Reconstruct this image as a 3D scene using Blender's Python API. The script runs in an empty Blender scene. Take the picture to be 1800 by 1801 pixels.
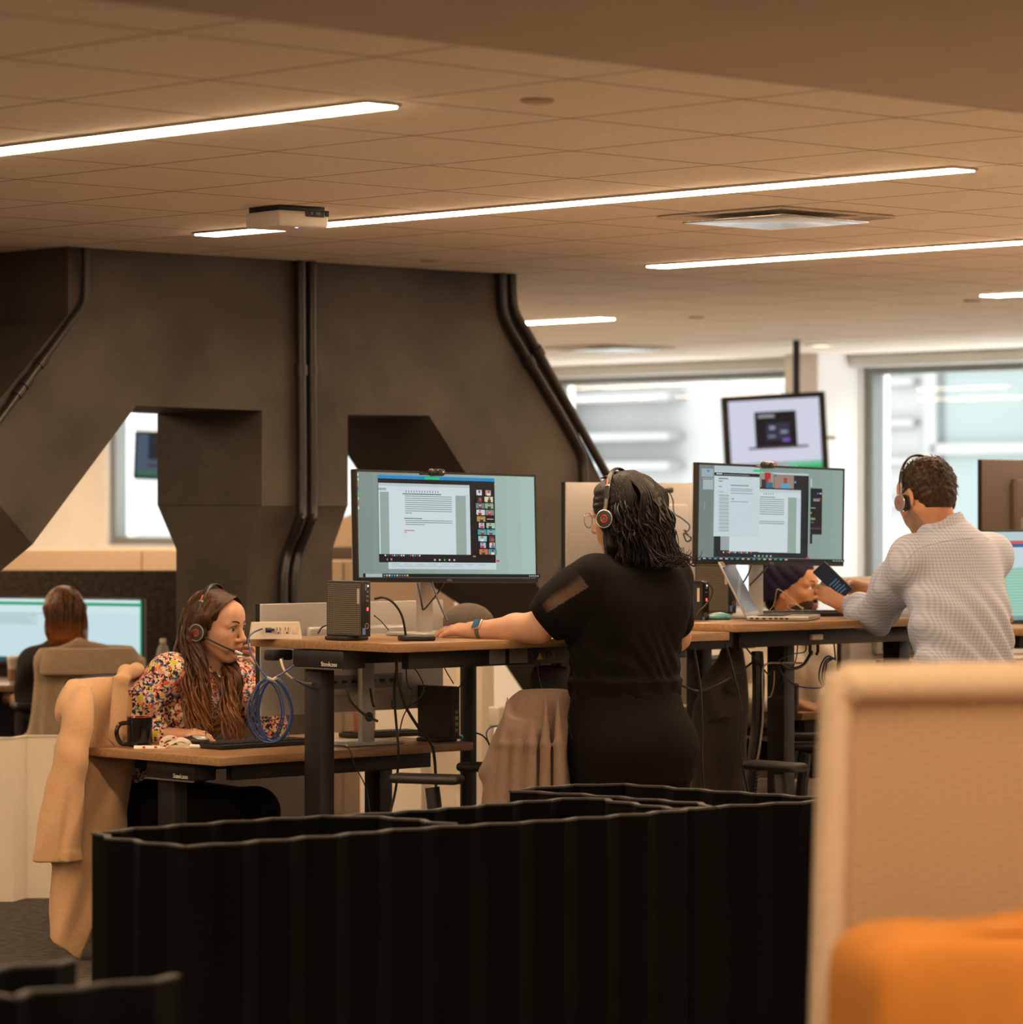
import bpy, bmesh, math, random
import numpy as np
from mathutils import Vector, Matrix

random.seed(7); np.random.seed(7)
C = bpy.context.scene.collection
PI = math.pi

# ---------------------------------------------------------------- camera, world, exposure
F, HZ, CZ = 6300.0, 890.0, 1.57          # focal length in px of the 1800 px frame, horizon row, eye height
S = bpy.context.scene
cam_d = bpy.data.cameras.new('camera'); cam = bpy.data.objects.new('camera', cam_d); C.objects.link(cam)
cam.location = (0, 0, CZ); cam.rotation_euler = (PI/2, 0, 0)
cam_d.sensor_width = 36; cam_d.lens = 36*F/1800; cam_d.shift_y = -(900.5-HZ)/1800
cam_d.clip_end = 200
cam_d.dof.use_dof = True; cam_d.dof.focus_distance = 11.9; cam_d.dof.aperture_fstop = 3.6
S.camera = cam
S.view_settings.view_transform = 'Standard'; S.view_settings.look = 'None'
S.view_settings.exposure = 0.0; S.view_settings.gamma = 1.0
try: S.view_settings.use_curve_mapping = False
except Exception: pass
wd = bpy.data.worlds.new('sky'); S.world = wd; wd.use_nodes = True
bg = wd.node_tree.nodes['Background']; bg.inputs[0].default_value = (0.96, 0.985, 1.0, 1); bg.inputs[1].default_value = 6.2
LAMP = 63.0                               # radiance of the ceiling strips
LAMPC = (1.0, 0.69, 0.42)

# ---------------------------------------------------------------- frames
UX, UY = 0.7213, 0.6926                   # the desks and the ceiling grid are turned 44 degrees
ROT = math.atan2(UY, UX)
def W(U, V, z): return Vector((UX*U-UY*V, UY*U+UX*V, z))
def toUV(p): return (UX*p[0]+UY*p[1], -UY*p[0]+UX*p[1])
def atY(px, py, Y): return Vector(((px-900)/F*Y, Y, CZ+(HZ-py)/F*Y))
def onV(px, py, V): return atY(px, py, V/(UX-UY*(px-900)/F))
def onU(px, py, U): return atY(px, py, U/(UY+UX*(px-900)/F))
def onZ(px, py, z): return atY(px, py, (z-CZ)*F/(HZ-py))

# ---------------------------------------------------------------- materials
def lin(c):
    return tuple((x/12.92 if x <= .04045 else ((x+.055)/1.055)**2.4) for x in (v/255 for v in c))
MATS = {}
def M(name, col, rough=.6, metal=0.0, spec=.5, noise=0, nscale=20, bump=0, bscale=80, emit=None, estr=1, sheen=0, sub=0, stretch=None, trans=0, alpha=1):
    if name in MATS: return MATS[name]
    m = bpy.data.materials.new(name); m.use_nodes = True; nt = m.node_tree; b = nt.nodes['Principled BSDF']
    c = lin(col) if max(col) > 1 else col
    b.inputs['Base Color'].default_value = (*c, 1); b.inputs['Roughness'].default_value = rough
    b.inputs['Metallic'].default_value = metal; b.inputs['Specular IOR Level'].default_value = spec
    if sheen: b.inputs['Sheen Weight'].default_value = sheen; b.inputs['Sheen Roughness'].default_value = .5
    if sub: b.inputs['Subsurface Weight'].default_value = sub; b.inputs['Subsurface Radius'].default_value = (.012, .005, .003)
    if trans: b.inputs['Transmission Weight'].default_value = trans
    if alpha < 1: b.inputs['Alpha'].default_value = alpha
    if emit: 
        e = lin(emit) if max(emit) > 1 else emit
        b.inputs['Emission Color'].default_value = (*e, 1); b.inputs['Emission Strength'].default_value = estr
    if noise or bump:
        tc = nt.nodes.new('ShaderNodeTexCoord'); mp = nt.nodes.new('ShaderNodeMapping'); nt.links.new(tc.outputs['Object'], mp.inputs[0])
        if stretch: mp.inputs['Scale'].default_value = stretch
    if noise:
        n = nt.nodes.new('ShaderNodeTexNoise'); n.inputs['Scale'].default_value = nscale; n.inputs['Detail'].default_value = 5
        r = nt.nodes.new('ShaderNodeMapRange'); r.inputs[1].default_value = .3; r.inputs[2].default_value = .7; r.inputs[3].default_value = 1-noise; r.inputs[4].default_value = 1+noise
        mx = nt.nodes.new('ShaderNodeVectorMath'); mx.operation = 'SCALE'; mx.inputs[0].default_value = c
        nt.links.new(mp.outputs[0], n.inputs[0]); nt.links.new(n.outputs[0], r.inputs[0]); nt.links.new(r.outputs[0], mx.inputs['Scale']); nt.links.new(mx.outputs[0], b.inputs['Base Color'])
    if bump:
        n2 = nt.nodes.new('ShaderNodeTexNoise'); n2.inputs['Scale'].default_value = bscale; n2.inputs['Detail'].default_value = 4
        bp = nt.nodes.new('ShaderNodeBump'); bp.inputs['Strength'].default_value = bump; bp.inputs['Distance'].default_value = .01
        nt.links.new(mp.outputs[0], n2.inputs[0]); nt.links.new(n2.outputs[0], bp.inputs['Height']); nt.links.new(bp.outputs[0], b.inputs['Normal'])
    MATS[name] = m; return m
def E(col, k=1.0):
    """screen pixel colour: emission only"""
    name = 'pixel_%d_%d_%d_%d' % (*col, int(k*100))
    if name in MATS: return MATS[name]
    m = bpy.data.materials.new(name); m.use_nodes = True; nt = m.node_tree
    b = nt.nodes['Principled BSDF']; b.inputs['Base Color'].default_value = (.01, .01, .01, 1); b.inputs['Roughness'].default_value = .25
    b.inputs['Specular IOR Level'].default_value = .15
    b.inputs['Emission Color'].default_value = (*lin(col), 1); b.inputs['Emission Strength'].default_value = k
    MATS[name] = m; return m

# ---------------------------------------------------------------- mesh builder
def wmat(o):
    m = Matrix.Identity(4)
    while o is not None: m = o.matrix_basis @ m; o = o.parent
    return m
class MB:
    def __init__(s): s.v = []; s.f = []; s.m = []
    def add(s, vs, fs, mi=0):
        o = len(s.v); s.v.extend([tuple(v) for v in vs]); s.f.extend([tuple(i+o for i in f) for f in fs]); s.m.extend([mi]*len(fs)); return s
    def box(s, c, d, bev=0, seg=2, R=None, mi=0):
        bm = bmesh.new(); bmesh.ops.create_cube(bm, size=1)
        for v in bm.verts: v.co = Vector((v.co.x*d[0], v.co.y*d[1], v.co.z*d[2]))
        if bev: bmesh.ops.bevel(bm, geom=bm.edges[:], offset=min(bev, .49*min(d)), segments=seg, affect='EDGES', profile=.5)
        bm.verts.index_update()
        c = Vector(c); vs = [(R @ v.co if R is not None else v.co)+c for v in bm.verts]
        s.add(vs, [[v.index for v in f.verts] for f in bm.faces], mi); bm.free(); return s
    def cyl(s, a, b, r, r2=None, n=16, mi=0): return s.tube([a, b], [r, r if r2 is None else r2], n, mi=mi)
    def tube(s, pts, r, n=8, cyc=False, flat=None, up=None, mi=0, cap=True):
        P = [Vector(p) for p in pts]; k = len(P)
        rr = r if isinstance(r, (list, tuple)) else [r]*k
        T = []
        for i in range(k):
            a = P[(i-1) % k] if (i > 0 or cyc) else P[i]; b = P[(i+1) % k] if (i < k-1 or cyc) else P[i]
            t = b-a; T.append(t.normalized() if t.length > 1e-9 else Vector((0, 0, 1)))
        if up is None: up = Vector((0, 0, 1)) if abs(T[0].z) < .9 else Vector((1, 0, 0))
        nrm = (Vector(up)-T[0]*T[0].dot(Vector(up))).normalized()
        vs = []
        for i in range(k):
            nrm = (nrm-T[i]*nrm.dot(T[i]));  nrm = nrm.normalized() if nrm.length > 1e-6 else T[i].orthogonal().normalized()
            b = T[i].cross(nrm); fl = 1 if flat is None else (flat[i] if isinstance(flat, (list, tuple)) else flat)
            for j in range(n):
                a = 2*PI*j/n; vs.append(P[i]+b*(math.cos(a)*rr[i])+nrm*(math.sin(a)*rr[i]*fl))
        fs = []
        for i in range(k if cyc else k-1):
            for j in range(n):
                a = i*n+j; b = i*n+(j+1) % n; c = ((i+1) % k)*n+(j+1) % n; d = ((i+1) % k)*n+j
                fs.append((a, b, c, d))
        if cap and not cyc: fs.append(tuple(range(n-1, -1, -1))); fs.append(tuple(range((k-1)*n, k*n)))
        return s.add(vs, fs, mi)
    def lathe(s, prof, c=(0, 0, 0), n=24, R=None, mi=0):
        vs = []; c = Vector(c)
        for (r, z) in prof:
            for j in range(n):
                a = 2*PI*j/n; v = Vector((r*math.cos(a), r*math.sin(a), z)); vs.append((R @ v if R is not None else v)+c)
        fs = []
        for i in range(len(prof)-1):
            for j in range(n): fs.append((i*n+j, i*n+(j+1) % n, (i+1)*n+(j+1) % n, (i+1)*n+j))
        fs.append(tuple(range(n-1, -1, -1))); fs.append(tuple(range((len(prof)-1)*n, len(prof)*n)))
        return s.add(vs, fs, mi)
    def prism(s, front, back, mi=0):
        n = len(front); vs = list(front)+list(back)
        fs = [tuple(range(n)), tuple(range(2*n-1, n-1, -1))]
        for i in range(n): j = (i+1) % n; fs.append((i, n+i, n+j, j))
        return s.add(vs, fs, mi)
    def quad(s, a, b, c, d, mi=0): return s.add([a, b, c, d], [(0, 1, 2, 3)], mi)
    def sphere(s, c, r, nu=20, nv=12, R=None, mi=0):
        r = (r, r, r) if not isinstance(r, (list, tuple)) else r
        vs = []; c = Vector(c)
        for i in range(nv+1):
            t = PI*i/nv
            for j in range(nu):
                a = 2*PI*j/nu; v = Vector((r[0]*math.sin(t)*math.cos(a), r[1]*math.sin(t)*math.sin(a), r[2]*math.cos(t))); vs.append((R @ v if R is not None else v)+c)
        fs = [(i*nu+j, (i+1)*nu+j, (i+1)*nu+(j+1) % nu, i*nu+(j+1) % nu) for i in range(nv) for j in range(nu)]
        return s.add(vs, fs, mi)
    def build(s, name, mat, parent=None, smooth=True, world=False, angle=38):
        me = bpy.data.meshes.new(name)
        vs = s.v
        if world and parent is not None:
            inv = wmat(parent).inverted(); vs = [tuple(inv @ Vector(v)) for v in vs]
        me.from_pydata(vs, [], s.f)
        for m in (mat if isinstance(mat, (list, tuple)) else [mat]): me.materials.append(m)
        if any(s.m): me.polygons.foreach_set('material_index', s.m)
        bm = bmesh.new(); bm.from_mesh(me); bmesh.ops.recalc_face_normals(bm, faces=bm.faces[:]); bm.to_mesh(me); bm.free()
        if smooth:
            me.polygons.foreach_set('use_smooth', [True]*len(me.polygons)); me.set_sharp_from_angle(angle=math.radians(angle))
        o = bpy.data.objects.new(name, me); C.objects.link(o); o.parent = parent; return o
def tag(o, label=None, cat=None, group=None, kind=None):
    if label: o['label'] = label
    if cat: o['category'] = cat
    if group: o['group'] = group
    if kind: o['kind'] = kind
    return o
def thing(name, label, cat, loc=(0, 0, 0), rz=0, group=None):
    o = bpy.data.objects.new(name, None); C.objects.link(o); o.location = loc; o.rotation_euler = (0, 0, rz); o.empty_display_size = .05
    return tag(o, label, cat, group)
def copy_tree(o, parent=None):
    c = o.copy(); C.objects.link(c); c.parent = parent
    for ch in list(o.children): copy_tree(ch, c)
    return c
def smoothpath(pts, n=6, cyc=False):
    """Catmull-Rom through pts"""
    P = [Vector(p) for p in pts]; k = len(P); out = []
    for i in range(k if cyc else k-1):
        p0 = P[(i-1) % k] if (cyc or i > 0) else P[0]*2-P[1]; p1 = P[i]; p2 = P[(i+1) % k]; p3 = P[(i+2) % k] if (cyc or i+2 < k) else P[k-1]*2-P[k-2]
        for j in range(n):
            t = j/n; out.append(.5*((2*p1)+(p2-p0)*t+(2*p0-5*p1+4*p2-p3)*t*t+(3*p1-p0-3*p2+p3)*t**3))
    if not cyc: out.append(P[-1])
    return out
def rz3(a): return Matrix.Rotation(a, 3, 'Z')
def text(s, size, loc, R, mat, parent, name='lettering', depth=.0006, align='CENTER'):
    """flat letters as a mesh; R maps local x to reading direction and local y to up"""
    cu = bpy.data.curves.new(name, 'FONT'); cu.body = s; cu.size = size; cu.align_x = align; cu.align_y = 'CENTER'; cu.extrude = depth
    o = bpy.data.objects.new(name, cu); C.objects.link(o)
    me = bpy.data.meshes.new_from_object(o.evaluated_get(bpy.context.evaluated_depsgraph_get()))
    bpy.data.objects.remove(o); bpy.data.curves.remove(cu)
    me.transform(Matrix.Translation(Vector(loc)) @ R.to_4x4()); me.materials.clear(); me.materials.append(mat)
    o = bpy.data.objects.new(name, me); C.objects.link(o); o.parent = parent; return o
RFRONT = Matrix(((1, 0, 0), (0, 0, -1), (0, 1, 0)))      # text that reads from local -y
RBACK = Matrix(((-1, 0, 0), (0, 0, 1), (0, 1, 0)))       # text that reads from local +y

black = M('black_plastic', (.009, .009, .0095), .45)
blackm = M('black_powder_coat', (.0075, .0075, .008), .45, noise=.1, nscale=200)
silver = M('silver_plastic', (.42, .41, .40), .38, .35)
greyp = M('grey_plastic', (.16, .16, .16), .5)
white = M('white_plastic', (.78, .75, .70), .45)
chrome = M('chrome', (.7, .7, .7), .15, 1)
# ---------------------------------------------------------------- room shell
ZC = 2.60; UW = 18.65
def grid_mat(name, col, lo, hi, gap=.0045):
    m = M(name, col, .9, noise=.05, nscale=30, bump=.25, bscale=260); nt = m.node_tree; b = nt.nodes['Principled BSDF']
    tc = nt.nodes.new('ShaderNodeTexCoord'); sp = nt.nodes.new('ShaderNodeSeparateXYZ'); nt.links.new(tc.outputs['Object'], sp.inputs[0])
    ms = []
    for ax, off in ((0, lo), (1, hi)):
        a = nt.nodes.new('ShaderNodeMath'); a.operation = 'SUBTRACT'; a.inputs[1].default_value = off; nt.links.new(sp.outputs[ax], a.inputs[0])
        p = nt.nodes.new('ShaderNodeMath'); p.operation = 'PINGPONG'; p.inputs[1].default_value = .6175/2; nt.links.new(a.outputs[0], p.inputs[0])
        l = nt.nodes.new('ShaderNodeMath'); l.operation = 'LESS_THAN'; l.inputs[1].default_value = gap; nt.links.new(p.outputs[0], l.inputs[0]); ms.append(l)
    mx = nt.nodes.new('ShaderNodeMath'); mx.operation = 'MAXIMUM'; nt.links.new(ms[0].outputs[0], mx.inputs[0]); nt.links.new(ms[1].outputs[0], mx.inputs[1])
    src = b.inputs['Base Color'].links[0].from_socket
    mix = nt.nodes.new('ShaderNodeMix'); mix.data_type = 'RGBA'; nt.links.new(mx.outputs[0], mix.inputs[0]); nt.links.new(src, mix.inputs[6]); mix.inputs[7].default_value = (.12, .09, .06, 1)
    nt.links.new(mix.outputs[2], b.inputs['Base Color'])
    return m
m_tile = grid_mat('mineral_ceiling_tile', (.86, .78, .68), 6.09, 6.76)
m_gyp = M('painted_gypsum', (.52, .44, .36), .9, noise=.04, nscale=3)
m_wall = M('white_wall_paint', (.80, .78, .75), .8, noise=.03, nscale=3)
m_carpet = M('charcoal_carpet', (.085, .072, .060), .95, noise=.8, nscale=24, bump=.8, bscale=200, stretch=(1, 3.2, 1))
def struct(name, mb, mat, **k):
    o = mb.build(name, mat, **k); o['kind'] = 'structure'; return o
def uvbox(mb, u0, u1, v0, v1, z0, z1, bev=0):     # world box in the turned frame
    return mb.box(W((u0+u1)/2, (v0+v1)/2, (z0+z1)/2), (u1-u0, v1-v0, z1-z0), bev, R=rz3(ROT))
def local_struct(name, boxes, mat):               # same, but object axes follow the grid
    mb = MB()
    for (u0, u1, v0, v1, z0, z1) in boxes: mb.box(((u0+u1)/2, (v0+v1)/2, (z0+z1)/2), (u1-u0, v1-v0, z1-z0))
    o = struct(name, mb, mat, smooth=False); o.rotation_euler = (0, 0, ROT); return o
U0, U1, V0, V1 = -7.0, UW+.3, -9.0, 28.0
PALE = [(5.5, 15.6, 4.6, 7.9), (12.4, U1, 10.6, V1)]           # unseen pale floor added to bounce light onto the ceiling; carpet elsewhere
local_struct('floor', [(U0, U1, V0, 4.6, -.1, 0), (U0, 5.5, 4.6, 7.9, -.1, 0), (15.6, U1, 4.6, 7.9, -.1, 0), (U0, U1, 7.9, 10.6, -.1, 0), (U0, 12.4, 10.6, V1, -.1, 0)], m_carpet)
local_struct('floor_bounce_near', [(*PALE[0], -.1, 0)], M('pale_bounce_near', (.74, .62, .48), .5, noise=.08, nscale=2))
local_struct('floor_bounce_far', [(*PALE[1], -.1, 0)], M('pale_bounce_far', (.38, .355, .32), .5, noise=.05, nscale=2))
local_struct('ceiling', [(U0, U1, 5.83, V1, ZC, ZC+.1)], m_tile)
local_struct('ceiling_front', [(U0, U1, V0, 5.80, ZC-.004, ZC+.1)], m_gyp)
local_struct('trim_1', [(U0, U1, 5.80, 5.83, ZC-.006, ZC+.02)], M('ceiling_trim', (.62, .55, .47), .6))
local_struct('wall_left', [(U0-.2, U0, V0, V1, 0, ZC)], m_wall)
local_struct('wall_front', [(U0, U1, V0-.2, V0, 0, ZC)], m_wall)
local_struct('wall_back', [(U0, U1, V1, V1+.2, 0, ZC)], m_wall)
# far window wall at U = UW
WIN = [(9.4, 15.98, .85), (16.56, 19.05, .85), (20.3, 24.4, 1.24), (2.0, 8.6, .85)]     # V range, sill
bx = []
edges = sorted(WIN)
prev = V0
for (a, b, sill) in edges:
    bx.append((UW, UW+.3, prev, a, 0, ZC)); bx.append((UW, UW+.3, a, b, 0, sill)); prev = b
bx.append((UW, UW+.3, prev, V1, 0, ZC))
local_struct('wall_right', bx, m_wall)
local_struct('wall_right_pier', [(UW-.42, UW, 16.0, 16.30, 0, ZC)], m_wall)
m_frame = M('window_frame_metal', (.22, .23, .22), .5, .3)
m_shade = M('roller_shade_fabric', (.62, .62, .58), .8)
m_glass = bpy.data.materials.new('window_glass'); m_glass.use_nodes = True
nt = m_glass.node_tree; nt.nodes.remove(nt.nodes['Principled BSDF']); out = nt.nodes['Material Output']
tr = nt.nodes.new('ShaderNodeBsdfTransparent'); tr.inputs[0].default_value = (.96, .975, .97, 1); gl = nt.nodes.new('ShaderNodeBsdfGlossy'); gl.inputs['Roughness'].default_value = .02
ms = nt.nodes.new('ShaderNodeMixShader'); ms.inputs[0].default_value = .03
nt.links.new(tr.outputs[0], ms.inputs[1]); nt.links.new(gl.outputs[0], ms.inputs[2]); nt.links.new(ms.outputs[0], out.inputs[0])
for i, (a, b, sill) in enumerate(WIN):
    root = bpy.data.objects.new('window_%d' % (i+1), None); C.objects.link(root); root['kind'] = 'structure'
    root.location = W(UW+.1, (a+b)/2, sill); root.rotation_euler = (0, 0, ROT)
    h = ZC-sill; w = b-a; mb = MB(); t = .07
    mb.box((0, -w/2+t/2, h/2), (.12, t, h)); mb.box((0, w/2-t/2, h/2), (.12, t, h)); mb.box((0, 0, t/2), (.12, w-2*t, t)); mb.box((0, 0, h-.10), (.12, w-2*t, .07))
    for q in range(1, int(w/2.4)): mb.box((0, -w/2+q*w/int(w/2.4), h/2), (.1, .06, h-.1))
    mb.build('frame', m_frame, root, smooth=False)
    MB().box((0, 0, h/2), (.012, w-.1, h-.14)).build('pane', m_glass, root, smooth=False)
    MB().box((-.16, 0, h-.045), (.09, w+.04, .085), .012).build('shade_cassette', m_shade, root)
    MB().box((-.10, 0, -.02), (.2, w, .04), .004).build('sill', m_wall, root)
# ---------------------------------------------------------------- the building across the street
m_stone = M('pale_stone', (.19, .19, .184), .8, noise=.05, nscale=1.5)
fac = thing('building', 'pale stone building with ledges and a window, seen across the street through the office windows', 'building', W(31, 16, -6), ROT)
MB().box((1.5, 0, 6), (3, 60, 16)).build('wall', m_stone, fac, smooth=False)
def ledge(z, v0, v1, d=.25, h=.16): MB().box((-d/2, (v0+v1)/2-16, z+6), (d, v1-v0, h), .02).build('ledge', m_stone, fac)
for z in (1.6, 2.07, 2.5, 2.96, 3.4): ledge(z, 25.7, 27.4, .14, .08)
for z in (2.05, 2.4, 2.87): ledge(z, 29.3, 34.5, .3, .10)
MB().box((-.25, 32.9-16, 8), (.5, 3.4, 16), .02).build('pilaster', m_stone, fac)
MB().box((-.2, 23.2-16, 7.0), (.4, .5, 12), .02).build('pilaster', m_stone, fac)
wf = MB(); 
for (y, z, sy, sz) in ((25.45, 1.9, .16, 2.8), (24.0, 1.9, .16, 2.8), (24.72, 3.2, 1.6, .16), (24.72, 2.2, 1.5, .12)): wf.box((-.06, y-16, z+6), (.12, sy, sz))
wfo = wf.build('window', m_stone, fac, smooth=False)
MB().box((-.02, 24.72-16, 7.9), (.03, 1.4, 2.7)).build('pane', M('tinted_glass', (.115, .140, .136), .1), wfo, smooth=False)

# ---------------------------------------------------------------- concrete truss
m_conc = M('brown_painted_concrete', (.070, .058, .047), .62, spec=.35, noise=.42, nscale=2.2, bump=.55, bscale=14)
VF, VB = 11.49, 12.19
prof = [(8.59, 2.6), (8.59, 2.33), (8.056, 1.778), (8.416, 1.418), (8.93, 1.975), (9.59, 1.968), (9.59, 1.57), (10.066, 1.57), (10.066, 1.96), (10.536, 1.963), (11.215, 1.19), (11.60, 1.53), (11.80, 1.62), (11.07, 2.45), (11.06, 2.6)]
prof[11:13] = [(11.66, 1.60)]
mb = MB(); mb.prism([W(u, VF, z) for u, z in prof], [W(u, VB, z) for u, z in prof])
def shaft(top, mid, bot):            # (uA,zA),(uB,zB) lines; chamfers from full depth to a thinner shaft
    (a, b), (c, d), (e, f) = top, mid, bot
    q = lambda p, v: W(p[0], v, p[1])
    mb.add([q(a, VF), q(b, VF), q(b, VB), q(a, VB), q(c, VF+.1), q(d, VF+.1), q(d, VB-.13), q(c, VB-.13), q(e, VF+.1), q(f, VF+.1), q(f, VB-.13), q(e, VB-.13)],
           [(0, 1, 5, 4), (1, 2, 6, 5), (2, 3, 7, 6), (3, 0, 4, 7), (4, 5, 9, 8), (5, 6, 10, 9), (6, 7, 11, 10), (7, 4, 8, 11), (0, 3, 2, 1), (8, 9, 10, 11)])
shaft(((9.59, 1.575), (10.066, 1.575)), ((9.59, 1.384), (10.066, 1.384)), ((9.59, 0), (10.066, 0)))
shaft(((8.056, 1.778), (8.416, 1.418)), ((7.94, 1.70), (8.33, 1.31)), ((6.3, 0), (7.02, 0)))
shaft(((11.215, 1.19), (11.66, 1.60)), ((11.30, 1.09), (11.75, 1.50)), ((12.3, 0), (13.1, 0)))
beam = struct('concrete_beam', mb, m_conc, angle=30)
mb = MB(); uvbox(mb, 6.2, 8.62, 11.98, 12.15, 2.33, 2.6); struct('added_shade_beam', mb, m_conc)  # unseen cross beam added to shade the sloping left leg
# conduits clipped to the truss
m_pipe = M('black_painted_conduit', (.020, .017, .015), .4)
def conduit(pts, r, label, clip=None):
    P = smoothpath([onV(px, py, v) for px, py, v in pts], 5)
    root = thing('conduit', label, 'conduit', P[-1], 0, 'black conduits on the concrete truss')
    MB().tube(P, r, 12).build('pipe', m_pipe, root, world=True)
    for (px, py) in (clip or []):
        p = onV(px, py, VF-.03); i = min(range(len(P)), key=lambda k: (P[k]-p).length); i = max(1, min(len(P)-2, i))
        d = (P[i+1]-P[i-1]).normalized()*.022
        MB().tube([P[i]-d, P[i]+d], r*1.35, 12).build('coupling', m_pipe, root, world=True)
v1, v2 = VF-.028, VF+.07
conduit([(151, 437, v1), (151, 480, v1), (148, 530, v1), (128, 562, v1), (60, 655, v1), (0, 737, v1), (-60, 815, v1)], .016, 'black conduit bending down along the left diagonal of the concrete truss', [(70, 641), (45, 676), (40, 683)])
conduit([(529, 458, v1), (530, 600, v1), (531, 880, v1), (528, 910, v1-.01), (508, 965, v2), (499, 1010, v2), (498, 1080, v2), (498, 1200, v2)], .021, 'left one of the paired vertical black conduits on the middle column', [(529, 638)])
conduit([(549, 459, v1), (549, 600, v1), (551, 880, v1), (548, 912, v1-.01), (528, 965, v2), (518, 1010, v2), (517, 1080, v2), (517, 1200, v2)], .021, 'right one of the paired vertical black conduits on the middle column', [(549, 638)])
conduit([(883, 481, v1), (884, 520, v1), (890, 560, v1), (920, 615, v1), (985, 725, v1), (1018, 785, v1), (1027, 810, v1), (1027, 850, v1)], .020, 'left one of the paired black conduits on the right diagonal, bending to vertical', [(935, 640)])
conduit([(901, 482, v1), (902, 520, v1), (908, 553, v1), (936, 600, v1), (1000, 715, v1), (1062, 825, v1), (1100, 893, v1)], .020, 'right one of the paired black conduits running straight down the right diagonal', [(945, 618)])

# ---------------------------------------------------------------- ceiling lamps and fittings
m_lamp = M('lit_diffuser', (.9, .9, .9), .5, emit=LAMPC, estr=LAMP)
m_alu = M('lamp_aluminium', (.55, .5, .45), .4, .6)
def strip(u, v0, v1, label, w=.105):
    o = thing('strip_light', label, 'ceiling light', W(u, (v0+v1)/2, ZC), ROT, 'linear ceiling lights'); L = v1-v0
    f = MB()
    for sx in (-1, 1): f.box((sx*(w/2+.004), 0, -.002), (.008, L+.016, .012))
    for sy in (-1, 1): f.box((0, sy*(L/2+.004), -.002), (w, .008, .012))
    f.build('housing', m_alu, o, smooth=False)
    MB().box((0, 0, -.006), (w, L, .012)).build('diffuser', m_lamp, o, smooth=False); return o
strip(6.09, 6.82, 10.68, 'long bright ceiling strip at upper left, the nearest one in view')
strip(8.53, 6.90, 10.55, 'long bright ceiling strip running past the white access point box')
strip(11.05, 6.82, 10.62, 'long bright ceiling strip beyond the square air diffuser, cut by the frame edge')
strip(13.75, 6.9, 10.97, 'short lit piece of ceiling strip at the far right edge', .12)
strip(13.92, 13.74, 17.5, 'ceiling strip partly hidden behind the right diagonal of the concrete truss')
for (u, v) in ((1.1, 6.82), (3.6, 6.82), (1.1, 0), (3.6, 0), (6.09, 0), (8.58, 0), (11.05, 0), (13.6, 0), (-1.4, 0), (-1.4, 6.82), (16.2, 6.9), (16.2, 0),
               (1.1, -6.8), (3.6, -6.8), (6.09, -6.8), (8.58, -6.8), (6.09, 13.7), (3.6, 13.7), (8.9, 13.7), (11.4, 13.7), (15.6, 19.2), (13.2, 19.2), (16.4, 23.4), (13.2, 23.4), (10.8, 19.2)):  # last entries hidden behind the truss, added to brighten the far wall
    strip(u, v, v+3.86, 'unseen linear ceiling strip')
dl = thing('downlight', 'small round glowing downlight near the windows', 'ceiling light', W(17.2, 15.07, ZC))
MB().lathe([(.10, 0), (.10, -.012), (.075, -.014), (.075, 0)]).build('trim_ring', white, dl)
MB().lathe([(.074, -.002), (.074, -.010), (.0, -.011)]).build('lens', M('downlight_lens', (.9, .9, .9), .4, emit=(1, .8, .55), estr=4), dl)
def diffuser(u, v, label):
    o = thing('air_diffuser', label, 'air vent', W(u, v, ZC), ROT, 'square ceiling air diffusers'); a = .30
    f = MB(); 
    for q in range(4):
        R = rz3(q*PI/2); vs = [(-a, -a, 0), (a, -a, 0), (a-.05, -a+.05, .045), (-a+.05, -a+.05, .045)]
        vs2 = [(x, y, z+.006) for x, y, z in vs]
        f.prism([R @ Vector(p)+Vector((0, 0, -.012)) for p in vs], [R @ Vector(p)+Vector((0, 0, -.012)) for p in vs2])
    f.build('frame', M('diffuser_frame', (.62, .56, .48), .5), o, smooth=False)
    MB().box((0, 0, -.024), (.47, .47, .008), .003).build('plate', M('satin_steel_plate', (.82, .84, .86), .22, 1), o)
diffuser(9.47, 8.51, 'square air diffuser with a pale plate between two ceiling strips')
diffuser(16.5, 16.27, 'square air diffuser far back near the windows')
def disc(px, py, label):
    p = onZ(px, py, ZC); o = MB().lathe([(.043, 0), (.043, -.006), (.038, -.009), (0, -.010)]).build('sprinkler_cover', m_gyp)
    o.location = p; tag(o, label, 'sprinkler cover', 'round sprinkler covers')
disc(945, 175, 'round sprinkler cover on the ceiling above the second light strip')
disc(757, 457, 'round sprinkler cover just in front of the concrete truss top')
disc(1225, 557, 'small far sprinkler cover right of the truss, near the short strip')
disc(1710, 528, 'far sprinkler cover beside the strip at the right edge')
# wifi access point box
pc = onZ(505, 391, ZC-.05); pc.z = ZC
ap = thing('access_point', 'white access point box under the ceiling in front of the second light strip', 'access point', pc, ROT-.12)
f = MB(); f.box((0, 0, -.045), (.21, .21, .055), .012, 3); f.build('cover', white, ap)
MB().box((0, 0, -.009), (.19, .19, .018), .003).build('mount_plate', black, ap)
g = MB(); g.box((.045, -.1055, -.028), (.075, .006, .018)); g.box((.095, -.1055, -.024), (.014, .006, .02)); g.build('port_recess', black, ap, smooth=False)
g = MB(); g.box((.03, -.109, -.025), (.014, .006, .01)); g.box((.055, -.109, -.025), (.02, .006, .012)); g.build('plug', greyp, ap, smooth=False)
MB().lathe([(.005, -.0735), (.005, -.0725), (.0, -.0725)], (.0, -.06, 0)).build('status_light', M('blue_led', (.1, .1, .2), .4, emit=(.2, .35, 1), estr=8), ap)
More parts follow.
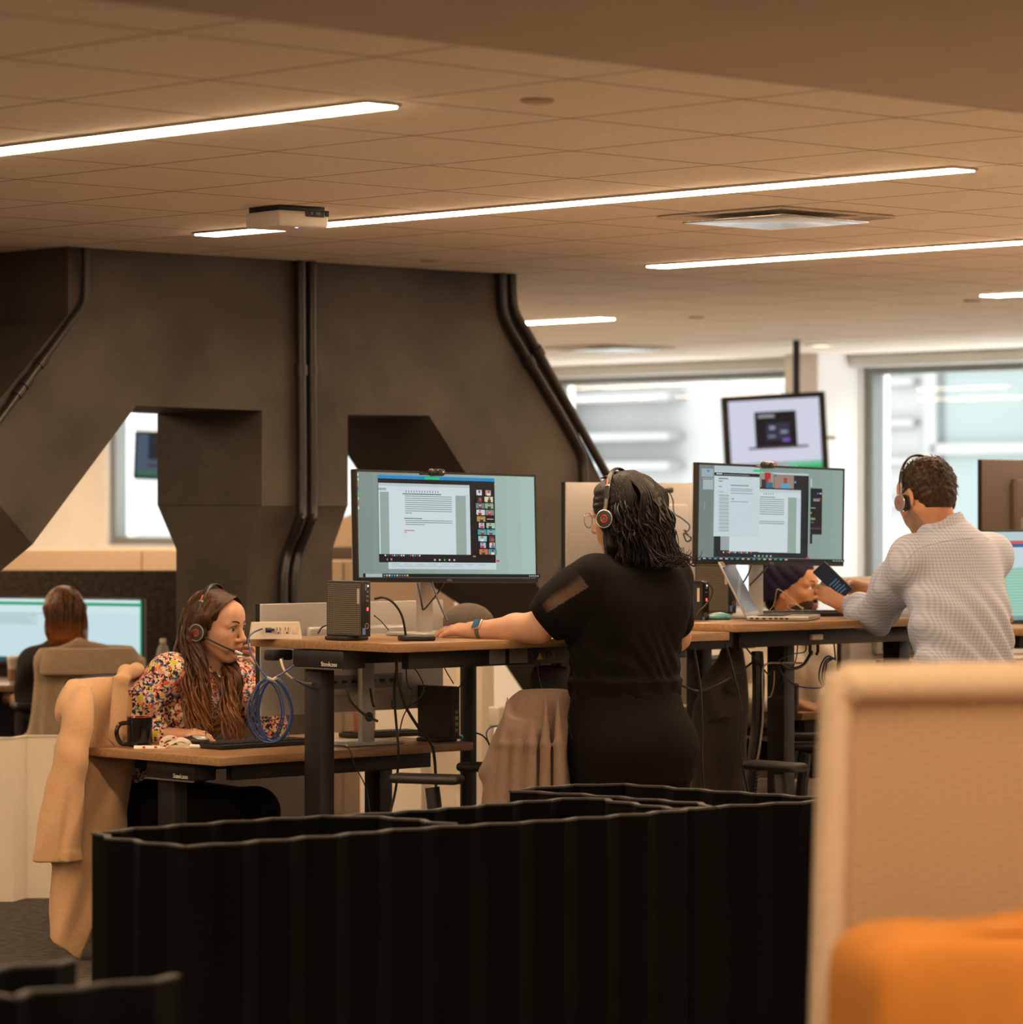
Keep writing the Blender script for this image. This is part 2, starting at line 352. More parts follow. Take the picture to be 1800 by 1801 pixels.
# ---------------------------------------------------------------- desks
def wood_mat():
    m = M('oak_laminate', (.43, .245, .115), .32, spec=.5); nt = m.node_tree; b = nt.nodes['Principled BSDF']
    tc = nt.nodes.new('ShaderNodeTexCoord'); mp = nt.nodes.new('ShaderNodeMapping'); mp.inputs['Scale'].default_value = (1.2, 26, 26)
    n = nt.nodes.new('ShaderNodeTexNoise'); n.inputs['Scale'].default_value = 3; n.inputs['Detail'].default_value = 6; n.inputs['Roughness'].default_value = .6
    r = nt.nodes.new('ShaderNodeValToRGB'); r.color_ramp.elements[0].position = .3; r.color_ramp.elements[1].position = .72
    r.color_ramp.elements[0].color = (.20, .105, .045, 1); r.color_ramp.elements[1].color = (.37, .22, .108, 1)
    nt.links.new(tc.outputs['Object'], mp.inputs[0]); nt.links.new(mp.outputs[0], n.inputs[0]); nt.links.new(n.outputs[0], r.inputs[0]); nt.links.new(r.outputs[0], b.inputs['Base Color'])
    return m
m_wood = wood_mat()
m_label = M('grey_sticker', (.20, .19, .18), .6); m_pale = M('pale_lettering', (.62, .60, .56), .5)
m_yel = M('yellow_warning_print', (.75, .5, .06), .6)
def desk(label, u0, u1, v0, v1, z, legs=(.09, None), rail=True, stickers=False, brand=True, lv=.5):
    o = thing('desk', label, 'desk', W(u0, v0, 0), ROT, 'height adjustable oak desks'); L = u1-u0; D = v1-v0
    MB().box((L/2, D/2, z-.0145), (L, D, .029), .003).build('tabletop', m_wood, o)
    if rail:
        r = MB(); r.box((L/2+.05, .16, z-.062), (L-.25, .035, .062), .003); r.box((L/2+.05, D-.16, z-.062), (L-.25, .035, .062), .003); ro = r.build('support_rail', blackm, o)
        if stickers:
            st = MB(); 
            for (a, b_) in ((.58, .075), (.68, .085)): st.box((a, .141, z-.062), (b_, .003, .05))
            so = st.build('sticker', m_label, ro, smooth=False)
            MB().add([(.765, .139, z-.078), (.795, .139, z-.078), (.78, .139, z-.05)], [(0, 1, 2)]).build('warning_triangle', m_yel, ro, smooth=False)
            text('CE', .03, (.835, .139, z-.064), RFRONT, m_label, ro)
    for x in (legs[0], L-(legs[1] or legs[0])):
        y = D*lv; l = MB()
        l.box((x, y, z*.5+.18), (.062, .085, z-.36-.03), .004)           # upper tube
        lo = l.build('leg', blackm, o)
        sh = max(.36, z*.36)
        MB().box((x, y, sh/2+.03), (.074, .10, sh), .004).build('lower_tube', blackm, lo)
        MB().box((x, y, sh+.034), (.078, .104, .008), .002).build('collar', M('collar_edge', (.10, .09, .08), .35), lo)
        MB().box((x, y, .018), (.07, D*.9, .03), .008).build('foot', blackm, lo)
        br = MB(); br.box((x-.01, y-.06, z-.062), (.10, .26, .06), .006); bo = br.build('bracket', blackm, lo)
        MB().box((x-.0605, y-.06, z-.093), (.006, .262, .005)).build('bracket_lip', M('collar_edge', (.10, .09, .08), .35), bo)
        if brand and x < .3:
            R = Matrix(((0, 0, -1), (-1, 0, 0), (0, 1, 0)))
            text('Steelcase', .022, (x-.0612, y-.12, z-.078), R, m_pale, bo)
    return o
ZS1, ZS2, ZL = 1.121, 1.148, .73
d_s1 = desk('raised oak standing desk in the middle, under the woman in black\'s hand', 7.81, 9.40, 8.667, 9.42, ZS1, (.065, .2), stickers=True, lv=.62)
d_s2 = desk('raised oak standing desk under the silver laptop, where the man in the checked shirt leans', 9.43, 11.02, 8.667, 9.42, ZS2, (.62, .3), lv=.45, brand=False)
d_l1 = desk('low oak desk with the black mug, where the woman in the floral blouse sits', 7.577, 8.743, 9.30, 10.05, ZL, (.10, .12))
d_s3 = desk('raised desk hidden behind the woman in black, under the monitor turned away', 9.55, 10.62, 9.44, 10.2, 1.10, (.08, .15), brand=False)
d_l2 = desk('low oak desk with the dark brown cup, by the man in the navy turban', 10.66, 11.95, 9.44, 10.2, .75, (.30, .12))
d_4 = desk('desk at the right edge under the bright screen, behind the tan booth', 11.08, 12.5, 8.667, 9.42, .95, brand=False)

# ---------------------------------------------------------------- monitors
def rects(content, w, h, y0):
    """content: list of (x0,y0,x1,y1,rgb[,k]) in 0..1 from the top left; later ones lie on top"""
    mb = MB(); mats = []; idx = {}
    for i, r in enumerate(content):
        x0, t, x1, b, col = r[:5]; k = r[5] if len(r) > 5 else 1.0
        key = (col, k)
        if key not in idx: idx[key] = len(mats); mats.append(E(col, k))
        y = y0-.00012*(i+1)
        X0, X1, Z0, Z1 = -w/2+x0*w, -w/2+x1*w, h/2-b*h, h/2-t*h
        mb.quad((X0, y, Z0), (X1, y, Z0), (X1, y, Z1), (X0, y, Z1), idx[key])
    return mb, mats
def monitor(label, ua, ub, v, z0, z1, zdesk, content=None, away=False, roll=0, tilt=0, brand='', base=True, ang=ROT, pos=None, group='wide computer monitors', bez=.008, backm=None, back=True, shift=0, stand=True):
    w = ub-ua; h = z1-z0
    p = pos if pos is not None else W((ua+ub)/2, v, 0)
    o = thing('monitor', label, 'monitor', (p[0], p[1], zdesk), ang+(PI if away else 0), group)
    T = Matrix.Translation((0, 0, (z0+z1)/2-zdesk)) @ Matrix.Rotation(roll, 4, 'Y') @ Matrix.Rotation(tilt, 4, 'X')
    def place(x): x.data.transform(T); return x
    sh = MB(); sh.box((0, .011, 0), (w, .022, h), .004, 2); c = place(sh.build('case', backm or silver, o))
    b = MB()
    b.box((0, -.003, h/2-bez/2), (w+.001, .008, bez)); b.box((0, -.003, -h/2+.008), (w+.001, .008, .016))
    for s in (-1, 1): b.box((s*(w/2-bez/2+.0005), .004, 0), (bez, .022, h))
    place(b.build('bezel', black, o, smooth=False))
    cw, ch = w-2*bez, h-bez-.016
    content = [(0, 0, 1, 1, (30, 34, 36))] + (content or [])
    mb, mats = rects(content, cw, ch, -.004); d = place(mb.build('display', mats, o, smooth=False)); d.data.transform(Matrix.Translation((0, 0, .004)))
    if back:
        g = MB(); g.box((0, .034, -.01), (.46, .030, .24), .012, 3); hump = place(g.build('back_housing', backm or silver, o))
        g = MB(); g.box((0, .045, -.085), (.40, .016, .05), .002); po = place(g.build('port_recess', greyp, hump, smooth=False))
        g = MB()
        for k in range(7): g.box((-.15+.045*k, .0535, -.085), (.022, .003, .010))
        place(g.build('port', black, po, smooth=False))
        g = MB()
        for x in (-.34, -.375): g.lathe([(.010, .0), (.010, .004), (.006, .006), (0, .006)], (x, .022, -h/2+.05), R=Matrix(((1, 0, 0), (0, 0, 1), (0, -1, 0))))
        place(g.build('round_button', silver, c))
        if brand: 
            t = place(text(brand, .035, (.0, .0502, .06), RBACK, M('chrome_lettering', (.5, .5, .5), .25, .8), hump))
            g = MB(); g.tube([(.042*math.cos(a), .0502, .06+.042*math.sin(a)) for a in [2*PI*k/28 for k in range(28)]], .0016, 6, cyc=True); place(g.build('round_emblem', M('chrome_lettering', (.5, .5, .5), .25, .8), hump))
    if brand: place(text(brand, .011, (0, -.0075, -h/2+.0075), RFRONT, M('bezel_lettering', (.30, .30, .30), .4), o))
    if stand:
        zc = (z0+z1)/2-zdesk
        s_ = MB(); s_.box((shift, .085, (zc+.02)/2+.006), (.062, .024, zc+.02), .006); st = s_.build('stand_column', silver, o)
        MB().cyl((shift, .03, zc-.0), (shift, .09, zc-.0), .03).build('pivot', silver, st)
        MB().lathe([(.017, .0), (.017, .004), (0, .004)], (shift, .0985, .10), R=Matrix(((1, 0, 0), (0, 0, 1), (0, -1, 0)))).build('cable_hole', black, st)
        if base: MB().box((shift, .04, .007), (.27, .20, .012), .005).build('stand_base', silver, o)
    return o
def lines(x0, x1, y0, y1, n, col, th=.35, ragged=.12, seed=1):
    rnd = random.Random(seed); out = []; dy = (y1-y0)/n
    for i in range(n): out.append((x0, y0+i*dy, x1-(x1-x0)*rnd.random()*ragged, y0+i*dy+dy*th, col))
    return out
def dots(x0, x1, y, n, s, asp=.45, seed=2, cols=((230, 230, 235), (80, 160, 220), (220, 70, 60), (70, 190, 160), (240, 200, 90))):
    rnd = random.Random(seed); return [(x0+(x1-x0)*i/n, y, x0+(x1-x0)*i/n+s*asp, y+s, cols[rnd.randrange(len(cols))]) for i in range(n)]
PAPER, INK, DESKT = (197, 211, 213), (118, 134, 138), (140, 163, 155)
def grad(x0, x1, c0, c1, n=10):
    return [(x0+(x1-x0)*i/n, 0, x0+(x1-x0)*(i+1)/n, 1, tuple(int(c0[k]+(c1[k]-c0[k])*i/(n-1)) for k in range(3))) for i in range(n)]
X = lambda x: (x-150)/1360
Y_ = lambda y: (y-228)/842
def R_(x0, y0, x1, y1, c): return (X(x0), Y_(y0), X(x1), Y_(y1), c)
c1 = grad(0, 1, (122, 140, 135), (158, 185, 176), 12)
c1 += [R_(150, 240+k*38, 160, 262+k*38, [(200, 205, 205), (190, 200, 205), (200, 120, 110), (90, 110, 190), (90, 170, 150), (200, 190, 120), (190, 90, 90)][k % 7]) for k in range(8)]
c1 += [R_(300, 250, 1192, 948, (16, 18, 24)), R_(300, 250, 1192, 277, (0, 132, 196)), R_(650, 256, 765, 276, (30, 190, 110)), R_(300, 277, 1192, 300, (20, 20, 26)),
       R_(302, 312, 995, 882, PAPER), R_(302, 312, 995, 336, (176, 190, 196)), R_(302, 352, 360, 372, (150, 165, 170)),
       R_(312, 384, 378, 882, DESKT), R_(882, 400, 964, 882, DESKT), R_(380, 372, 884, 882, (199, 214, 217)), R_(965, 384, 995, 882, (188, 202, 208))]
c1 += [R_(505+k*20, 368, 512+k*20, 384, (120, 130, 136)) for k in range(13)]
c1 += [R_(480, 392, 772, 401, (95, 108, 112))] + [R_(495, 411+k*17, (852 if k < 8 else 545), 417+k*17, INK) for k in range(9)]
c1 += [R_(486, 590, 622, 597, (100, 112, 118)), R_(495, 607, 852, 613, INK), R_(495, 623, 852, 629, INK), R_(495, 639, 640, 645, INK), R_(486, 688, 562, 695, (190, 90, 90)), R_(486, 704, 504, 710, (120, 130, 130))]
rt = random.Random(5)
bgs = [(205, 205, 215), (190, 150, 140), (40, 40, 40), (215, 200, 170), (90, 130, 120), (130, 170, 140), (190, 205, 210), (120, 130, 125), (170, 140, 70), (15, 15, 18), (190, 190, 205), (150, 190, 170), (60, 150, 160), (90, 170, 180), (140, 190, 185), (60, 70, 60), (160, 190, 205), (200, 195, 190), (190, 110, 70), (70, 140, 140)]
skins = [(150, 110, 95), (196, 150, 130), (120, 85, 70), (205, 165, 145)]; tops = [(50, 50, 60), (150, 50, 60), (60, 110, 170), (180, 60, 90), (60, 60, 50), (210, 210, 215)]
for k in range(20):
    r, c = divmod(k, 2); x = 1030+c*70+r*1.2; y = 350+r*54
    wide = k not in (0, 1, 2, 10, 15, 16, 17); x0 = x if wide else x+12; x1 = x+66 if wide else x+54
    c1.append(R_(x0, y, x1, y+44, bgs[k])); 
    if k != 9:
        cx = (x0+x1)/2+rt.uniform(-6, 6); c1 += [R_(cx-13, y+24, cx+13, y+44, tops[rt.randrange(6)]), R_(cx-7, y+8, cx+7, y+26, skins[rt.randrange(4)]), R_(cx-8, y+5, cx+8, y+11, (40, 30, 26))]
    else: c1.append(R_(x0+8, y+20, x1-8, y+25, (200, 200, 205)))
    c1.append(R_(x0, y+38, x0+8, y+44, (200, 40, 40)))
c1 += [R_(1165, 296, 1185, 304, (190, 190, 190))]
c1 += [R_(318+k*17, 888, 328+k*17, 900, [(220, 220, 225), (70, 70, 80), (60, 60, 70), (200, 80, 60), (190, 190, 190), (60, 150, 170), (200, 50, 60), (220, 220, 220)][k % 8]) for k in range(16)]
c1 += [R_(985, 890, 1008, 902, (130, 130, 130)), R_(330, 918, 337, 934, (150, 150, 150)), R_(358, 918, 370, 934, (150, 150, 150)), R_(1168, 924, 1192, 940, (214, 50, 50))]
c1 += [R_(685+k*37, 920, 697+k*37, 934, (40, 180, 90) if k == 2 else (190, 190, 195)) for k in range(5)]
c1 += [R_(340, 948, 1165, 1003, (190, 205, 208))] + [R_(360+k*95, 962, 420+k*95, 966, (150, 165, 168)) for k in range(8)] + [R_(365, 978, 900, 982, (160, 174, 178))]
c1 += [R_(150, 1040, 1510, 1070, (13, 20, 27)), R_(168, 1041, 292, 1068, (165, 178, 186))] + [R_(300+k*19, 1047, 313+k*19, 1062, [(120, 130, 140), (220, 150, 60), (180, 190, 200), (60, 130, 190), (40, 160, 150), (150, 170, 200), (190, 70, 60), (80, 110, 170)][k % 8]) for k in range(10)]
c1 += [R_(1420+k*16, 1049, 1431+k*16, 1060, (150, 160, 168)) for k in range(5)]
c1 = [r for r in c1]
mon1 = monitor('wide monitor showing a video call beside a text document, on the middle standing desk', 8.02, 8.872, 9.117, 1.305, 1.688, ZS1, c1, brand='DELL', roll=math.radians(.95), tilt=math.radians(-2.5), back=True, shift=-.03)

X2 = lambda x: (x-222)/1132
Y2 = lambda y: (y-165)/775
def Q_(x0, y0, x1, y1, c): return (X2(x0), Y2(y0), X2(x1), Y2(y1), c)
c2 = grad(0, 1, (112, 126, 122), (136, 158, 150), 12)
c2 += [Q_(240, 195, 330, 262, (150, 168, 172)), Q_(280, 205, 300, 222, (60, 130, 190)), Q_(252, 272, 330, 365, (160, 176, 178)), Q_(255, 278, 325, 284, (90, 100, 104)), Q_(340, 735, 1072, 915, (26, 32, 38)),
       Q_(680, 205, 1075, 915, (26, 32, 38)), Q_(690, 205, 1075, 222, (180, 194, 200)), Q_(690, 212, 798, 330, (150, 140, 135)), Q_(725, 208, 772, 300, (170, 40, 44)), Q_(735, 290, 790, 335, (50, 100, 130)), Q_(752, 258, 772, 290, (150, 110, 95)), Q_(700, 265, 735, 330, (50, 46, 44)),
       Q_(800, 225, 955, 335, (150, 125, 112)), Q_(806, 218, 818, 240, (40, 110, 150)), Q_(855, 290, 922, 335, (90, 150, 185)), Q_(872, 245, 902, 292, (150, 72, 60)), Q_(958, 270, 972, 288, (90, 150, 200)),
       Q_(682, 345, 1012, 870, PAPER), Q_(682, 345, 1012, 372, (182, 196, 202)), Q_(910, 408, 978, 872, DESKT), Q_(388, 735, 455, 858, (150, 160, 160)), Q_(455, 735, 905, 866, (198, 212, 215)), Q_(980, 408, 1012, 872, (188, 202, 206))]
c2 += [Q_(690, 408, 805, 414, (95, 105, 110))] + [Q_(684, 426+k*17.5, 878, 432+k*17.5, INK) for k in range(8)] + [Q_(684, 610, 878, 616, INK), Q_(684, 626, 878, 632, INK)] + [Q_(715+k*17, 378, 722+k*17, 390, (120, 130, 136)) for k in range(5)]
c2 += [Q_(330, 168, 682, 745, (190, 207, 210)), Q_(330, 168, 682, 215, (172, 190, 196)), Q_(630, 188, 700, 206, (40, 190, 110)), Q_(330, 222, 680, 250, (26, 34, 40)), Q_(345, 228, 390, 240, (180, 190, 195)), Q_(400, 234, 600, 242, (110, 120, 126))]
c2 += [Q_(362, 268, 435, 276, (90, 102, 106)), Q_(362, 290, 395, 297, (90, 102, 106)), Q_(362, 335, 388, 341, (100, 112, 116)), Q_(455, 320, 592, 328, (110, 122, 126)), Q_(455, 350, 625, 355, INK), Q_(455, 365, 622, 370, INK), Q_(455, 386, 628, 391, INK), Q_(465, 430, 480, 440, (110, 120, 124)), Q_(455, 455, 595, 460, INK), Q_(362, 378, 400, 384, (150, 160, 164))]
c2 += [Q_(365, 405+k*14.5, 440, 413+k*14.5, (160, 176, 178) if k % 2 else (140, 155, 158)) for k in range(21)]
c2 += [Q_(1078, 325, 1172, 712, (18, 22, 28)), Q_(1078, 245, 1086, 315, (190, 200, 205)), Q_(1130, 360, 1142, 375, (60, 110, 190)), Q_(1150, 362, 1168, 372, (180, 190, 195)), Q_(1100, 410, 1152, 422, (120, 130, 136)), Q_(1143, 405, 1158, 418, (200, 50, 70)), Q_(1100, 424, 1152, 432, (150, 158, 164)), Q_(1078, 486, 1118, 494, (150, 150, 130)), Q_(1078, 525, 1088, 540, (180, 130, 90)), Q_(1078, 572, 1116, 590, (130, 140, 110)), Q_(1078, 604, 1104, 618, (80, 80, 130)), Q_(1078, 655, 1160, 668, (80, 50, 60)), Q_(1075, 712, 1094, 790, (20, 24, 30))]
c2 += [Q_(395+k*15, 868, 404+k*15, 880, [(200, 200, 205), (60, 60, 70), (200, 90, 60), (190, 190, 190), (200, 50, 60), (60, 150, 170)][k % 6]) for k in range(15)] + [Q_(632+k*31, 893, 645+k*31, 907, (40, 180, 90) if k == 2 else (160, 165, 168)) for k in range(5)] + [Q_(1046, 902, 1070, 916, (210, 50, 46))]
c2 += [Q_(222, 918, 1352, 940, (14, 24, 32))] + [Q_(240+k*42, 922, 262+k*42, 932, [(170, 178, 180), (90, 140, 170), (60, 170, 120), (180, 180, 180)][k % 4]) for k in range(16)] + [Q_(1255+k*22, 926, 1272+k*22, 936, (130, 150, 160)) for k in range(4)]
c2 += [Q_(240, 470+k*14, 246, 476+k*14, (160, 170, 172)) for k in range(5)]
mon2 = monitor('wide monitor full of overlapping windows, on the standing desk with the laptop', 9.60, 10.42, 9.02, 1.348, 1.722, ZS2, c2, brand='DELL', roll=math.radians(1.2), back=True, shift=.01)
mon3 = monitor('silver backed monitor on the low desk in front of the floral blouse', 7.924, 8.78, 9.52, .845, 1.232, ZL, None, away=True, brand='DELL')
mon4 = monitor('silver backed monitor turned away, behind the head of the woman in black', 9.633, 10.48, 9.75, 1.276, 1.661, 1.10, None, away=True, brand='DELL')
mon8 = monitor('silver backed monitor low under the desk of the leaning man in checks', 10.97, 11.80, 9.52, .90, 1.283, .75, None, away=True, brand='DELL')
m_shaded_back = M('shaded_monitor_back', (.10, .072, .052), .5)  # monitor back in shade: the shade is put into this brown
c6 = [(0, 0, 1, 1, (176, 200, 206)), (0, .10, 1, .135, (196, 88, 84)), (0, .135, 1, .175, (40, 90, 150)), (0, .175, 1, .40, (190, 212, 216)), (0, .40, .35, .95, (160, 190, 210)), (.05, .40, 1, .95, (150, 200, 178))] + lines(.06, .9, .42, .94, 16, (130, 180, 160), .3, .3, 4) + [(0, .95, 1, 1, (120, 150, 150))]
mon6 = monitor('bright spreadsheet screen at the right edge beside the man in the checked shirt', 11.06, 11.90, 9.02, 1.094, 1.474, .95, c6, brand='')
mon7 = monitor('monitor turned away, shade painted into its brown back, above the bright screen at the right edge', 12.22, 13.07, 9.80, 1.385, 1.772, 1.05, None, away=True, backm=m_shaded_back)
desk('raised desk under the turned away monitor with the shaded back at the right edge', 12.05, 13.3, 9.44, 10.2, 1.05, brand=False)

# ---------------------------------------------------------------- felt panel, tan screens and the far desk on the left
m_felt = M('dark_brown_felt', (.052, .040, .031), .95, noise=.5, nscale=40, bump=.4, bscale=200)
m_tan = M('tan_upholstery', (.62, .47, .33), .9, noise=.06, nscale=60, bump=.3, bscale=300, sheen=.2)
def panel(name, label, cat, px0, px1, pyt, Yd, t, mat, yb=None, seam=None):
    a = atY(px0, pyt, Yd); b = atY(px1, pyt, Yd); o = thing(name, label, cat, ((a.x+b.x)/2, Yd, 0)); w = b.x-a.x
    MB().box((0, t/2, a.z/2), (w, t, a.z), .012, 2).build('panel', mat, o)
    if seam: 
        s = atY(seam, 900, Yd).x-(a.x+b.x)/2; MB().box((s, -.001, a.z/2), (.006, .004, a.z-.03)).build('seam', M('dark_seam_line', (.30, .22, .15), .9), o)  # seam drawn as a darker tan strip
    return o
panel('desk_screen', 'dark brown felt desk screen behind the bright screen at far left', 'desk screen', -90, 315, 1003, 17.6, .05, m_felt)
panel('tan_screen', 'tan upholstered privacy screen behind the dark felt panel at left', 'privacy screen', -110, 420, 966, 19.0, .08, m_tan, seam=250)
panel('tan_screen', 'tan upholstered booth back seen under the middle monitor, behind the truss', 'privacy screen', 560, 800, 985, 18.2, .08, m_tan, seam=604)
# booth back with a rounded shoulder, farther off
p = [(575, 985), (575, 925), (600, 912), (640, 896), (700, 890), (760, 892), (790, 905), (800, 985)]
bo = thing('tan_screen', 'blurred tan booth back with a sloping top behind the middle column', 'privacy screen', (atY(690, 900, 20).x, 20, 0))
fr_ = [atY(x, y, 20) for x, y in p]; fr_[0].z = 0; fr_[-1].z = 0
MB().prism(fr_, [q+Vector((0, .12, 0)) for q in fr_]).build('back_panel', m_tan, bo, world=True)
q0, q1 = atY(560, 962, 19.9), atY(800, 985, 19.9)
MB().box(((q0.x+q1.x)/2-bo.location.x, -.06, (q0.z+q1.z)/2), (q1.x-q0.x, .04, q0.z-q1.z), .01).build('dark_band', M('brown_band', (.10, .075, .055), .9), bo)
farang = -math.radians(28)
c5 = [(0, 0, 1, 1, (196, 222, 228)), (0, .0, 1, .05, (205, 228, 228)), (0, .05, 1, .10, (22, 160, 112)), (0, .10, 1, .22, (205, 228, 232)), (0, .225, .62, .232, (120, 140, 150)), (0, .24, .35, .42, (188, 212, 216))] + lines(.02, .34, .26, .42, 5, (165, 188, 194), .3, .2, 6) + [(.30, .26, .34, .28, (190, 190, 130)), (.99, 0, 1, 1, (30, 170, 120)), (0, .93, 1, 1, (30, 80, 80))]
zd5 = .74
pA = atY(110, 1110, 17.25)
fd = thing('desk', 'dark far desk at left edge with the paper cup, before the bright screen', 'desk', (pA.x-.1, 16.95, 0), -math.radians(20))
MB().box((-.1, 0, zd5-.015), (1.7, .7, .03), .003).build('tabletop', m_wood, fd)
for x in (-.8, .62): MB().box((x, 0, zd5/2-.02), (.07, .09, zd5-.04), .004).build('leg', blackm, fd)
MB().box((-.1, .30, .45), (1.5, .02, .5)).build('modesty_panel', blackm, fd)
b0 = atY(253, 1110, 17.1); mdir = Vector((math.cos(farang), math.sin(farang)))
mw = .95; pc5 = (b0.x-mdir.x*mw/2, 17.1-mdir.y*mw/2)
mon5 = monitor('bright spreadsheet screen with a green bar, in front of the woman at far left', 0, mw, 0, .80, 1.128, zd5, c5, ang=farang, pos=pc5)
# ---------------------------------------------------------------- hanging screens
def tv(label, corners, Yd, th, content, pole=None):
    """panel through four measured corners (tl, tr, br, bl) at a distance"""
    c = [atY(x, y, Yd) for x, y in corners]; ctr = sum(c, Vector())/4
    ex = ((c[1]-c[0])+(c[2]-c[3])).normalized(); ez = ((c[0]-c[3])+(c[1]-c[2])).normalized(); ey = ez.cross(ex).normalized(); ez = ex.cross(ey).normalized()
    w = ((c[1]-c[0]).length+(c[2]-c[3]).length)/2; h = ((c[0]-c[3]).length+(c[1]-c[2]).length)/2
    o = thing('hanging_screen', label, 'screen', ctr)
    Rm = Matrix((ex, ey, ez)).transposed().to_4x4()
    f = MB(); f.box((0, th/2, 0), (w, th, h), .01); x = f.build('case', black, o); x.data.transform(Rm)
    mb, mats = rects(content, w*.87, h*.87, -.003); x = mb.build('display', mats, o, smooth=False); x.data.transform(Rm)
    return o, ctr
ctv = [(0, 0, 1, 1, (205, 208, 226)), (.20, .63, .86, .66, (70, 66, 74)), (.28, .16, .74, .63, (14, 16, 26)), (.32, .20, .5, .24, (150, 150, 160)), (.40, .32, .66, .55, (44, 46, 66)), (.44, .36, .5, .40, (150, 160, 180)), (.56, .42, .64, .46, (130, 140, 160)), (.42, .48, .5, .51, (120, 130, 140)), (.58, .53, .66, .57, (120, 90, 190)),
       (0, .84, 1, .9, (150, 160, 160)), (.0, .84, .12, .89, (190, 60, 56)), (.34, .84, .5, .89, (190, 60, 56)), (.62, .84, 1, .92, (120, 190, 160)), (.72, .90, 1, 1, (30, 170, 90)), (0, .92, .7, 1, (60, 66, 66))]
tvo, tc_ = tv('ceiling hung screen showing a laptop picture, in front of the window pier', [(1266, 698), (1451, 688), (1460, 838), (1279, 848)], 22.0, .07, ctv)
pb = atY(1401, 690, 22.06); MB().cyl((pb.x, pb.y, ZC-.01), (pb.x, pb.y, tc_.z+.05), .022).build('drop_pole', black, tvo, world=True)
MB().box((pb.x, pb.y-.0, tc_.z+.02), (.3, .05, .2), .01).build('wall_mount', black, tvo, world=True)
q = atY(1462, 770, 22.0); MB().box(q, (.05, .05, .02)).build('latch', silver, tvo, world=True)
t2, tc2 = tv('dark hanging screen seen through the left opening of the concrete truss', [(231, 757), (310, 760), (318, 845), (240, 842)], 24.5, .07, [(0, 0, 1, 1, (66, 84, 104)), (.3, 0, 1, .6, (26, 34, 44)), (.0, .86, 1, 1, (50, 100, 84)), (.3, .7, .6, .8, (60, 60, 80))])
MB().cyl((tc2.x+.2, tc2.y+.05, ZC-.01), (tc2.x+.2, tc2.y+.05, tc2.z), .022).build('drop_pole', black, t2, world=True)

# ---------------------------------------------------------------- accordion dividers
m_blackp = M('black_folded_paper', (.0026, .0025, .0022), .85, spec=.08, noise=.15, nscale=6)
m_whitep = M('white_folded_paper', (.74, .66, .55), .8, noise=.03, nscale=4)
def accordion(label, group, path, h, mat, pitch=.075, amp=.018, edge=None):
    P = smoothpath([(p[0], p[1], 0) for p in path], 8)
    d = [0]
    for i in range(1, len(P)): d.append(d[-1]+(P[i]-P[i-1]).length)
    n = max(4, int(d[-1]/pitch)); Q = []
    for k in range(n+1):
        s = d[-1]*k/n; i = max(1, next((j for j in range(1, len(d)) if d[j] >= s-1e-9), len(d)-1)); t = (s-d[i-1])/max(1e-9, d[i]-d[i-1])
        p = P[i-1].lerp(P[i], t); tg = (P[i]-P[i-1]).normalized(); nn = Vector((-tg.y, tg.x, 0)); Q.append((p+nn*(amp if k % 2 else -amp), nn))
    o = thing('accordion_divider', label, 'divider', (Q[0][0].x, Q[0][0].y, 0), 0, group)
    vs, fs = [], []; T = .006
    for (p, nn) in Q:
        for (s, z) in ((-T, .004), (T, .004), (T, h), (-T, h)): vs.append((p.x+nn.x*s, p.y+nn.y*s, z))
    for k in range(n):
        for a in range(4): b = (a+1) % 4; fs.append((k*4+a, k*4+b, k*4+4+b, k*4+4+a))
    fs += [(0, 3, 2, 1), (n*4, n*4+1, n*4+2, n*4+3)]
    MB().add(vs, fs).build('folded_wall', mat, o, smooth=False, world=True)
    e = MB()
    for k in range(n):
        a, b = Q[k][0], Q[k+1][0]; t = (b-a).normalized(); nn = Vector((-t.y, t.x, 0))*.009
        a2, b2 = a-t*.001, b+t*.001
        e.prism([Vector((q.x, q.y, h-.001)) for q in (a2-nn, b2-nn, b2+nn, a2+nn)], [Vector((q.x, q.y, h+.005)) for q in (a2-nn, b2-nn, b2+nn, a2+nn)])
    e.build('top_edge', edge or mat, o, smooth=False, world=True); return o
HD = .72
z_ = lambda pts, h=HD: [onZ(x, y, h) for x, y in pts]
m_edge = M('black_paper_edge', (.020, .0185, .016), .6)
GB = 'low black accordion dividers'
accordion('low black folded paper divider winding across the middle foreground, behind the tan booth', GB, z_([(793, 1451), (700, 1441), (600, 1437), (467, 1443), (323, 1453), (223, 1461), (186, 1465), (176, 1471), (215, 1478), (265, 1484), (320, 1490), (400, 1486), (500, 1478), (600, 1470), (700, 1461), (793, 1455), (950, 1446), (1150, 1431), (1247, 1421), (1430, 1411), (1560, 1400)]), HD, m_blackp, edge=m_edge)
accordion('low black folded paper divider just behind the front one, beside the woman in black', GB, z_([(600, 1436), (700, 1430), (794, 1423), (911, 1413), (1025, 1405), (1063, 1408), (1120, 1416), (1200, 1425), (1235, 1424), (1247, 1417), (1209, 1413), (1091, 1404), (1011, 1398), (930, 1394), (902, 1391), (930, 1388), (1000, 1383), (1060, 1381), (1119, 1382), (1233, 1391), (1430, 1404), (1560, 1412)]), HD, m_blackp, edge=m_edge)
accordion('low black folded paper divider at the bottom left corner, nearest of all', GB, z_([(143, 1690), (60, 1700), (-40, 1712), (-60, 1740), (0, 1757), (93, 1742), (167, 1737), (260, 1726), (320, 1719)]), HD, m_blackp, edge=m_edge)
GW = 'white accordion dividers'
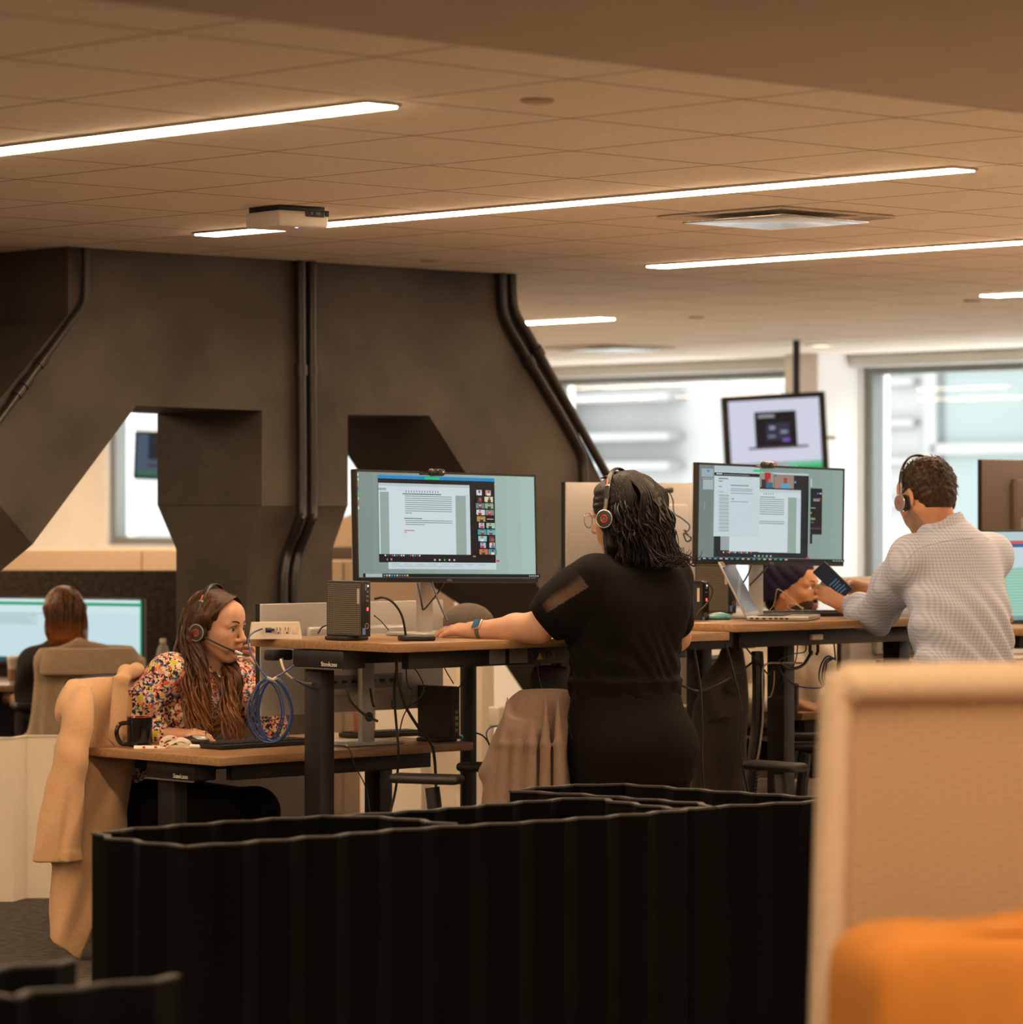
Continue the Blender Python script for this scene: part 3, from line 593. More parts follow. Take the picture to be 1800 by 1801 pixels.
accordion('white folded paper divider on the carpet at far left, beside the hanging tan coat', GW, [onZ(-70, 1592, 0), onZ(20, 1585, 0), onZ(118, 1577, 0), onZ(260, 1560, 0)], .65, m_whitep, pitch=.10, amp=.04)
accordion('white folded paper divider behind the low desk, seen under the middle standing desk', GW, [atY(640, 1500, 14.6), atY(720, 1500, 14.5), atY(800, 1500, 14.7), atY(874, 1500, 14.5)], 1.02, m_whitep, pitch=.11, amp=.02)

# ---------------------------------------------------------------- tan booth and cushion at right
Yb = 5.8
m_knit = M('tan_knit', (.56, .385, .235), .95, sheen=.15); nt = m_knit.node_tree; b = nt.nodes['Principled BSDF']
tc = nt.nodes.new('ShaderNodeTexCoord'); mp = nt.nodes.new('ShaderNodeMapping'); mp.inputs['Scale'].default_value = (12, 1, 25); mp.inputs['Rotation'].default_value = (0, .05, 0)
wv = nt.nodes.new('ShaderNodeTexBrick'); wv.inputs['Scale'].default_value = 1.0; wv.inputs['Color1'].default_value = (.64, .455, .29, 1); wv.inputs['Color2'].default_value = (.61, .43, .27, 1); wv.inputs['Mortar'].default_value = (.35, .22, .125, 1); wv.inputs['Mortar Size'].default_value = .22; wv.inputs['Mortar Smooth'].default_value = .9
cb = nt.nodes.new('ShaderNodeCombineXYZ'); sx = nt.nodes.new('ShaderNodeSeparateXYZ')
nt.links.new(tc.outputs['Object'], mp.inputs[0]); nt.links.new(mp.outputs[0], sx.inputs[0]); nt.links.new(sx.outputs[0], cb.inputs[0]); nt.links.new(sx.outputs[2], cb.inputs[1]); nt.links.new(cb.outputs[0], wv.inputs[0]); nt.links.new(wv.outputs[0], b.inputs['Base Color'])
tl = atY(1440, 1164, Yb); zt = tl.z; xl = tl.x
booth = thing('booth', 'tan upholstered high booth back in the right foreground, behind the orange cushion', 'booth', (xl+.6, Yb, 0), math.radians(4))
def rrect(x0, x1, z0, z1, r, n=8):
    pts = [(x0, z0)]
    for k in range(n+1): a = PI-k*PI/2/n; pts.append((x0+r+r*math.cos(a), z1-r+r*math.sin(a)))
    for k in range(n+1): a = PI/2-k*PI/2/n; pts.append((x1-r+r*math.cos(a), z1-r+r*math.sin(a)))
    pts.append((x1, z0)); return pts
o_ = rrect(-.605, .9, .05, zt, .035); lean = lambda x, z: x-.022*(zt-z)/.6*(1 if x < 0 else 0)
mb = MB(); B_ = MB()
rim_p = smoothpath([(-.615, 0, .1), (-.598, 0, .6), (-.577, 0, zt-.085), (-.556, 0, zt-.042), (-.50, 0, zt-.034), (0, 0, zt-.032), (.9, 0, zt-.030)], 6)
rim = MB(); rim.tube(rim_p, [.027]*16+[.029, .031]+[.034]*(len(rim_p)-18), 14, up=(0, 1, 0), flat=1.25); rim.build('padded_rim', m_tan, booth)
MB().box((.15, .012, zt/2-.005), (1.46, .05, zt-.05), .01).build('knit_panel', m_knit, booth)
MB().box((.15, -.42, .28), (1.35, .75, .30), .05, 3).build('seat', m_tan, booth)
MB().box((.15, -.40, .07), (1.2, .6, .12), .01).build('plinth', blackm, booth)
m_or = M('orange_velvet', (.50, .185, .018), .8, noise=.07, nscale=12, bump=.15, bscale=60)
# cushion: puffed rounded box
def cushion(w, d, h, n=26):
    mb = MB(); bm = bmesh.new(); bmesh.ops.create_cube(bm, size=2); bmesh.ops.subdivide_edges(bm, edges=bm.edges[:], cuts=n, use_grid_fill=True)
    for v in bm.verts:
        x, y, z = v.co; 
        q = lambda a, b, c: a*math.sqrt(max(0, 1-.28*b*b*abs(b)-.28*c*c*abs(c)))
        r = .80
        X_, Y__, Z_ = x, y, z
        L = (abs(x)**9+abs(y)**9+abs(z)**9)**(1/9); X_, Y__, Z_ = x/L, y/L, z/L
        bulge = 1+.16*(1-X_*X_)*(1-Z_*Z_)
        wr = .010*math.sin(9*X_+3*Z_)*(1-abs(X_))*abs(Z_)**3
        v.co = (X_*w/2, Y__*d/2*bulge, Z_*h/2+wr)
    bm.verts.index_update(); mb.add([v.co.copy() for v in bm.verts], [[v.index for v in f.verts] for f in bm.faces]); bm.free(); return mb
ct = atY(1452, 1628, 5.45)
cu = thing('cushion', 'plump orange back cushion in the bottom right corner, against the tan booth', 'cushion', (ct.x+.425, 5.50, ct.z-.245), math.radians(15))
cushion(.82, .27, .50).build('cover', m_or, cu)
pp = MB(); pp.tube([(-.30, -.10, .245), (-.05, -.11, .252), (.2, -.11, .25), (.36, -.1, .24)], .006, 8); pp.build('piping', m_or, cu)
# ---------------------------------------------------------------- smooth solid modelling on a grid (bodies, clothes, hair)
def unit(v): v = np.array(v, float); return v/np.linalg.norm(v)
class SDF:
    def __init__(s, lo, hi, h):
        s.lo = np.array(lo, float); s.h = h; s.n = np.ceil((np.array(hi, float)-s.lo)/h).astype(int)+1
        s.d = np.full(tuple(s.n), 1.0, np.float32)
    def win(s, lo, hi):
        a = np.clip(np.floor((np.minimum(lo, hi)-s.lo)/s.h).astype(int), 0, s.n); b = np.clip(np.ceil((np.maximum(lo, hi)-s.lo)/s.h).astype(int)+1, 0, s.n)
        return tuple(slice(x, y) for x, y in zip(a, b))
    def pts(s, w): return np.meshgrid(*[s.lo[i]+s.h*np.arange(w[i].start, w[i].stop) for i in range(3)], indexing='ij', sparse=True)
    def put(s, lo, hi, fn, k, mode):
        m = max(k, 3*s.h)+.012; w = s.win(np.array(lo)-m, np.array(hi)+m)
        if any(x.stop <= x.start for x in w): return s
        X, Y, Z = s.pts(w); b = fn(X, Y, Z).astype(np.float32); a = s.d[w]
        if mode == '-': b = -b; hh = np.maximum(k-np.abs(a-b), 0)/k if k else 0; s.d[w] = np.maximum(a, b)+hh*hh*k*.25
        elif mode == '&': s.d[w] = np.maximum(a, b)
        else: hh = np.maximum(k-np.abs(a-b), 0)/k if k else 0; s.d[w] = np.minimum(a, b)-hh*hh*k*.25
        return s
    def cap(s, a, b, ra, rb=None, k=.02, mode='+'):
        a = np.array(a, float); b = np.array(b, float); rb = ra if rb is None else rb; ab = b-a; L = max(ab@ab, 1e-12); r = max(ra, rb)
        def fn(X, Y, Z):
            x, y, z = X-a[0], Y-a[1], Z-a[2]; t = np.clip((x*ab[0]+y*ab[1]+z*ab[2])/L, 0, 1)
            return np.sqrt((x-t*ab[0])**2+(y-t*ab[1])**2+(z-t*ab[2])**2)-(ra+(rb-ra)*t)
        return s.put(np.minimum(a, b)-r, np.maximum(a, b)+r, fn, k, mode)
    def chain(s, pts, rs, k=.02, mode='+'):
        for i in range(len(pts)-1): s.cap(pts[i], pts[i+1], rs[i], rs[i+1], k, mode)
        return s
    def ell(s, c, r, ax=None, k=.02, mode='+'):
        c = np.array(c, float); A = np.eye(3) if ax is None else np.array([list(v) for v in ax], float); r = np.array(r, float)
        ext = np.sqrt(((A*r[:, None])**2).sum(0))
        def fn(X, Y, Z):
            x, y, z = X-c[0], Y-c[1], Z-c[2]
            q = [(x*A[i, 0]+y*A[i, 1]+z*A[i, 2]) for i in range(3)]
            k0 = np.sqrt(sum((q[i]/r[i])**2 for i in range(3))); k1 = np.sqrt(sum((q[i]/r[i]**2)**2 for i in range(3)))+1e-9
            return k0*(k0-1)/k1
        return s.put(c-ext, c+ext, fn, k, mode)
    def seg(s, a, b, wa, wb, right, k=.03, mode='+', mod=None, sq=2.0):
        """elliptical column from a to b; wa=(half width, half depth) across 'right' and the third axis"""
        a = np.array(a, float); b = np.array(b, float); ab = b-a; L = np.linalg.norm(ab); t_ = ab/L
        r = np.array(right, float); r = r-t_*(r@t_); r /= np.linalg.norm(r); f = np.cross(t_, r); m = max(*wa, *wb)
        def fn(X, Y, Z):
            x, y, z = X-a[0], Y-a[1], Z-a[2]; h = x*t_[0]+y*t_[1]+z*t_[2]; t = np.clip(h/L, 0, 1)
            p = x*r[0]+y*r[1]+z*r[2]; q = x*f[0]+y*f[1]+z*f[2]; w = wa[0]+(wb[0]-wa[0])*t; d = wa[1]+(wb[1]-wa[1])*t
            u, v = p/w, q/d; rho = (np.abs(u)**sq+np.abs(v)**sq)**(1/sq)
            e = (rho-1)*np.minimum(w, d)
            if mod is not None: e = e+mod(t, np.arctan2(v, u), p, q)
            o = np.abs(h-np.clip(h, 0, L)); return np.where(o > 0, np.sqrt(np.maximum(e, 0)**2+o**2)+np.minimum(e, 0)*(o <= 0), e)
        return s.put(np.minimum(a, b)-m, np.maximum(a, b)+m, fn, k, mode)
    def loft(s, secs, right, k=.04, mod=None, mode='+', ext=.0):
        """trunk through sections (centre, half width, half depth), ordered by height, smoothly interpolated in z"""
        secs = sorted(secs, key=lambda q: q[0][2]); zs = np.array([q[0][2] for q in secs]); A = np.array([[*q[0][:2], q[1], q[2]] for q in secs])
        r = unit(np.array([right[0], right[1], 0])); f = np.array([-r[1], r[0], 0]); m = max(max(q[1], q[2]) for q in secs)+.03
        tg = np.gradient(A, zs, axis=0) if len(secs) > 2 else np.tile((A[1]-A[0])/(zs[1]-zs[0]), (2, 1))
        def fn(X, Y, Z):
            z = np.clip(Z, zs[0], zs[-1]); i = np.clip(np.searchsorted(zs, z)-1, 0, len(zs)-2); h = zs[i+1]-zs[i]; t = (z-zs[i])/h; t2, t3 = t*t, t*t*t
            g = lambda c: (2*t3-3*t2+1)*A[i, c]+(t3-2*t2+t)*h*tg[i, c]+(3*t2-2*t3)*A[i+1, c]+(t3-t2)*h*tg[i+1, c]
            x, y, w, d = X-g(0), Y-g(1), g(2), g(3); p, q = x*r[0]+y*r[1], x*f[0]+y*f[1]
            e = (np.sqrt((p/w)**2+(q/d)**2)-1)*np.minimum(w, d)
            if mod is not None: e = e+mod((z-zs[0])/(zs[-1]-zs[0]), np.arctan2(q/d, p/w), p, q)
            o = np.maximum(np.maximum(Z-zs[-1], zs[0]-Z), 0); return np.where(o > 0, np.sqrt(np.maximum(e, 0)**2+o**2), e)
        lo = np.array([A[:, 0].min()-m, A[:, 1].min()-m, zs[0]]); hi = np.array([A[:, 0].max()+m, A[:, 1].max()+m, zs[-1]])
        return s.put(lo, hi, fn, k, mode)
    def neckcut(s, nb, n, r=.10):
        """cuts the collar opening flat, close to the neck only"""
        n = unit(n); X, Y, Z = s.pts(tuple(slice(0, x) for x in s.n)); nb = np.array(nb, float); h = (X-nb[0])*n[0]+(Y-nb[1])*n[1]+(Z-nb[2])*n[2]
        ra = np.sqrt(np.maximum((X-nb[0])**2+(Y-nb[1])**2+(Z-nb[2])**2-h*h, 0)); s.d = np.maximum(s.d, np.where(ra < r, h, -1)).astype(np.float32); return s
    def clip(s, c, n, k=0):
        """keep the side the normal points away from"""
        c = np.array(c, float); n = np.array(n, float); n /= np.linalg.norm(n)
        X, Y, Z = s.pts(tuple(slice(0, x) for x in s.n)); s.d = np.maximum(s.d, ((X-c[0])*n[0]+(Y-c[1])*n[1]+(Z-c[2])*n[2]).astype(np.float32)); return s
    def warp(s, fn):
        X, Y, Z = s.pts(tuple(slice(0, x) for x in s.n)); s.d = (s.d+fn(X, Y, Z)).astype(np.float32); return s
    def shell(s, t): s.d = np.maximum(s.d, -(s.d+t)); return s
    def mesh(s):
        d = s.d.copy(); d[0] = d[-1] = 1; d[:, 0] = d[:, -1] = 1; d[:, :, 0] = d[:, :, -1] = 1
        neg = d < 0; nx, ny, nz = d.shape
        cnt = np.zeros((nx-1, ny-1, nz-1), np.int8)
        for i in (0, 1):
            for j in (0, 1):
                for k in (0, 1): cnt += neg[i:nx-1+i, j:ny-1+j, k:nz-1+k]
        I = np.argwhere((cnt > 0) & (cnt < 8)); idx = -np.ones(cnt.shape, np.int64); idx[tuple(I.T)] = np.arange(len(I))
        acc = np.zeros((len(I), 3)); c = np.zeros(len(I)); cor = np.array([(i, j, k) for i in (0, 1) for j in (0, 1) for k in (0, 1)])
        V = {tuple(q): d[I[:, 0]+q[0], I[:, 1]+q[1], I[:, 2]+q[2]].astype(float) for q in cor}
        for q in cor:
            for ax in range(3):
                if q[ax]: continue
                q2 = q.copy(); q2[ax] = 1; a, b = V[tuple(q)], V[tuple(q2)]; m = (a < 0) != (b < 0)
                t = np.where(m, a/np.where(a == b, 1, a-b), 0); p = np.tile(q.astype(float), (len(I), 1)); p[:, ax] = t
                acc += p*m[:, None]; c += m
        P = s.lo+s.h*(I+acc/c[:, None]); faces = []
        for ax in range(3):
            o1, o2 = [(1, 2), (2, 0), (0, 1)][ax]
            sl = [slice(None)]*3; sl2 = [slice(None)]*3; sl[ax] = slice(0, -1); sl2[ax] = slice(1, None)
            a, b = neg[tuple(sl)], neg[tuple(sl2)]
            for flip in (0, 1):
                E_ = np.argwhere((a & ~b) if flip == 0 else (~a & b))
                e1 = np.zeros(3, int); e1[o1] = 1; e2 = np.zeros(3, int); e2[o2] = 1
                E_ = E_[(E_[:, o1] > 0) & (E_[:, o2] > 0) & (E_[:, o1] < d.shape[o1]-1) & (E_[:, o2] < d.shape[o2]-1)]
                g = lambda o: idx[tuple((E_+o).T)]
                q = np.stack([g(-e1-e2), g(-e2), g(0*e1), g(-e1)], 1)
                faces.append(q if flip == 0 else q[:, ::-1])
        return P, np.concatenate(faces)
def relax(P, Fc, it=1, lam=.5):
    for _ in range(it):
        acc = np.zeros_like(P); c = np.zeros(len(P))
        for a in range(4):
            b = (a+1) % 4; np.add.at(acc, Fc[:, a], P[Fc[:, b]]); np.add.at(c, Fc[:, a], 1); np.add.at(acc, Fc[:, b], P[Fc[:, a]]); np.add.at(c, Fc[:, b], 1)
        P = P+(acc/np.maximum(c, 1)[:, None]-P)*lam
    return P
def meshobj(name, pieces, mats, parent=None, base=None, matfn=None, relax_it=1):
    """pieces: list of SDFs (or (P, F)); world coordinates; base = the origin the object gets"""
    Ps, Fs, o = [], [], 0
    for q in pieces:
        P, Fc = q.mesh() if isinstance(q, SDF) else q
        if relax_it: P = relax(P, Fc, relax_it)
        Ps.append(P); Fs.append(Fc+o); o += len(P)
    P = np.concatenate(Ps); Fc = np.concatenate(Fs); ctr = P[Fc].mean(1)
    org = np.array(wmat(parent).translation if parent is not None else (base if base is not None else (0, 0, 0)))
    me = bpy.data.meshes.new(name); me.vertices.add(len(P)); me.vertices.foreach_set('co', (P-org).astype(np.float32).ravel())
    me.loops.add(len(Fc)*4); me.loops.foreach_set('vertex_index', Fc.astype(np.int32).ravel()); me.polygons.add(len(Fc)); me.polygons.foreach_set('loop_start', np.arange(len(Fc), dtype=np.int32)*4)
    me.polygons.foreach_set('use_smooth', np.ones(len(Fc), bool))
    for m in (mats if isinstance(mats, (list, tuple)) else [mats]): me.materials.append(m)
    if matfn is not None: me.polygons.foreach_set('material_index', matfn(ctr).astype(np.int32))
    me.update(calc_edges=True); me.validate()
    ob = bpy.data.objects.new(name, me); C.objects.link(ob)
    if parent is not None: ob.parent = parent
    elif base is not None: ob.location = base
    return ob
class Frame:
    """head or hand frame: origin, forward, left, up"""
    def __init__(s, O, f, up=(0, 0, 1), sc=1.0, roll=0):
        s.O = np.array(O, float); s.f = unit(f); s.l = unit(np.cross(np.array(up, float), s.f)); s.u = np.cross(s.f, s.l); s.s = sc
        if roll: c, q = math.cos(roll), math.sin(roll); s.l, s.u = s.l*c+s.u*q, s.u*c-s.l*q
    def p(s, f, l, u): return s.O+s.s*(f*s.f+l*s.l+u*s.u)
    @property
    def ax(s): return (s.f, s.l, s.u)
    def inv(s, P): q = (P-s.O)/s.s; return np.stack([q@s.f, q@s.l, q@s.u], -1)
def head_sdf(H, g, male=False):
    e = lambda c, r, k=.02, mode='+': g.ell(H.p(*c), [x*H.s for x in r], H.ax, k*H.s, mode)
    c_ = lambda a, b, ra, rb, k=.015, mode='+': g.cap(H.p(*a), H.p(*b), ra*H.s, rb*H.s, k*H.s, mode)
    e((-.012, 0, .032), (.095, .074, .084)); e((.03, 0, -.025), (.058, .060, .085), .04)
    j = .004 if male else 0
    for q in (1, -1):
        c_((.0, q*.052, -.05), (.052, q*(.016+j), -.099), .017+j, .015+j, .03); e((.060, q*.040, -.028), (.022, .022, .022), .025)
        e((.066, q*.028, -.062), (.02, .02, .024), .02)
    e((.064, 0, -.103), (.020, .019+j, .015), .02)
    e((.070, 0, .042), (.018, .045, .034), .04)
    for q in (1, -1): c_((.085, q*.012, .013), (.074, q*.047, .012), .009+j*.6, .008, .016)
    for q in (1, -1): e((.101, q*.032, -.003), (.021, .0195, .0125), .009, '-')
    c_((.090, 0, .006), (.110, 0, -.036), .0075, .0105, .012); e((.108, 0, -.040), (.011, .0105, .0095), .008)
    for q in (1, -1): e((.096, q*.012, -.043), (.010, .0075, .007), .006)
    e((.0875, 0, -.068), (.010, .021, .0055), .005); e((.0865, 0, -.0775), (.0100, .018, .0062), .005); e((.080, 0, -.088), (.008, .014, .005), .006, '-') if False else None
    c_((.0995, .014, -.0725), (.0995, -.014, -.0725), .0016, .0016, .003, '-')
    for q in (1, -1):
        e((-.012, q*.077, -.012), (.017, .0075, .031), .006); e((-.006, q*.083, -.012), (.008, .006, .018), .006, '-')
        for k in range(6):                    # upper lid
            a, b = -1+k/3, -1+(k+1)/3
            c_((.0895-.006*a*a, q*(.032+.0135*a), .0015+.0075*(1-a*a)), (.0895-.006*b*b, q*(.032+.0135*b), .0015+.0075*(1-b*b)), .0026, .0026, .004)
m_eye = M('eye_white', (.72, .68, .64), .15); m_pup = M('pupil', (.008, .008, .008), .1)
def eyes(H, parent, iris, look=(1, 0, 0), which=(1, -1)):
    mi = M('iris_%d_%d_%d' % iris, iris, .2)
    for q in which:
        c = H.p(.0785, q*.032, -.0040); r = .0134*H.s; g = unit(look[0]*H.f+look[1]*H.l+look[2]*H.u)
        mb = MB(); mb.sphere(c, r, 20, 14); mb.sphere(c+g*r*.42, r*.68, 16, 10, mi=1); mb.sphere(c+g*r*.86, r*.33, 12, 8, mi=2)
        mb.build('eye', [m_eye, mi, m_pup], parent, world=True)
def lashes(H, parent):
    for q in (1, -1):
        P = [H.p(.0925-.006*a*a, q*(.032+.0145*a), .0015+.0070*(1-a*a)) for a in (-1, -.66, -.33, 0, .33, .66, 1, 1.2)]
        MB().tube(P, [.0008, .0014, .0016, .0018, .0019, .0019, .0016, .0006], 6).build('eyelash', m_pup, parent, world=True)
def brows(H, parent, mat, th=.0032):
    for q in (1, -1):
        mb = MB(); P = [H.p(.0985, q*.013, .0175), H.p(.0960, q*.026, .0225), H.p(.0890, q*.040, .0228), H.p(.0790, q*.051, .017)]
        mb.tube(smoothpath(P, 4), [th*.8, th, th, th, th, th*.95, th*.9, th*.8, th*.7, th*.6, th*.5, th*.4, th*.3][:13], 6, flat=.8); mb.build('eyebrow', mat, parent, world=True)
def hand_sdf(g, wrist, d, n, side, curl=(.3, .35, .4, .45), spread=.10, thumb=(.7, .5, .35), L=1.0, r=1.0, splay=None):
    """wrist point, d = wrist to knuckles, n = out of the back of the hand, side = +1 when the thumb lies towards cross(n, d)*(-1)... t = thumb side"""
    d = unit(d); n = np.array(n, float); n = unit(n-d*(n@d)); t = np.cross(d, n)*side; w = np.array(wrist, float)
    pt = lambda a, b, c: w+L*(a*d+b*t+c*n)
    g.cap(pt(-.03, 0, 0), pt(.02, 0, 0), .025*r, .026*r, .02)
    for b, a in ((.026, .082), (.009, .088), (-.009, .084), (-.025, .076)): g.cap(pt(.015, b*.6, 0), pt(a, b, .002), .015*r, .0115*r, .016)
    tips = []
    base = [(.082, .027), (.089, .009), (.084, -.009), (.075, -.026)]; ln = [(.040, .024, .020), (.044, .028, .021), (.041, .026, .020), (.032, .019, .018)]
    for i in range(4):
        p = pt(base[i][0], base[i][1], .002); a = curl[i] if not isinstance(curl[i], (tuple, list)) else curl[i][0]; ang = 0; sp = (splay or (spread*1.2, spread*.35, -spread*.4, -spread*1.3))[i]
        rr = [.0092*r, .0084*r, .0076*r, .0066*r]; ch = [p]
        cs = curl[i] if isinstance(curl[i], (tuple, list)) else (curl[i], curl[i]*1.15, curl[i]*.8)
        for j in range(3):
            ang += cs[j]; dv = math.cos(ang)*(d*math.cos(sp)+t*math.sin(sp))-math.sin(ang)*n; ch.append(ch[-1]+L*ln[i][j]*dv)
        g.chain(ch, rr, .0045); tips.append((ch[-1], dv))
    o, dn, c2 = thumb; p = pt(.022, .022, -.006); dv = unit(d*math.cos(o)+t*math.sin(o)-n*dn); p1 = p+L*.040*dv; dv2 = unit(dv+d*c2*.6-n*c2*.3); p2 = p1+L*.031*dv2; dv3 = unit(dv2+d*c2*.5); p3 = p2+L*.026*dv3
    g.chain([p, p1, p2, p3], [.0150*r, .0115*r, .0100*r, .0080*r], .007); tips.append((p3, dv3)); return tips, n
def nails(tips, n, parent, mat, r=1.0):
    mb = MB()
    for (p, dv) in tips:
        nn = unit(n-dv*(n@dv)); R = Matrix((dv, np.cross(nn, dv), nn)).transposed(); mb.sphere(Vector(p)+Vector(nn)*.0048*r, (.0062*r, .0048*r, .0022*r), 10, 6, R=R)
    return mb.build('nail', mat, parent, world=True)
def lock(mb, pts, r0, r1=None, wave=0, freq=2.5, ph=0, n=6, flat=.6, ax=None, seg=7, mi=0):
    P = smoothpath(pts, seg); k = len(P); out = []; ax = Vector(ax) if ax is not None else Vector((1, 0, 0))
    for i, p in enumerate(P):
        t = i/(k-1); T = (P[min(k-1, i+1)]-P[max(0, i-1)]).normalized(); b = T.cross(ax); b = b.normalized() if b.length > 1e-5 else Vector((0, 1, 0)); a2 = b.cross(T)
        out.append(p+(a2*math.sin(freq*2*PI*t+ph)+b*.6*math.cos(freq*2*PI*t+ph))*wave*min(1, 1.8*t))
    r1 = r0*.25 if r1 is None else r1
    rr = [r0*(.55+.45*min(1, i/(k*.25)))*(1-t_)+(r1)*t_ for i, t_ in ((i, (i/(k-1))**2.2) for i in range(k))]
    mb.tube(out, rr, n, flat=flat, up=ax, mi=mi)
def hair_mat(name, c1, c2, sc=260, rough=.38, tip=None, tipz=None):
    m = M(name, c1, rough, spec=.28); nt = m.node_tree; b = nt.nodes['Principled BSDF']
    tc = nt.nodes.new('ShaderNodeTexCoord'); mp = nt.nodes.new('ShaderNodeMapping'); mp.inputs['Scale'].default_value = (1, 1, .06)
    n = nt.nodes.new('ShaderNodeTexNoise'); n.inputs['Scale'].default_value = sc; n.inputs['Detail'].default_value = 3
    r = nt.nodes.new('ShaderNodeValToRGB'); r.color_ramp.elements[0].position = .38; r.color_ramp.elements[1].position = .66; r.color_ramp.elements[0].color = (*c1, 1); r.color_ramp.elements[1].color = (*c2, 1)
    bp = nt.nodes.new('ShaderNodeBump'); bp.inputs['Strength'].default_value = .6; bp.inputs['Distance'].default_value = .004
    nt.links.new(tc.outputs['Object'], mp.inputs[0]); nt.links.new(mp.outputs[0], n.inputs[0]); nt.links.new(n.outputs[0], r.inputs[0]); nt.links.new(n.outputs[0], bp.inputs['Height']); nt.links.new(bp.outputs[0], b.inputs['Normal'])
    if tip:
        sx = nt.nodes.new('ShaderNodeSeparateXYZ'); mr = nt.nodes.new('ShaderNodeMapRange'); mr.inputs[1].default_value = tipz[0]; mr.inputs[2].default_value = tipz[1]; mr.inputs[3].default_value = 1; mr.inputs[4].default_value = 0
        mx = nt.nodes.new('ShaderNodeMix'); mx.data_type = 'RGBA'; mx.inputs[7].default_value = (*tip, 1)
        nt.links.new(tc.outputs['Object'], sx.inputs[0]); nt.links.new(sx.outputs[2], mr.inputs[0]); nt.links.new(mr.outputs[0], mx.inputs[0]); nt.links.new(r.outputs[0], mx.inputs[6]); nt.links.new(mx.outputs[2], b.inputs['Base Color'])
    else: nt.links.new(r.outputs[0], b.inputs['Base Color'])
    return m
m_red = M('headset_red', (.55, .04, .02), .4); m_orange = M('headset_orange', (.72, .14, .03), .4); m_ring = M('headset_silver_rim', (.50, .48, .45), .3, .6); m_cush = M('headset_cushion', (.012, .011, .011), .6); m_slide = M('headset_slider_metal', (.16, .14, .12), .35, .5)
m_face = M('headset_cup_face', (.028, .027, .026), .4)
def headset(H, label, band=None, mic=None, wid=.083, up=.128, back=-.012, cup_u=-.012, face=None, ledc=None, shift=0, sides=(1, -1), tilt=0):
    """over-ear headset on head frame H"""
    root = thing('headset', label, 'headset', Vector(H.p(0, 0, up))); C3 = lambda f, l, u: Vector(H.p(f, l, u))
    arc = []
    for k in range(25):
        a = math.radians(18+144*k/24); arc.append(C3(back+tilt*math.sin(a), (wid+.004)*math.cos(a)*1.03, cup_u+.02+(up-cup_u-.02)*math.sin(a)))
    MB().tube(arc, .010, 10, flat=.42, up=Vector(H.u)).build('headband', black, root, world=True)
    for q in sides:
        cu = C3(back+.006, q*(wid+.006), cup_u); nl = Vector(H.l)*q
        s0 = arc[0] if q > 0 else arc[-1]; s1 = arc[3] if q > 0 else arc[-4]
        sl = MB(); sl.tube([cu+Vector(H.u)*.030*H.s, cu.lerp(s0, .5)+Vector(H.u)*.012, s0, arc[1] if q > 0 else arc[-2], s1], .0075, 10, flat=.5, up=nl); sl.build('slider', m_slide, root, world=True)
        MB().tube([s1, arc[4] if q > 0 else arc[-5], arc[5] if q > 0 else arc[-6]], .0082, 10, flat=.52, up=nl).build('orange_band', m_orange, root, world=True)
        MB().tube([arc[3] if q > 0 else arc[-4], (arc[3] if q > 0 else arc[-4]).lerp(arc[4] if q > 0 else arc[-5], .35)], .0098, 10, flat=.55, up=nl).build('silver_clip', m_ring, root, world=True)
        R = Matrix((Vector(H.f), Vector(H.u), nl)).transposed() if q < 0 else Matrix((Vector(H.u), Vector(H.f), nl)).transposed()
        ec = MB(); ec.lathe([(.024, -.006), (.030, -.004), (.0305, .010), (.0300, .013)], cu, 28, R); eo = ec.build('ear_cup', black, root, world=True)
        MB().lathe([(.020, -.022), (.029, -.019), (.031, -.012), (.026, -.006)], cu, 28, R).build('ear_cushion', m_cush, eo, world=True)
        MB().lathe([(.0303, .010), (.0312, .0125), (.0295, .0142), (.0288, .0135)], cu, 32, R).build('silver_rim', m_ring, eo, world=True)
        MB().lathe([(.0288, .0134), (.020, .0142), (0, .0144)], cu, 28, R).build('cup_face', face or m_face, eo, world=True)
        rg = MB(); rg.tube([cu+R @ Vector((.0115*math.cos(a), .0115*math.sin(a), .0148)) for a in [2*PI*k/24 for k in range(24)]], .0022, 6, cyc=True, flat=.5, up=nl); rg.build('red_ring', m_red, eo, world=True)
        MB().lathe([(.0065, .0144), (.0065, .0150), (0, .0151)], cu, 16, R).build('center_badge', m_slide, eo, world=True)
        if ledc is not None and q == ledc: MB().sphere(cu-Vector(H.f)*.0-Vector(H.u)*.030+nl*.002, .0022, 8, 6).build('status_light', M('headset_led', (.3, .4, .6), .4, emit=(.5, .7, 1), estr=2), eo, world=True)
    if mic:
        q = mic; cu = C3(back+.006, q*(wid+.006), cup_u); e = C3(.125, q*.045, -.082)
        st = cu+Vector(H.f)*.026-Vector(H.u)*.014; mid = st.lerp(e, .5)+Vector(H.l)*q*.006
        P = smoothpath([st, mid, e], 6); bo = MB().tube(P, .0042, 8, flat=.8).build('microphone_boom', black, root, world=True)
        dv = (P[-1]-P[-2]).normalized(); MB().tube([e-dv*.018, e-dv*.012, e+dv*.006, e+dv*.011], [.005, .0062, .0058, .003], 10).build('microphone_tip', M('grey_mic_tip', (.42, .50, .58), .35, .2), bo, world=True)
    return root
# ---------------------------------------------------------------- people
def skin(name, c, bumpk=.08): return M(name, c, .48, spec=.4, noise=.07, nscale=25, bump=bumpk, bscale=300, sub=.12)
A_ = lambda x, y, Y: np.array(atY(x, y, Y))
def person(name_label, cat, pieces, mats, base, matfn=None):
    o = meshobj('person', pieces, mats, None, base, matfn); return tag(o, name_label, cat)
def grid_around(pts, pad, h): P = np.array([np.array(p, float) for p in pts]); return SDF(P.min(0)-pad, P.max(0)+pad, h)

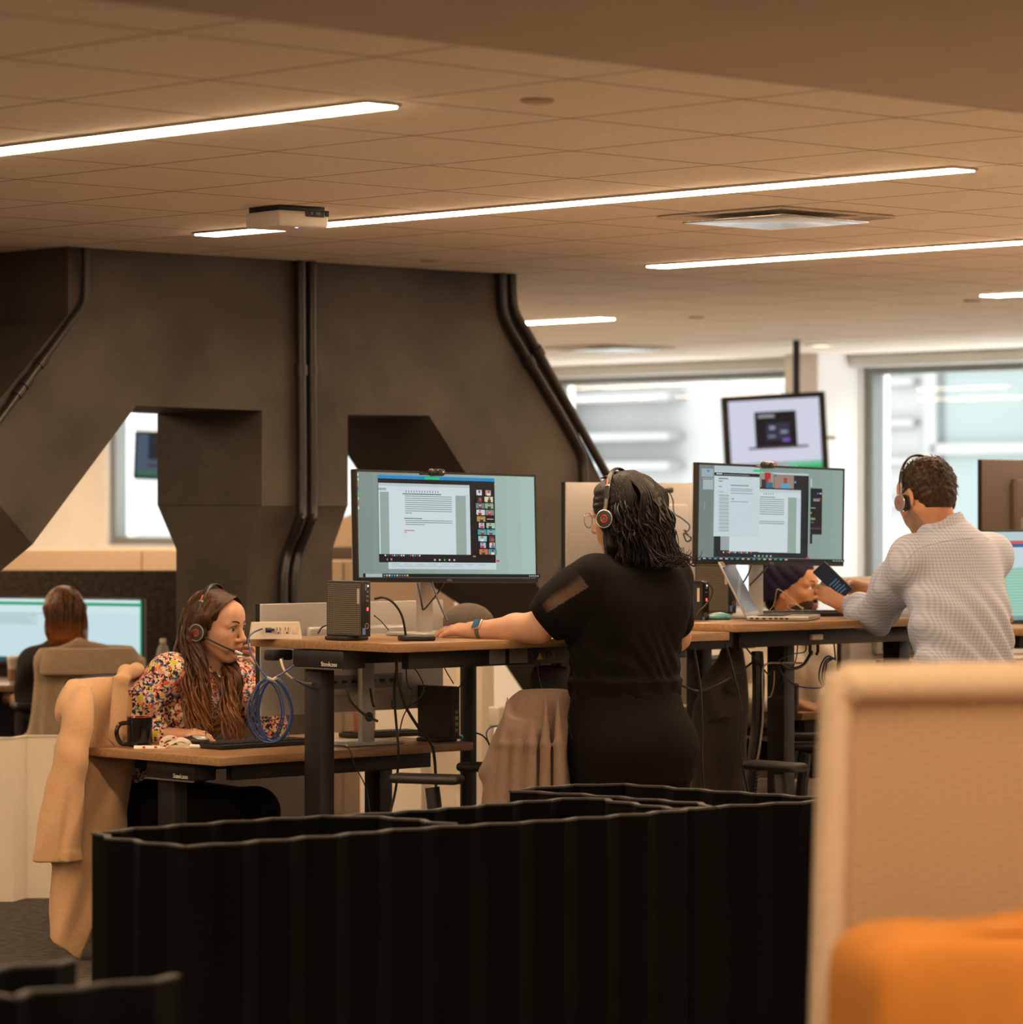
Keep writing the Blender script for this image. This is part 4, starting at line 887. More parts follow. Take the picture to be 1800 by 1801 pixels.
# ======== standing woman in black
wf = unit((-.69, .72, 0)); wl = unit((-.72, -.69, 0)); wr = -wl
HA = Frame(A_(1098, 906, 12.06), (-.86, .48, -.10), sc=1.06)
Pv, Wa, Ch, Up, Nb = A_(1108, 1318, 12.08), A_(1100, 1214, 12.10), A_(1100, 1105, 12.08), A_(1108, 1035, 12.06), A_(1112, 988, 12.07)
SL, SR = A_(1046, 1024, 11.96), A_(1176, 1020, 12.19)
EL, WL_ = A_(948, 1103, 12.00), A_(842, 1109, 12.16)
ER, WR_ = A_(1190, 1120, 12.42), A_(1120, 1110, 12.70)
def torsoA(g, inf, mod=None):
    q = lambda c, w, d: (c, w+inf, d+inf)
    g.loft([q(Up+(0, 0, .03), .150, .085), q(Up-(0, 0, .02), .190, .125), q(Ch, .212, .150), q(Ch*.45+Wa*.55, .206, .150), q(Wa, .196, .150), q(Wa-(0, 0, .05), .205, .158)], wr, .05, mod)
    g.ell(Ch+wf*.09-(0, 0, .01), (.15+inf, .10+inf, .10+inf), (wr, wf, (0, 0, 1)), .05)
    g.chain([SL, A_(1110, 1012, 12.07), SR], [.070+inf, .080+inf, .070+inf], .06)
    for q_ in (1, -1): g.ell(Ch-wf*.10+wr*q_*.10+(0, 0, .08), (.085+inf, .05+inf, .12+inf), (wr, wf, (0, 0, 1)), .05)
def hipsA(g, inf):
    g.loft([(Wa+(0, 0, .01), .192+inf, .148+inf), (Wa*.5+Pv*.5, .222+inf, .165+inf), (Pv, .238+inf, .185+inf), (Pv-(0, 0, .10), .225+inf, .17+inf)], wr, .05); g.ell(Pv-wf*.06+(0, 0, .02), (.205+inf, .15+inf, .13+inf), (wr, wf, (0, 0, 1)), .05)
LGS = []
for s, dx in ((1, -.11), (-1, .11)):
    hp = Pv+wr*dx-(0, 0, .05); kn = hp+wf*.02+wr*dx*.05; kn[2] = .50; an = kn-wf*.02; an[2] = .09; LGS.append((hp, kn, an))
g0 = grid_around([Nb+(0, 0, .02), Pv, SL, SR, EL, WL_, (Pv[0], Pv[1], 0)], .28, .009); torsoA(g0, -.012); hipsA(g0, -.012)
for hp, kn, an in LGS: g0.chain([hp, kn, an], [.112, .066, .045], .04); g0.chain([an-(0, 0, .05), an+wf*.13-(0, 0, .055)], [.035, .028], .03)
g0.chain([SR, ER, WR_], [.055, .046, .03], .03); g0.cap(WR_, WR_+wf*.1, .026, .018, .02)
g1 = grid_around([SL, EL, WL_, A_(760, 1110, 12.2)], .10, .0042)
g1.chain([SL, SL*.45+EL*.55, EL], [.058, .052, .045], .03); fm = EL*.62+WL_*.38
g1.chain([EL, fm, WL_], [.047, .046, .0305], .03); g1.ell(EL*.9+WL_*.1+(0, 0, -.002), (.06, .045, .042), None, .03)
g1.ell(A_(915, 1111, 11.94), (.007, .010, .008), None, .012, '-')
hd = unit(A_(780, 1106, 12.24)-WL_); tips, hn = hand_sdf(g1, WL_+hd*.012, hd, (.10, -.42, .90), 1, ((.20, .35, .2), (.14, .32, .2), (.16, .34, .2), (.22, .36, .2)), .13, (.55, .25, .2), 1.0, 1.08)
g2 = grid_around([HA.O], .19, .0032); head_sdf(HA, g2); g2.chain([HA.p(-.028, 0, -.06), Nb-(0, 0, .03)], [.056, .066], .03)
base = (Pv[0], Pv[1], 0); s_fair = skin('fair_skin', (.50, .285, .185)); s_lip = M('rosy_lips', (.42, .14, .11), .4)
def lipfn(H, extra=None):
    def fn(P):
        q = H.inv(P); m = ((q[:, 0] > .072) & (np.abs(q[:, 1]) < .0205-.25*np.abs(q[:, 2]+.0725)) & (q[:, 2] < -.0630) & (q[:, 2] > -.0835)).astype(int)
        if extra is not None: m = extra(q, m)
        return m
    return fn
pA = person('woman standing with her back to us in black top and trousers, wearing a headset', 'person', [g0, g1, g2], [s_fair, s_lip], base, lipfn(HA))
nails(tips, hn, pA, M('bare_nails', (.56, .33, .24), .3), 1.05); eyes(HA, pA, (60, 40, 25)); brows(HA, pA, M('black_brow', (.01, .008, .006), .7))
# tattoo line
tm = M('tattoo_ink', (.07, .045, .035), .7); tp = [A_(851+i*2.6, 1113.5+i*.55+1.8*math.sin(i*1.9)-(2.4 if i in (0, 6) else 0), 12.125) for i in range(14)]
ax_ = WL_-EL
def onarm(p):      # push the stroke out to the skin of the forearm, on the side that faces the room
    t = np.clip(((p-EL)@ax_)/(ax_@ax_), 0, 1); c = EL+ax_*t; r = np.interp(t, [0, .38, 1], [.047, .046, .0305]); v = p-c; v[1] = -max(.02, abs(v[1])) if abs(v[2]) < r else v[1]; v = v-unit(ax_)*(v@unit(ax_)); z = p[2]-c[2]; yy = math.sqrt(max(1e-6, r*r-z*z)); return np.array([p[0], c[1]-yy-.0012, p[2]])
MB().tube([onarm(p) for p in smoothpath(tp, 3) for p in [np.array(p)]], .0009, 5).build('tattoo', tm, pA, world=True)
m_blk = M('black_jersey', (.0052, .0047, .0043), .85, spec=.10, bump=.12, bscale=35); m_blk2 = M('black_suiting', (.0068, .0060, .0052), .9, spec=.08, noise=.12, nscale=30)
def foldsA(t, a, p, q): return .0055*np.sin(11*a+7*t+2*np.sin(5*t))*np.clip(.95-t*1.3, 0, 1)+.003*np.sin(34*t+9*p*10+3*np.sin(4*a))*np.clip(1-2.5*np.abs(t-.35), 0, 1)
g = grid_around([SL, SR, Wa-(0, 0, .04), EL, ER, Nb], .16, .0046); torsoA(g, .006, foldsA)
g.seg(Wa+(0, 0, .035), Wa-(0, 0, .012), (.212, .166), (.196, .152), wr, .03, mod=lambda t, a, p, q: .004*np.sin(15*a))
cuff = EL*.84+SL*.16
g.chain([SL+(0, 0, .012), SL*.66+EL*.34+(0, 0, .006), SL*.34+EL*.66, cuff], [.082, .088, .088, .066], .04)
g.chain([SR, SR*.3+ER*.7], [.078, .070], .04); d_ = unit(EL-SL)
g.warp(lambda X, Y, Z: .0028*np.sin(70*(X*.5-Z*.8)+30*Y)*np.exp(-(((X-cuff[0])**2+(Z-cuff[2])**2)/.012)))
gx = SDF(g.lo, g.lo+(g.n-1)*g.h, g.h)
w = tuple(slice(0, x) for x in g.n); X_, Yg, Z_ = g.pts(w); hem = ((X_-cuff[0])*d_[0]+(Yg-cuff[1])*d_[1]+(Z_-cuff[2])*d_[2]-.016); near = (X_-cuff[0])**2+(Yg-cuff[1])**2+(Z_-cuff[2])**2 < .16**2
g.d = np.where(near, np.maximum(g.d, hem), g.d).astype(np.float32)
g.neckcut(Nb+(0, 0, .012), (0, 0, 1)); g.clip(Wa-(0, 0, .018), (0, 0, -1))
sheer = M('sheer_black_mesh', (.012, .009, .007), .7, spec=.2, alpha=.55)
def topfn(P):
    t = ((P-SL)@d_)/np.linalg.norm(EL-SL); ang = (P-SL)@unit(np.array((-.1, -.75, .6))); side = (P-SL)@unit(np.cross(d_, (0, -1, 0)))
    px = 900+F*P[:, 0]/P[:, 1]; py = HZ-F*(P[:, 2]-CZ)/P[:, 1]
    a = (px-1020)*(1085-1012)-(py-1012)*(950-1020)      # between two seams that run down the sleeve
    u_ = ((py-1012)+(px-1020)*.62); s_ = (1024-px)*.82+(py-1005)*.57
    return ((s_ > 6) & (s_ < 92) & (u_ > -12) & (u_ < 30) & (P[:, 1] < SL[1]+.06)).astype(int)
meshobj('blouse', [g], [m_blk, sheer], pA, matfn=topfn)
g = grid_around([Wa, Pv, (Pv[0], Pv[1], .02)], .34, .008); hipsA(g, .008); g.seg(Wa+(0, 0, .002), Wa-(0, 0, .05), (.204, .160), (.210, .166), wr, .01)
for (hp, kn, an) in LGS: g.chain([hp, kn, an+(0, 0, -.02)], [.128, .112, .105], .045)
g.warp(lambda X, Y, Z: .004*np.sin(26*(X*.8+Y*.4)+9*Z)*np.clip((1.0-Z)*2.5, 0, 1))
g.clip(Wa+(0, 0, .004), (0, 0, 1)); g.clip((0, 0, .05), (0, 0, -1)); meshobj('trousers', [g], m_blk2, pA)
MB().tube([A_(1006, 1226, 11.93), A_(999, 1262, 11.88), A_(1006, 1300, 11.86)], .0022, 5).build('pocket_seam', m_blk, pA, world=True)
mb = MB()
for (hp, kn, an) in LGS: mb.box(an+wf*.05-(0, 0, .06), (.09, .25, .06), .025, R=rz3(math.atan2(wf[1], wf[0])-PI/2))
mb.build('shoe', black, pA, world=True)
# hair: dark wavy bob
hA = hair_mat('black_wavy_hair', (.0020, .0015, .0013), (.007, .0042, .003), 260, .42)
g = grid_around([HA.O, A_(1130, 985, 12.05)], .20, .0042)
g.ell(HA.p(-.018, 0, .040), [x*1.06 for x in (.105, .090, .090)], HA.ax, .03); g.ell(HA.p(-.055, .0, -.02), (.075, .088, .09), HA.ax, .04)
g.seg(HA.p(-.055, 0, .0), HA.p(-.075, .0, -.15), (.088, .060), (.098, .058), HA.l, .05); g.ell(HA.p(-.10, -.02, -.085), (.055, .085, .06), HA.ax, .04)
g.ell(HA.p(.030, .060, .035), (.045, .024, .050), HA.ax, .03); g.ell(HA.p(.030, -.060, .035), (.045, .022, .055), HA.ax, .03); g.ell(HA.p(.035, .02, .088), (.045, .05, .028), HA.ax, .03)
for q in (1, -1): g.chain([HA.p(.048, q*.070, .03), HA.p(.020, q*.082, -.03), HA.p(.012, q*.080, -.10), HA.p(.004, q*.078, -.135)], [.014, .022, .020, .008], .02)
g.ell(HA.p(.092, 0, -.02), (.062, .068, .085), HA.ax, .012, '-')
g.warp(lambda X, Y, Z: .0014*np.sin(95*X+40*Y+22*np.sin(14*Z))+.0012*np.sin(160*X-60*Y+30*Z))
pieces = [g]; hair = meshobj('hair', pieces, hA, pA)
mb = MB(); rnd = random.Random(3)
for k in range(420):
    a = rnd.uniform(-1.9, 1.9)+PI; f0, l0 = math.cos(a), math.sin(a); top = rnd.uniform(-.02, .07); r_ = rnd.uniform(.82, 1.04); w0 = rnd.uniform(.8, 1.15); z1 = -.105-rnd.random()*.075
    P = [HA.p(-.03+.085*f0*r_, .088*l0*r_, top), HA.p(-.04+.098*f0*w0, .098*l0*w0, top-.06), HA.p(-.05+.098*f0*w0, .100*l0*w0, -.07), HA.p(-.05+.090*f0*w0*1.1, .100*l0*w0+rnd.uniform(-.02, .02), z1)]
    lock(mb, P, rnd.uniform(.0028, .0058), .0008, rnd.uniform(.005, .016), rnd.uniform(1.2, 2.4), rnd.uniform(0, 6), 5, .55, HA.l)
for k in range(80):
    q = 1 if k % 3 else -1; s_ = rnd.uniform(-1, 1)
    lock(mb, [HA.p(.045+.012*s_, q*.068, .06+.01*s_), HA.p(.034+.012*s_, q*.084, .0), HA.p(.015+.015*s_, q*.086, -.06), HA.p(.012+.022*s_, q*.083, -.12-.02*rnd.random())], .0042, .0008, .008, 1.8, rnd.uniform(0, 6), 6, .5, HA.f)
for k in range(200):      # crown strands
    a = rnd.uniform(-1.4, 1.4); b = rnd.choice((1, -1)); l0 = rnd.uniform(.0, .03)*b
    lock(mb, [HA.p(.062-.05*rnd.random(), l0, .124), HA.p(.02-.08*rnd.random(), b*.055, .122), HA.p(-.02-.07*rnd.random(), b*.088, .06), HA.p(-.02-.07*rnd.random(), b*.097, .0)], .0030, .0012, .002, 1.5, rnd.uniform(0, 6), 5, .5, HA.f)
for k in range(220):      # back of the crown
    l0 = rnd.uniform(-1, 1); a0 = rnd.uniform(-.5, .5)
    lock(mb, [HA.p(.03-.07*rnd.random(), .025*l0, .139), HA.p(-.055, .062*l0, .131-.02*l0*l0), HA.p(-.112, .088*l0, .072-.01*l0*l0), HA.p(-.133+.03*l0*l0, .100*l0+.01*a0, -.01), HA.p(-.130+.03*l0*l0, .104*l0+.02*a0, -.085)], .0032, .0010, rnd.uniform(.002, .006), 1.3, rnd.uniform(0, 6), 5, .5, HA.l)
for k in range(90):      # flicked out ends at the back and sides
    s1 = rnd.uniform(-1, 1); o = rnd.uniform(.5, 1.25)
    lock(mb, [HA.p(-.09, .085*s1, -.03), HA.p(-.115, .100*s1, -.09), HA.p(-.115-.02*o, .108*s1, -.135), HA.p(-.115-.055*o, .118*s1, -.150-.03*rnd.random()), HA.p(-.115-.075*o, .122*s1, -.130-.05*rnd.random())], rnd.uniform(.0025, .0045), .0005, .008, 1.4, rnd.uniform(0, 6), 5, .55, HA.l)
mb.build('loose_strands', hA, hair, world=True, angle=180)
hsA = headset(HA, 'headset with red ringed ear cup on the dark haired standing woman', wid=.094, up=.150, back=.008, cup_u=-.010)
# glasses
gl_ = thing('glasses', 'clear framed glasses on the standing woman in black', 'glasses', Vector(HA.p(.11, 0, 0)))
m_gf = M('translucent_frame', (.30, .22, .17), .25)
for q in (1, -1):
    rim = [HA.p(.112+.004*math.cos(a)*0, q*.034+.0275*math.cos(a), -.004+.0225*math.sin(a)-(.003 if math.sin(a) < 0 else 0)) for a in [2*PI*k/20 for k in range(20)]]
    MB().tube(rim, .0017, 6, cyc=True).build('rim', m_gf, gl_, world=True)
    MB().add(rim, [tuple(range(20))]).build('lens', m_glass, gl_, world=True, smooth=False)
    MB().tube([HA.p(.112, q*.060, .006), HA.p(.105, q*.068, .006), HA.p(.05, q*.079, .006), HA.p(-.005, q*.083, .0)], .0018, 6).build('temple', m_gf, gl_, world=True)
MB().tube([HA.p(.112, .008, .002), HA.p(.117, 0, .005), HA.p(.112, -.008, .002)], .0016, 6).build('bridge', m_gf, gl_, world=True)
# watch
wp = WL_*.93+EL*.07; wx = unit(WL_-EL)
wt = thing('smartwatch', 'smartwatch with olive band on the wrist resting on the middle standing desk', 'watch', Vector(wp))
n1 = unit(np.cross(wx, (0, 0, 1))); n1 = n1 if n1[1] < 0 else -n1; n2 = unit(np.cross(n1, wx)); n2 = n2 if n2[2] > 0 else -n2
bp_ = [wp+.0345*(n1*math.cos(a)+n2*math.sin(a)) for a in [2*PI*k/26 for k in range(26)]]
MB().tube(bp_, .0095, 8, cyc=True, flat=.28, up=Vector(n1)).build('band', M('olive_band', (.085, .085, .050), .6), wt, world=True)
nn = unit(n1*.80+n2*.60); Rw = Matrix((wx, np.cross(nn, wx), nn)).transposed(); cw_ = Vector(wp+nn*.0365)
co = MB().box(cw_, (.034, .040, .0105), .0045, 3, R=Rw).build('case', M('rose_gold_case', (.62, .42, .33), .25, .7), wt, world=True)
MB().box(cw_+Vector(nn)*.0050, (.029, .035, .0025), .001, R=Rw).build('display', M('watch_glass', (.01, .02, .03), .08, emit=(.05, .12, .16), estr=.6), co, world=True)

# ======== man in the checked shirt
bf = unit((-.62, .78, 0)); bl = unit((-.78, -.62, 0)); br = -bl
HB = Frame(A_(1629, 871, 13.08), (-.50, .80, -.30), sc=1.13)
PvB, WaB, ChB, UpB, NbB = A_(1706, 1290, 12.98), A_(1696, 1165, 13.0), A_(1686, 1060, 13.03), A_(1672, 985, 13.08), A_(1655, 922, 13.08)
SLB, SRB = A_(1604, 983, 12.98), A_(1742, 978, 13.22)
ELB, WLB = A_(1542, 1076, 13.28), A_(1492, 1068, 13.46)
ERB, WRB = A_(1625, 1085, 13.62), A_(1532, 1036, 13.66)
g0 = grid_around([NbB, (PvB[0], PvB[1], 0), SLB, SRB, ERB, PvB], .26, .011)
def torsoB(g, inf, mod=None):
    q = lambda c, w, d: (c, w+inf, d+inf)
    g.loft([q(UpB+(0, 0, .045), .135, .085), q(UpB-(0, 0, .02), .188, .122), q(ChB, .204, .142), q(ChB*.4+WaB*.6, .196, .146), q(WaB, .188, .150), q(PvB+(0, 0, .02), .194, .152), q(PvB-(0, 0, .06), .196, .152)], br, .05, mod)
    g.ell(UpB-bf*.05-(0, 0, .03), (.15+inf, .085+inf, .12+inf), (br, bf, (0, 0, 1)), .06)
    g.chain([SLB, UpB+(0, 0, .035), SRB], [.066+inf, .080+inf, .066+inf], .06); g.chain([UpB+(0, 0, .02), NbB], [.095+inf, .062+inf], .06)
torsoB(g0, -.012)
LB = []
for dx in (-.10, .10):
    hp = PvB+br*dx-(0, 0, .06); kn = hp.copy(); kn[2] = .50; an = hp-bf*.03; an[2] = .09; LB.append((hp, kn, an)); g0.chain([hp, kn, an], [.095, .06, .045], .04); g0.chain([an-(0, 0, .05), an+bf*.15-(0, 0, .055)], [.038, .03], .03)
g1 = grid_around([SLB, SRB, ELB, WLB, ERB, WRB, A_(1435, 1010, 13.5)], .09, .0045)
g1.chain([SLB, ELB, WLB], [.055, .046, .031], .03); g1.chain([SRB, ERB, WRB], [.055, .046, .031], .03)
hd = unit(np.array((-.42, .10, .55))); tipsL, nL = hand_sdf(g1, WLB+hd*.015, unit((-.78, .05, .42)), unit((-.25, -.90, .1)), 1, ((.75, .95, .5), (.8, 1.0, .5), (.85, 1.0, .5), (.9, 1.05, .5)), .05, (.62, -.10, .3), 1.0, 1.12)
tipsR, nR = hand_sdf(g1, WRB+unit((-.8, -.3, .1))*.015, unit((-.86, -.30, .18)), unit((.15, .55, .75)), 1, ((.55, .75, .5), (.6, .8, .5), (.62, .8, .5), (.6, .8, .5)), .07, (.75, .15, .2), 1.0, 1.12)
g2 = grid_around([HB.O], .20, .0034); head_sdf(HB, g2, True); g2.chain([HB.p(-.03, 0, -.05), NbB-(0, 0, .03)], [.060, .070], .03)
s_warm = skin('ruddy_skin', (.47, .235, .135)); s_stub = skin('grey_stubble_skin', (.30, .18, .12))
def stub(q, m): return np.where((m == 0) & (q[:, 0] > -.012) & (q[:, 2] < -.052+.35*np.maximum(0, .03-q[:, 0])-.0) & (q[:, 2] > -.15) & (q[:, 0]+q[:, 2]*.4 > -.06), 2, m)
pB = person('man in light blue checked shirt leaning on the desk and holding a phone', 'person', [g0, g1, g2], [s_warm, s_lip, s_stub], (PvB[0], PvB[1], 0), lipfn(HB, stub))
eyes(HB, pB, (50, 40, 30)); brows(HB, pB, M('brown_brow', (.03, .018, .01), .8))
nails(tipsL, nL, pB, M('bare_nails', (.5, .3, .2), .3), 1.05)
def check_mat():
    m = M('pale_blue_check_cotton', (.60, .60, .66), .75, spec=.2); nt = m.node_tree; b = nt.nodes['Principled BSDF']
    tc = nt.nodes.new('ShaderNodeTexCoord'); mp = nt.nodes.new('ShaderNodeMapping'); mp.inputs['Rotation'].default_value = (0, 0, -math.atan2(br[1], br[0]))
    sp = nt.nodes.new('ShaderNodeSeparateXYZ'); nt.links.new(tc.outputs['Object'], mp.inputs[0]); nt.links.new(mp.outputs[0], sp.inputs[0]); ws = []
    for ax in (0, 2):
        k = nt.nodes.new('ShaderNodeMath'); k.operation = 'MULTIPLY'; k.inputs[1].default_value = 2*PI/.0118; nt.links.new(sp.outputs[ax], k.inputs[0])
        l = nt.nodes.new('ShaderNodeMath'); l.operation = 'SINE'; nt.links.new(k.outputs[0], l.inputs[0]); ws.append(l)
    s_ = nt.nodes.new('ShaderNodeMath'); s_.operation = 'ADD'; nt.links.new(ws[0].outputs[0], s_.inputs[0]); nt.links.new(ws[1].outputs[0], s_.inputs[1])
    d = nt.nodes.new('ShaderNodeMapRange'); d.inputs[1].default_value = -1.2; d.inputs[2].default_value = 1.8; nt.links.new(s_.outputs[0], d.inputs[0])
    r = nt.nodes.new('ShaderNodeValToRGB'); e = r.color_ramp.elements; e[0].color = (.46, .495, .60, 1); e[1].color = (.30, .345, .47, 1); nt.links.new(d.outputs[0], r.inputs[0]); nt.links.new(r.outputs[0], b.inputs['Base Color']); return m
m_chk = check_mat()
def foldsB(t, a, p, q): return .006*np.sin(38*(p*.8+t*.10)+5*t)*np.clip(.35+t, 0, 1)*np.clip(1.2-np.abs(p)/.2, 0, 1)
g = grid_around([NbB+(0, 0, .05), PvB, SLB, SRB, ELB, WLB, ERB, WRB], .17, .0062); torsoB(g, .010)
cL = WLB*.86+ELB*.14; cR = WRB*.84+ERB*.16
g.chain([SLB, SLB*.5+ELB*.5, ELB+(0, -.01, -.004)], [.082, .078, .070], .045); g.chain([ELB+(0, -.01, -.004), ELB*.5+WLB*.5, cL], [.070, .060, .043], .03); g.cap(cL, cL+unit(cL-ELB)*.012, .046, .044, .01)
g.chain([SRB, ERB, cR], [.080, .066, .042], .045)
def fold(a, b, r, d, mode='+'): g.cap(a, b, r, r*.5, .022, mode)
w3 = lambda x, y, Y: A_(x, y, Y)
# long diagonal drape folds that run from the armpit across the back
def warpB(X, Y, Z):
    sx = (X*br[0]+Y*br[1]); c0 = (PvB@np.array([br[0], br[1], 0])); s = sx-c0; low = np.clip((1.32-Z)*4, 0, 1)*np.clip((Z-.75)*6, 0, 1)
    di = Z+.85*s
    return -.015*low*np.sin(50*di+3*np.sin(9*s))*np.clip(.9-1.5*np.abs(s+.02), .15, 1)-.004*np.sin(55*(Z*.7-X*.9)+20*Y)*np.exp(-((X-ELB[0])**2+(Z-ELB[2])**2+(Y-ELB[1])**2)/.012)-.0035*np.sin(48*(X-.5*Z)+10*Y)*np.exp(-((X-SLB[0])**2+(Z-SLB[2]+.05)**2)/.012)
g.warp(warpB); hn_ = unit(cL-ELB)
X_, Yg, Z_ = g.pts(tuple(slice(0, x) for x in g.n))
for c0, dd in ((cL, unit(cL-ELB)), (cR, unit(cR-ERB))):
    hem = (X_-c0[0])*dd[0]+(Yg-c0[1])*dd[1]+(Z_-c0[2])*dd[2]-.013; near = (X_-c0[0])**2+(Yg-c0[1])**2+(Z_-c0[2])**2 < .10**2; g.d = np.where(near, np.maximum(g.d, hem), g.d).astype(np.float32)
cn = unit(NbB-UpB+(0, 0, .05)); g.neckcut(NbB+cn*.004, cn); g.clip(PvB-(0, 0, .05), (0, 0, -1))
sh = meshobj('shirt', [g], m_chk, pB)
# collar: a folded band around the neck
g = grid_around([NbB], .14, .0036); nb0, nb1 = NbB-cn*.035, NbB+cn*.030
g.seg(nb0, nb1, (.104, .100), (.083, .083), br, .01); g.seg(nb0-cn*.03, nb1+cn*.03, (.095, .091), (.074, .074), br, .002, '-'); g.clip(nb1, cn); g.clip(nb0-cn*.008, -cn); meshobj('collar', [g], m_chk, sh)
MB().tube(smoothpath([A_(1592, 990, 12.86), A_(1612, 968, 12.84), A_(1640, 957, 12.86), A_(1690, 948, 12.93), A_(1740, 948, 13.06)], 5), .0022, 5, flat=.5).build('yoke_seam', m_chk, sh, world=True)
g = grid_around([WaB, (PvB[0], PvB[1], .02)], .28, .011); g.seg(WaB-(0, 0, .08), PvB, (.19, .155), (.20, .16), br, .05)
for (hp, kn, an) in LB: g.chain([hp, kn, an], [.118, .09, .075], .04)
g.clip((0, 0, .06), (0, 0, -1)); g.clip(PvB+(0, 0, .0), (0, 0, 1)); meshobj('trousers', [g], m_blk2, pB)
hB = hair_mat('dark_brown_short_hair', (.012, .0075, .0045), (.060, .032, .016), 300, .5)
g = grid_around([HB.O], .19, .0036); g.ell(HB.p(-.014, 0, .036), [x*1.13 for x in (.099, .079, .0865)], HB.ax, .02); g.ell(HB.p(-.055, 0, -.015), [x*1.13 for x in (.058, .066, .060)], HB.ax, .03)
g.warp(lambda X, Y, Z: .0016*np.sin(210*X+90*Z)+.0016*np.sin(170*Y+230*Z))
g.clip(HB.p(.062, 0, .02), unit(HB.f-.42*HB.u), 0); g.clip(HB.p(-.05, 0, -.058), unit(-HB.u+.25*HB.f)); 
for q in (1, -1): g.ell(HB.p(.004, q*.088, -.030), (.040, .026, .050), HB.ax, .01, '-')
hb = meshobj('hair', [g], hB, pB)
mb = MB(); rnd = random.Random(8)
for k in range(420):
    a = rnd.uniform(0, 2*PI); z = rnd.uniform(-.03, .115); rr = math.sqrt(max(.02, 1-((z-.03)/.098)**2)); f0, l0 = math.cos(a)*rr, math.sin(a)*rr
    if f0*.105 > .045 or (abs(l0) > .55 and f0 > -.25 and z < .02) or z < -.03: continue
    p0 = HB.p(-.014+.099*f0, .0785*l0, z+.004); p1 = HB.p(-.014+.1025*f0-.006, .081*l0, z-.006+.006*rnd.random()); p2 = HB.p(-.014+.1005*f0-.014, .082*l0+rnd.uniform(-.006, .006), z-.018)
    mb.tube([p0, p1, p2], [.0024, .0026, .0006], 5, flat=.5)
mb.build('short_tufts', hB, hb, world=True, angle=180)
headset(HB, 'headset with orange tabs on the man in the checked shirt', wid=.088, up=.138, back=.006, cup_u=-.022, face=M('grey_cup_face', (.16, .15, .14), .4), ledc=1)
ph_c = (A_(1442, 1000, 13.44)+A_(1488, 1042, 13.44))/2
ph = thing('phone', 'black smartphone held by the man in the checked shirt', 'phone', Vector(ph_c)); ex = unit(A_(1488, 1044, 13.44)-A_(1443, 1000, 13.44)); ey = unit(np.array((.62, -.62, .62))); ey = unit(ey-ex*(ey@ex)); ez = np.cross(ex, ey)
ez = ez if ez[1] < 0 else -ez; ey = np.cross(ez, ex)
Rp = Matrix((ex, ey, ez)).transposed(); MB().box(ph_c, (.150, .072, .009), .004, 3, R=Rp).build('body', black, ph, world=True)
MB().box(ph_c+ez*.0046, (.140, .064, .0012), R=Rp).build('display', E((22, 30, 38)), ph, world=True); mb = MB()
for k in range(5): mb.box(ph_c+ez*.0056+ex*(.005+.012*k)+ey*.004*(k % 2), (.005, .045-.006*(k % 3), .0004), R=Rp)
mb.build('text_lines', E((70, 92, 110)), ph, world=True)
# ======== seated woman in the floral blouse
ff = unit((.80, -.60, 0)); fr2 = unit((-.60, -.80, 0)); fl2 = -fr2
HF = Frame(A_(381, 1101, 12.85), (.885, -.455, -.06), sc=1.05)
PvF, WaF, ChF, UpF, NbF = A_(262, 1420, 12.92), A_(290, 1330, 12.93), A_(340, 1245, 12.90), A_(352, 1190, 12.90), A_(371, 1168, 12.88)
SRF, SLF = A_(296, 1186, 12.76), A_(425, 1192, 13.05)
ERF, WRF = A_(224, 1284, 12.74), A_(300, 1294, 12.70)
ELF, WLF = A_(478, 1290, 12.92), A_(466, 1192, 12.86)
def torsoF(g, inf, mod=None):
    q = lambda c, w, d: (c, w+inf, d+inf)
    g.loft([q(UpF+(0, 0, .02), .120, .070), q(UpF-(0, 0, .03), .150, .092), q(ChF, .158, .112), q(WaF, .150, .122), q(PvF+(0, 0, .03), .170, .14), q(PvF-(0, 0, .06), .175, .145)], fr2, .05, mod); g.chain([SRF, UpF, SLF], [.058+inf, .068+inf, .058+inf], .05)
    for q in (1, -1): g.ell(ChF+ff*.09+fr2*.065*q+(0, 0, .005), (.062+inf, .055+inf, .065+inf), (fr2, ff, (0, 0, 1)), .04)
g0 = grid_around([SLF, SRF, PvF, NbF], .24, .009); torsoF(g0, -.008); g0.chain([UpF, NbF], [.07, .052], .04)
g0.ell(ChF+ff*.06+(0, 0, .075), (.09, .05, .05), (fr2, ff, (0, 0, 1)), .04)
kF = [PvF+ff*.42+fr2*.10, PvF+ff*.42-fr2*.10]; aF = []
gl0 = grid_around([PvF, kF[0], kF[1], (PvF[0]+.4, PvF[1]-.2, 0)], .2, .011)
for q, k_ in zip((1, -1), kF):
    a_ = k_+ff*.05; a_[2] = .09; aF.append(a_); gl0.chain([PvF+fr2*.09*q, k_, a_], [.085, .062, .042], .03); gl0.chain([a_-(0, 0, .05), a_+ff*.13-(0, 0, .055)], [.034, .028], .03)
g1 = grid_around([ERF, WRF, A_(352, 1300, 12.66)], .07, .0036); g1.chain([ERF, WRF], [.040, .026], .03)
hd = unit(A_(338, 1291, 12.66)-WRF); tipR, nRF = hand_sdf(g1, WRF+hd*.012, hd, (.05, -.40, .9), -1, ((.38, .45, .3), (.36, .42, .3), (.42, .5, .3), (.5, .5, .3)), .10, (.55, .35, .2), .95, .88)
g3 = grid_around([ELF, WLF, A_(445, 1135, 12.80)], .085, .0036); g3.chain([ELF, WLF], [.040, .026], .03)
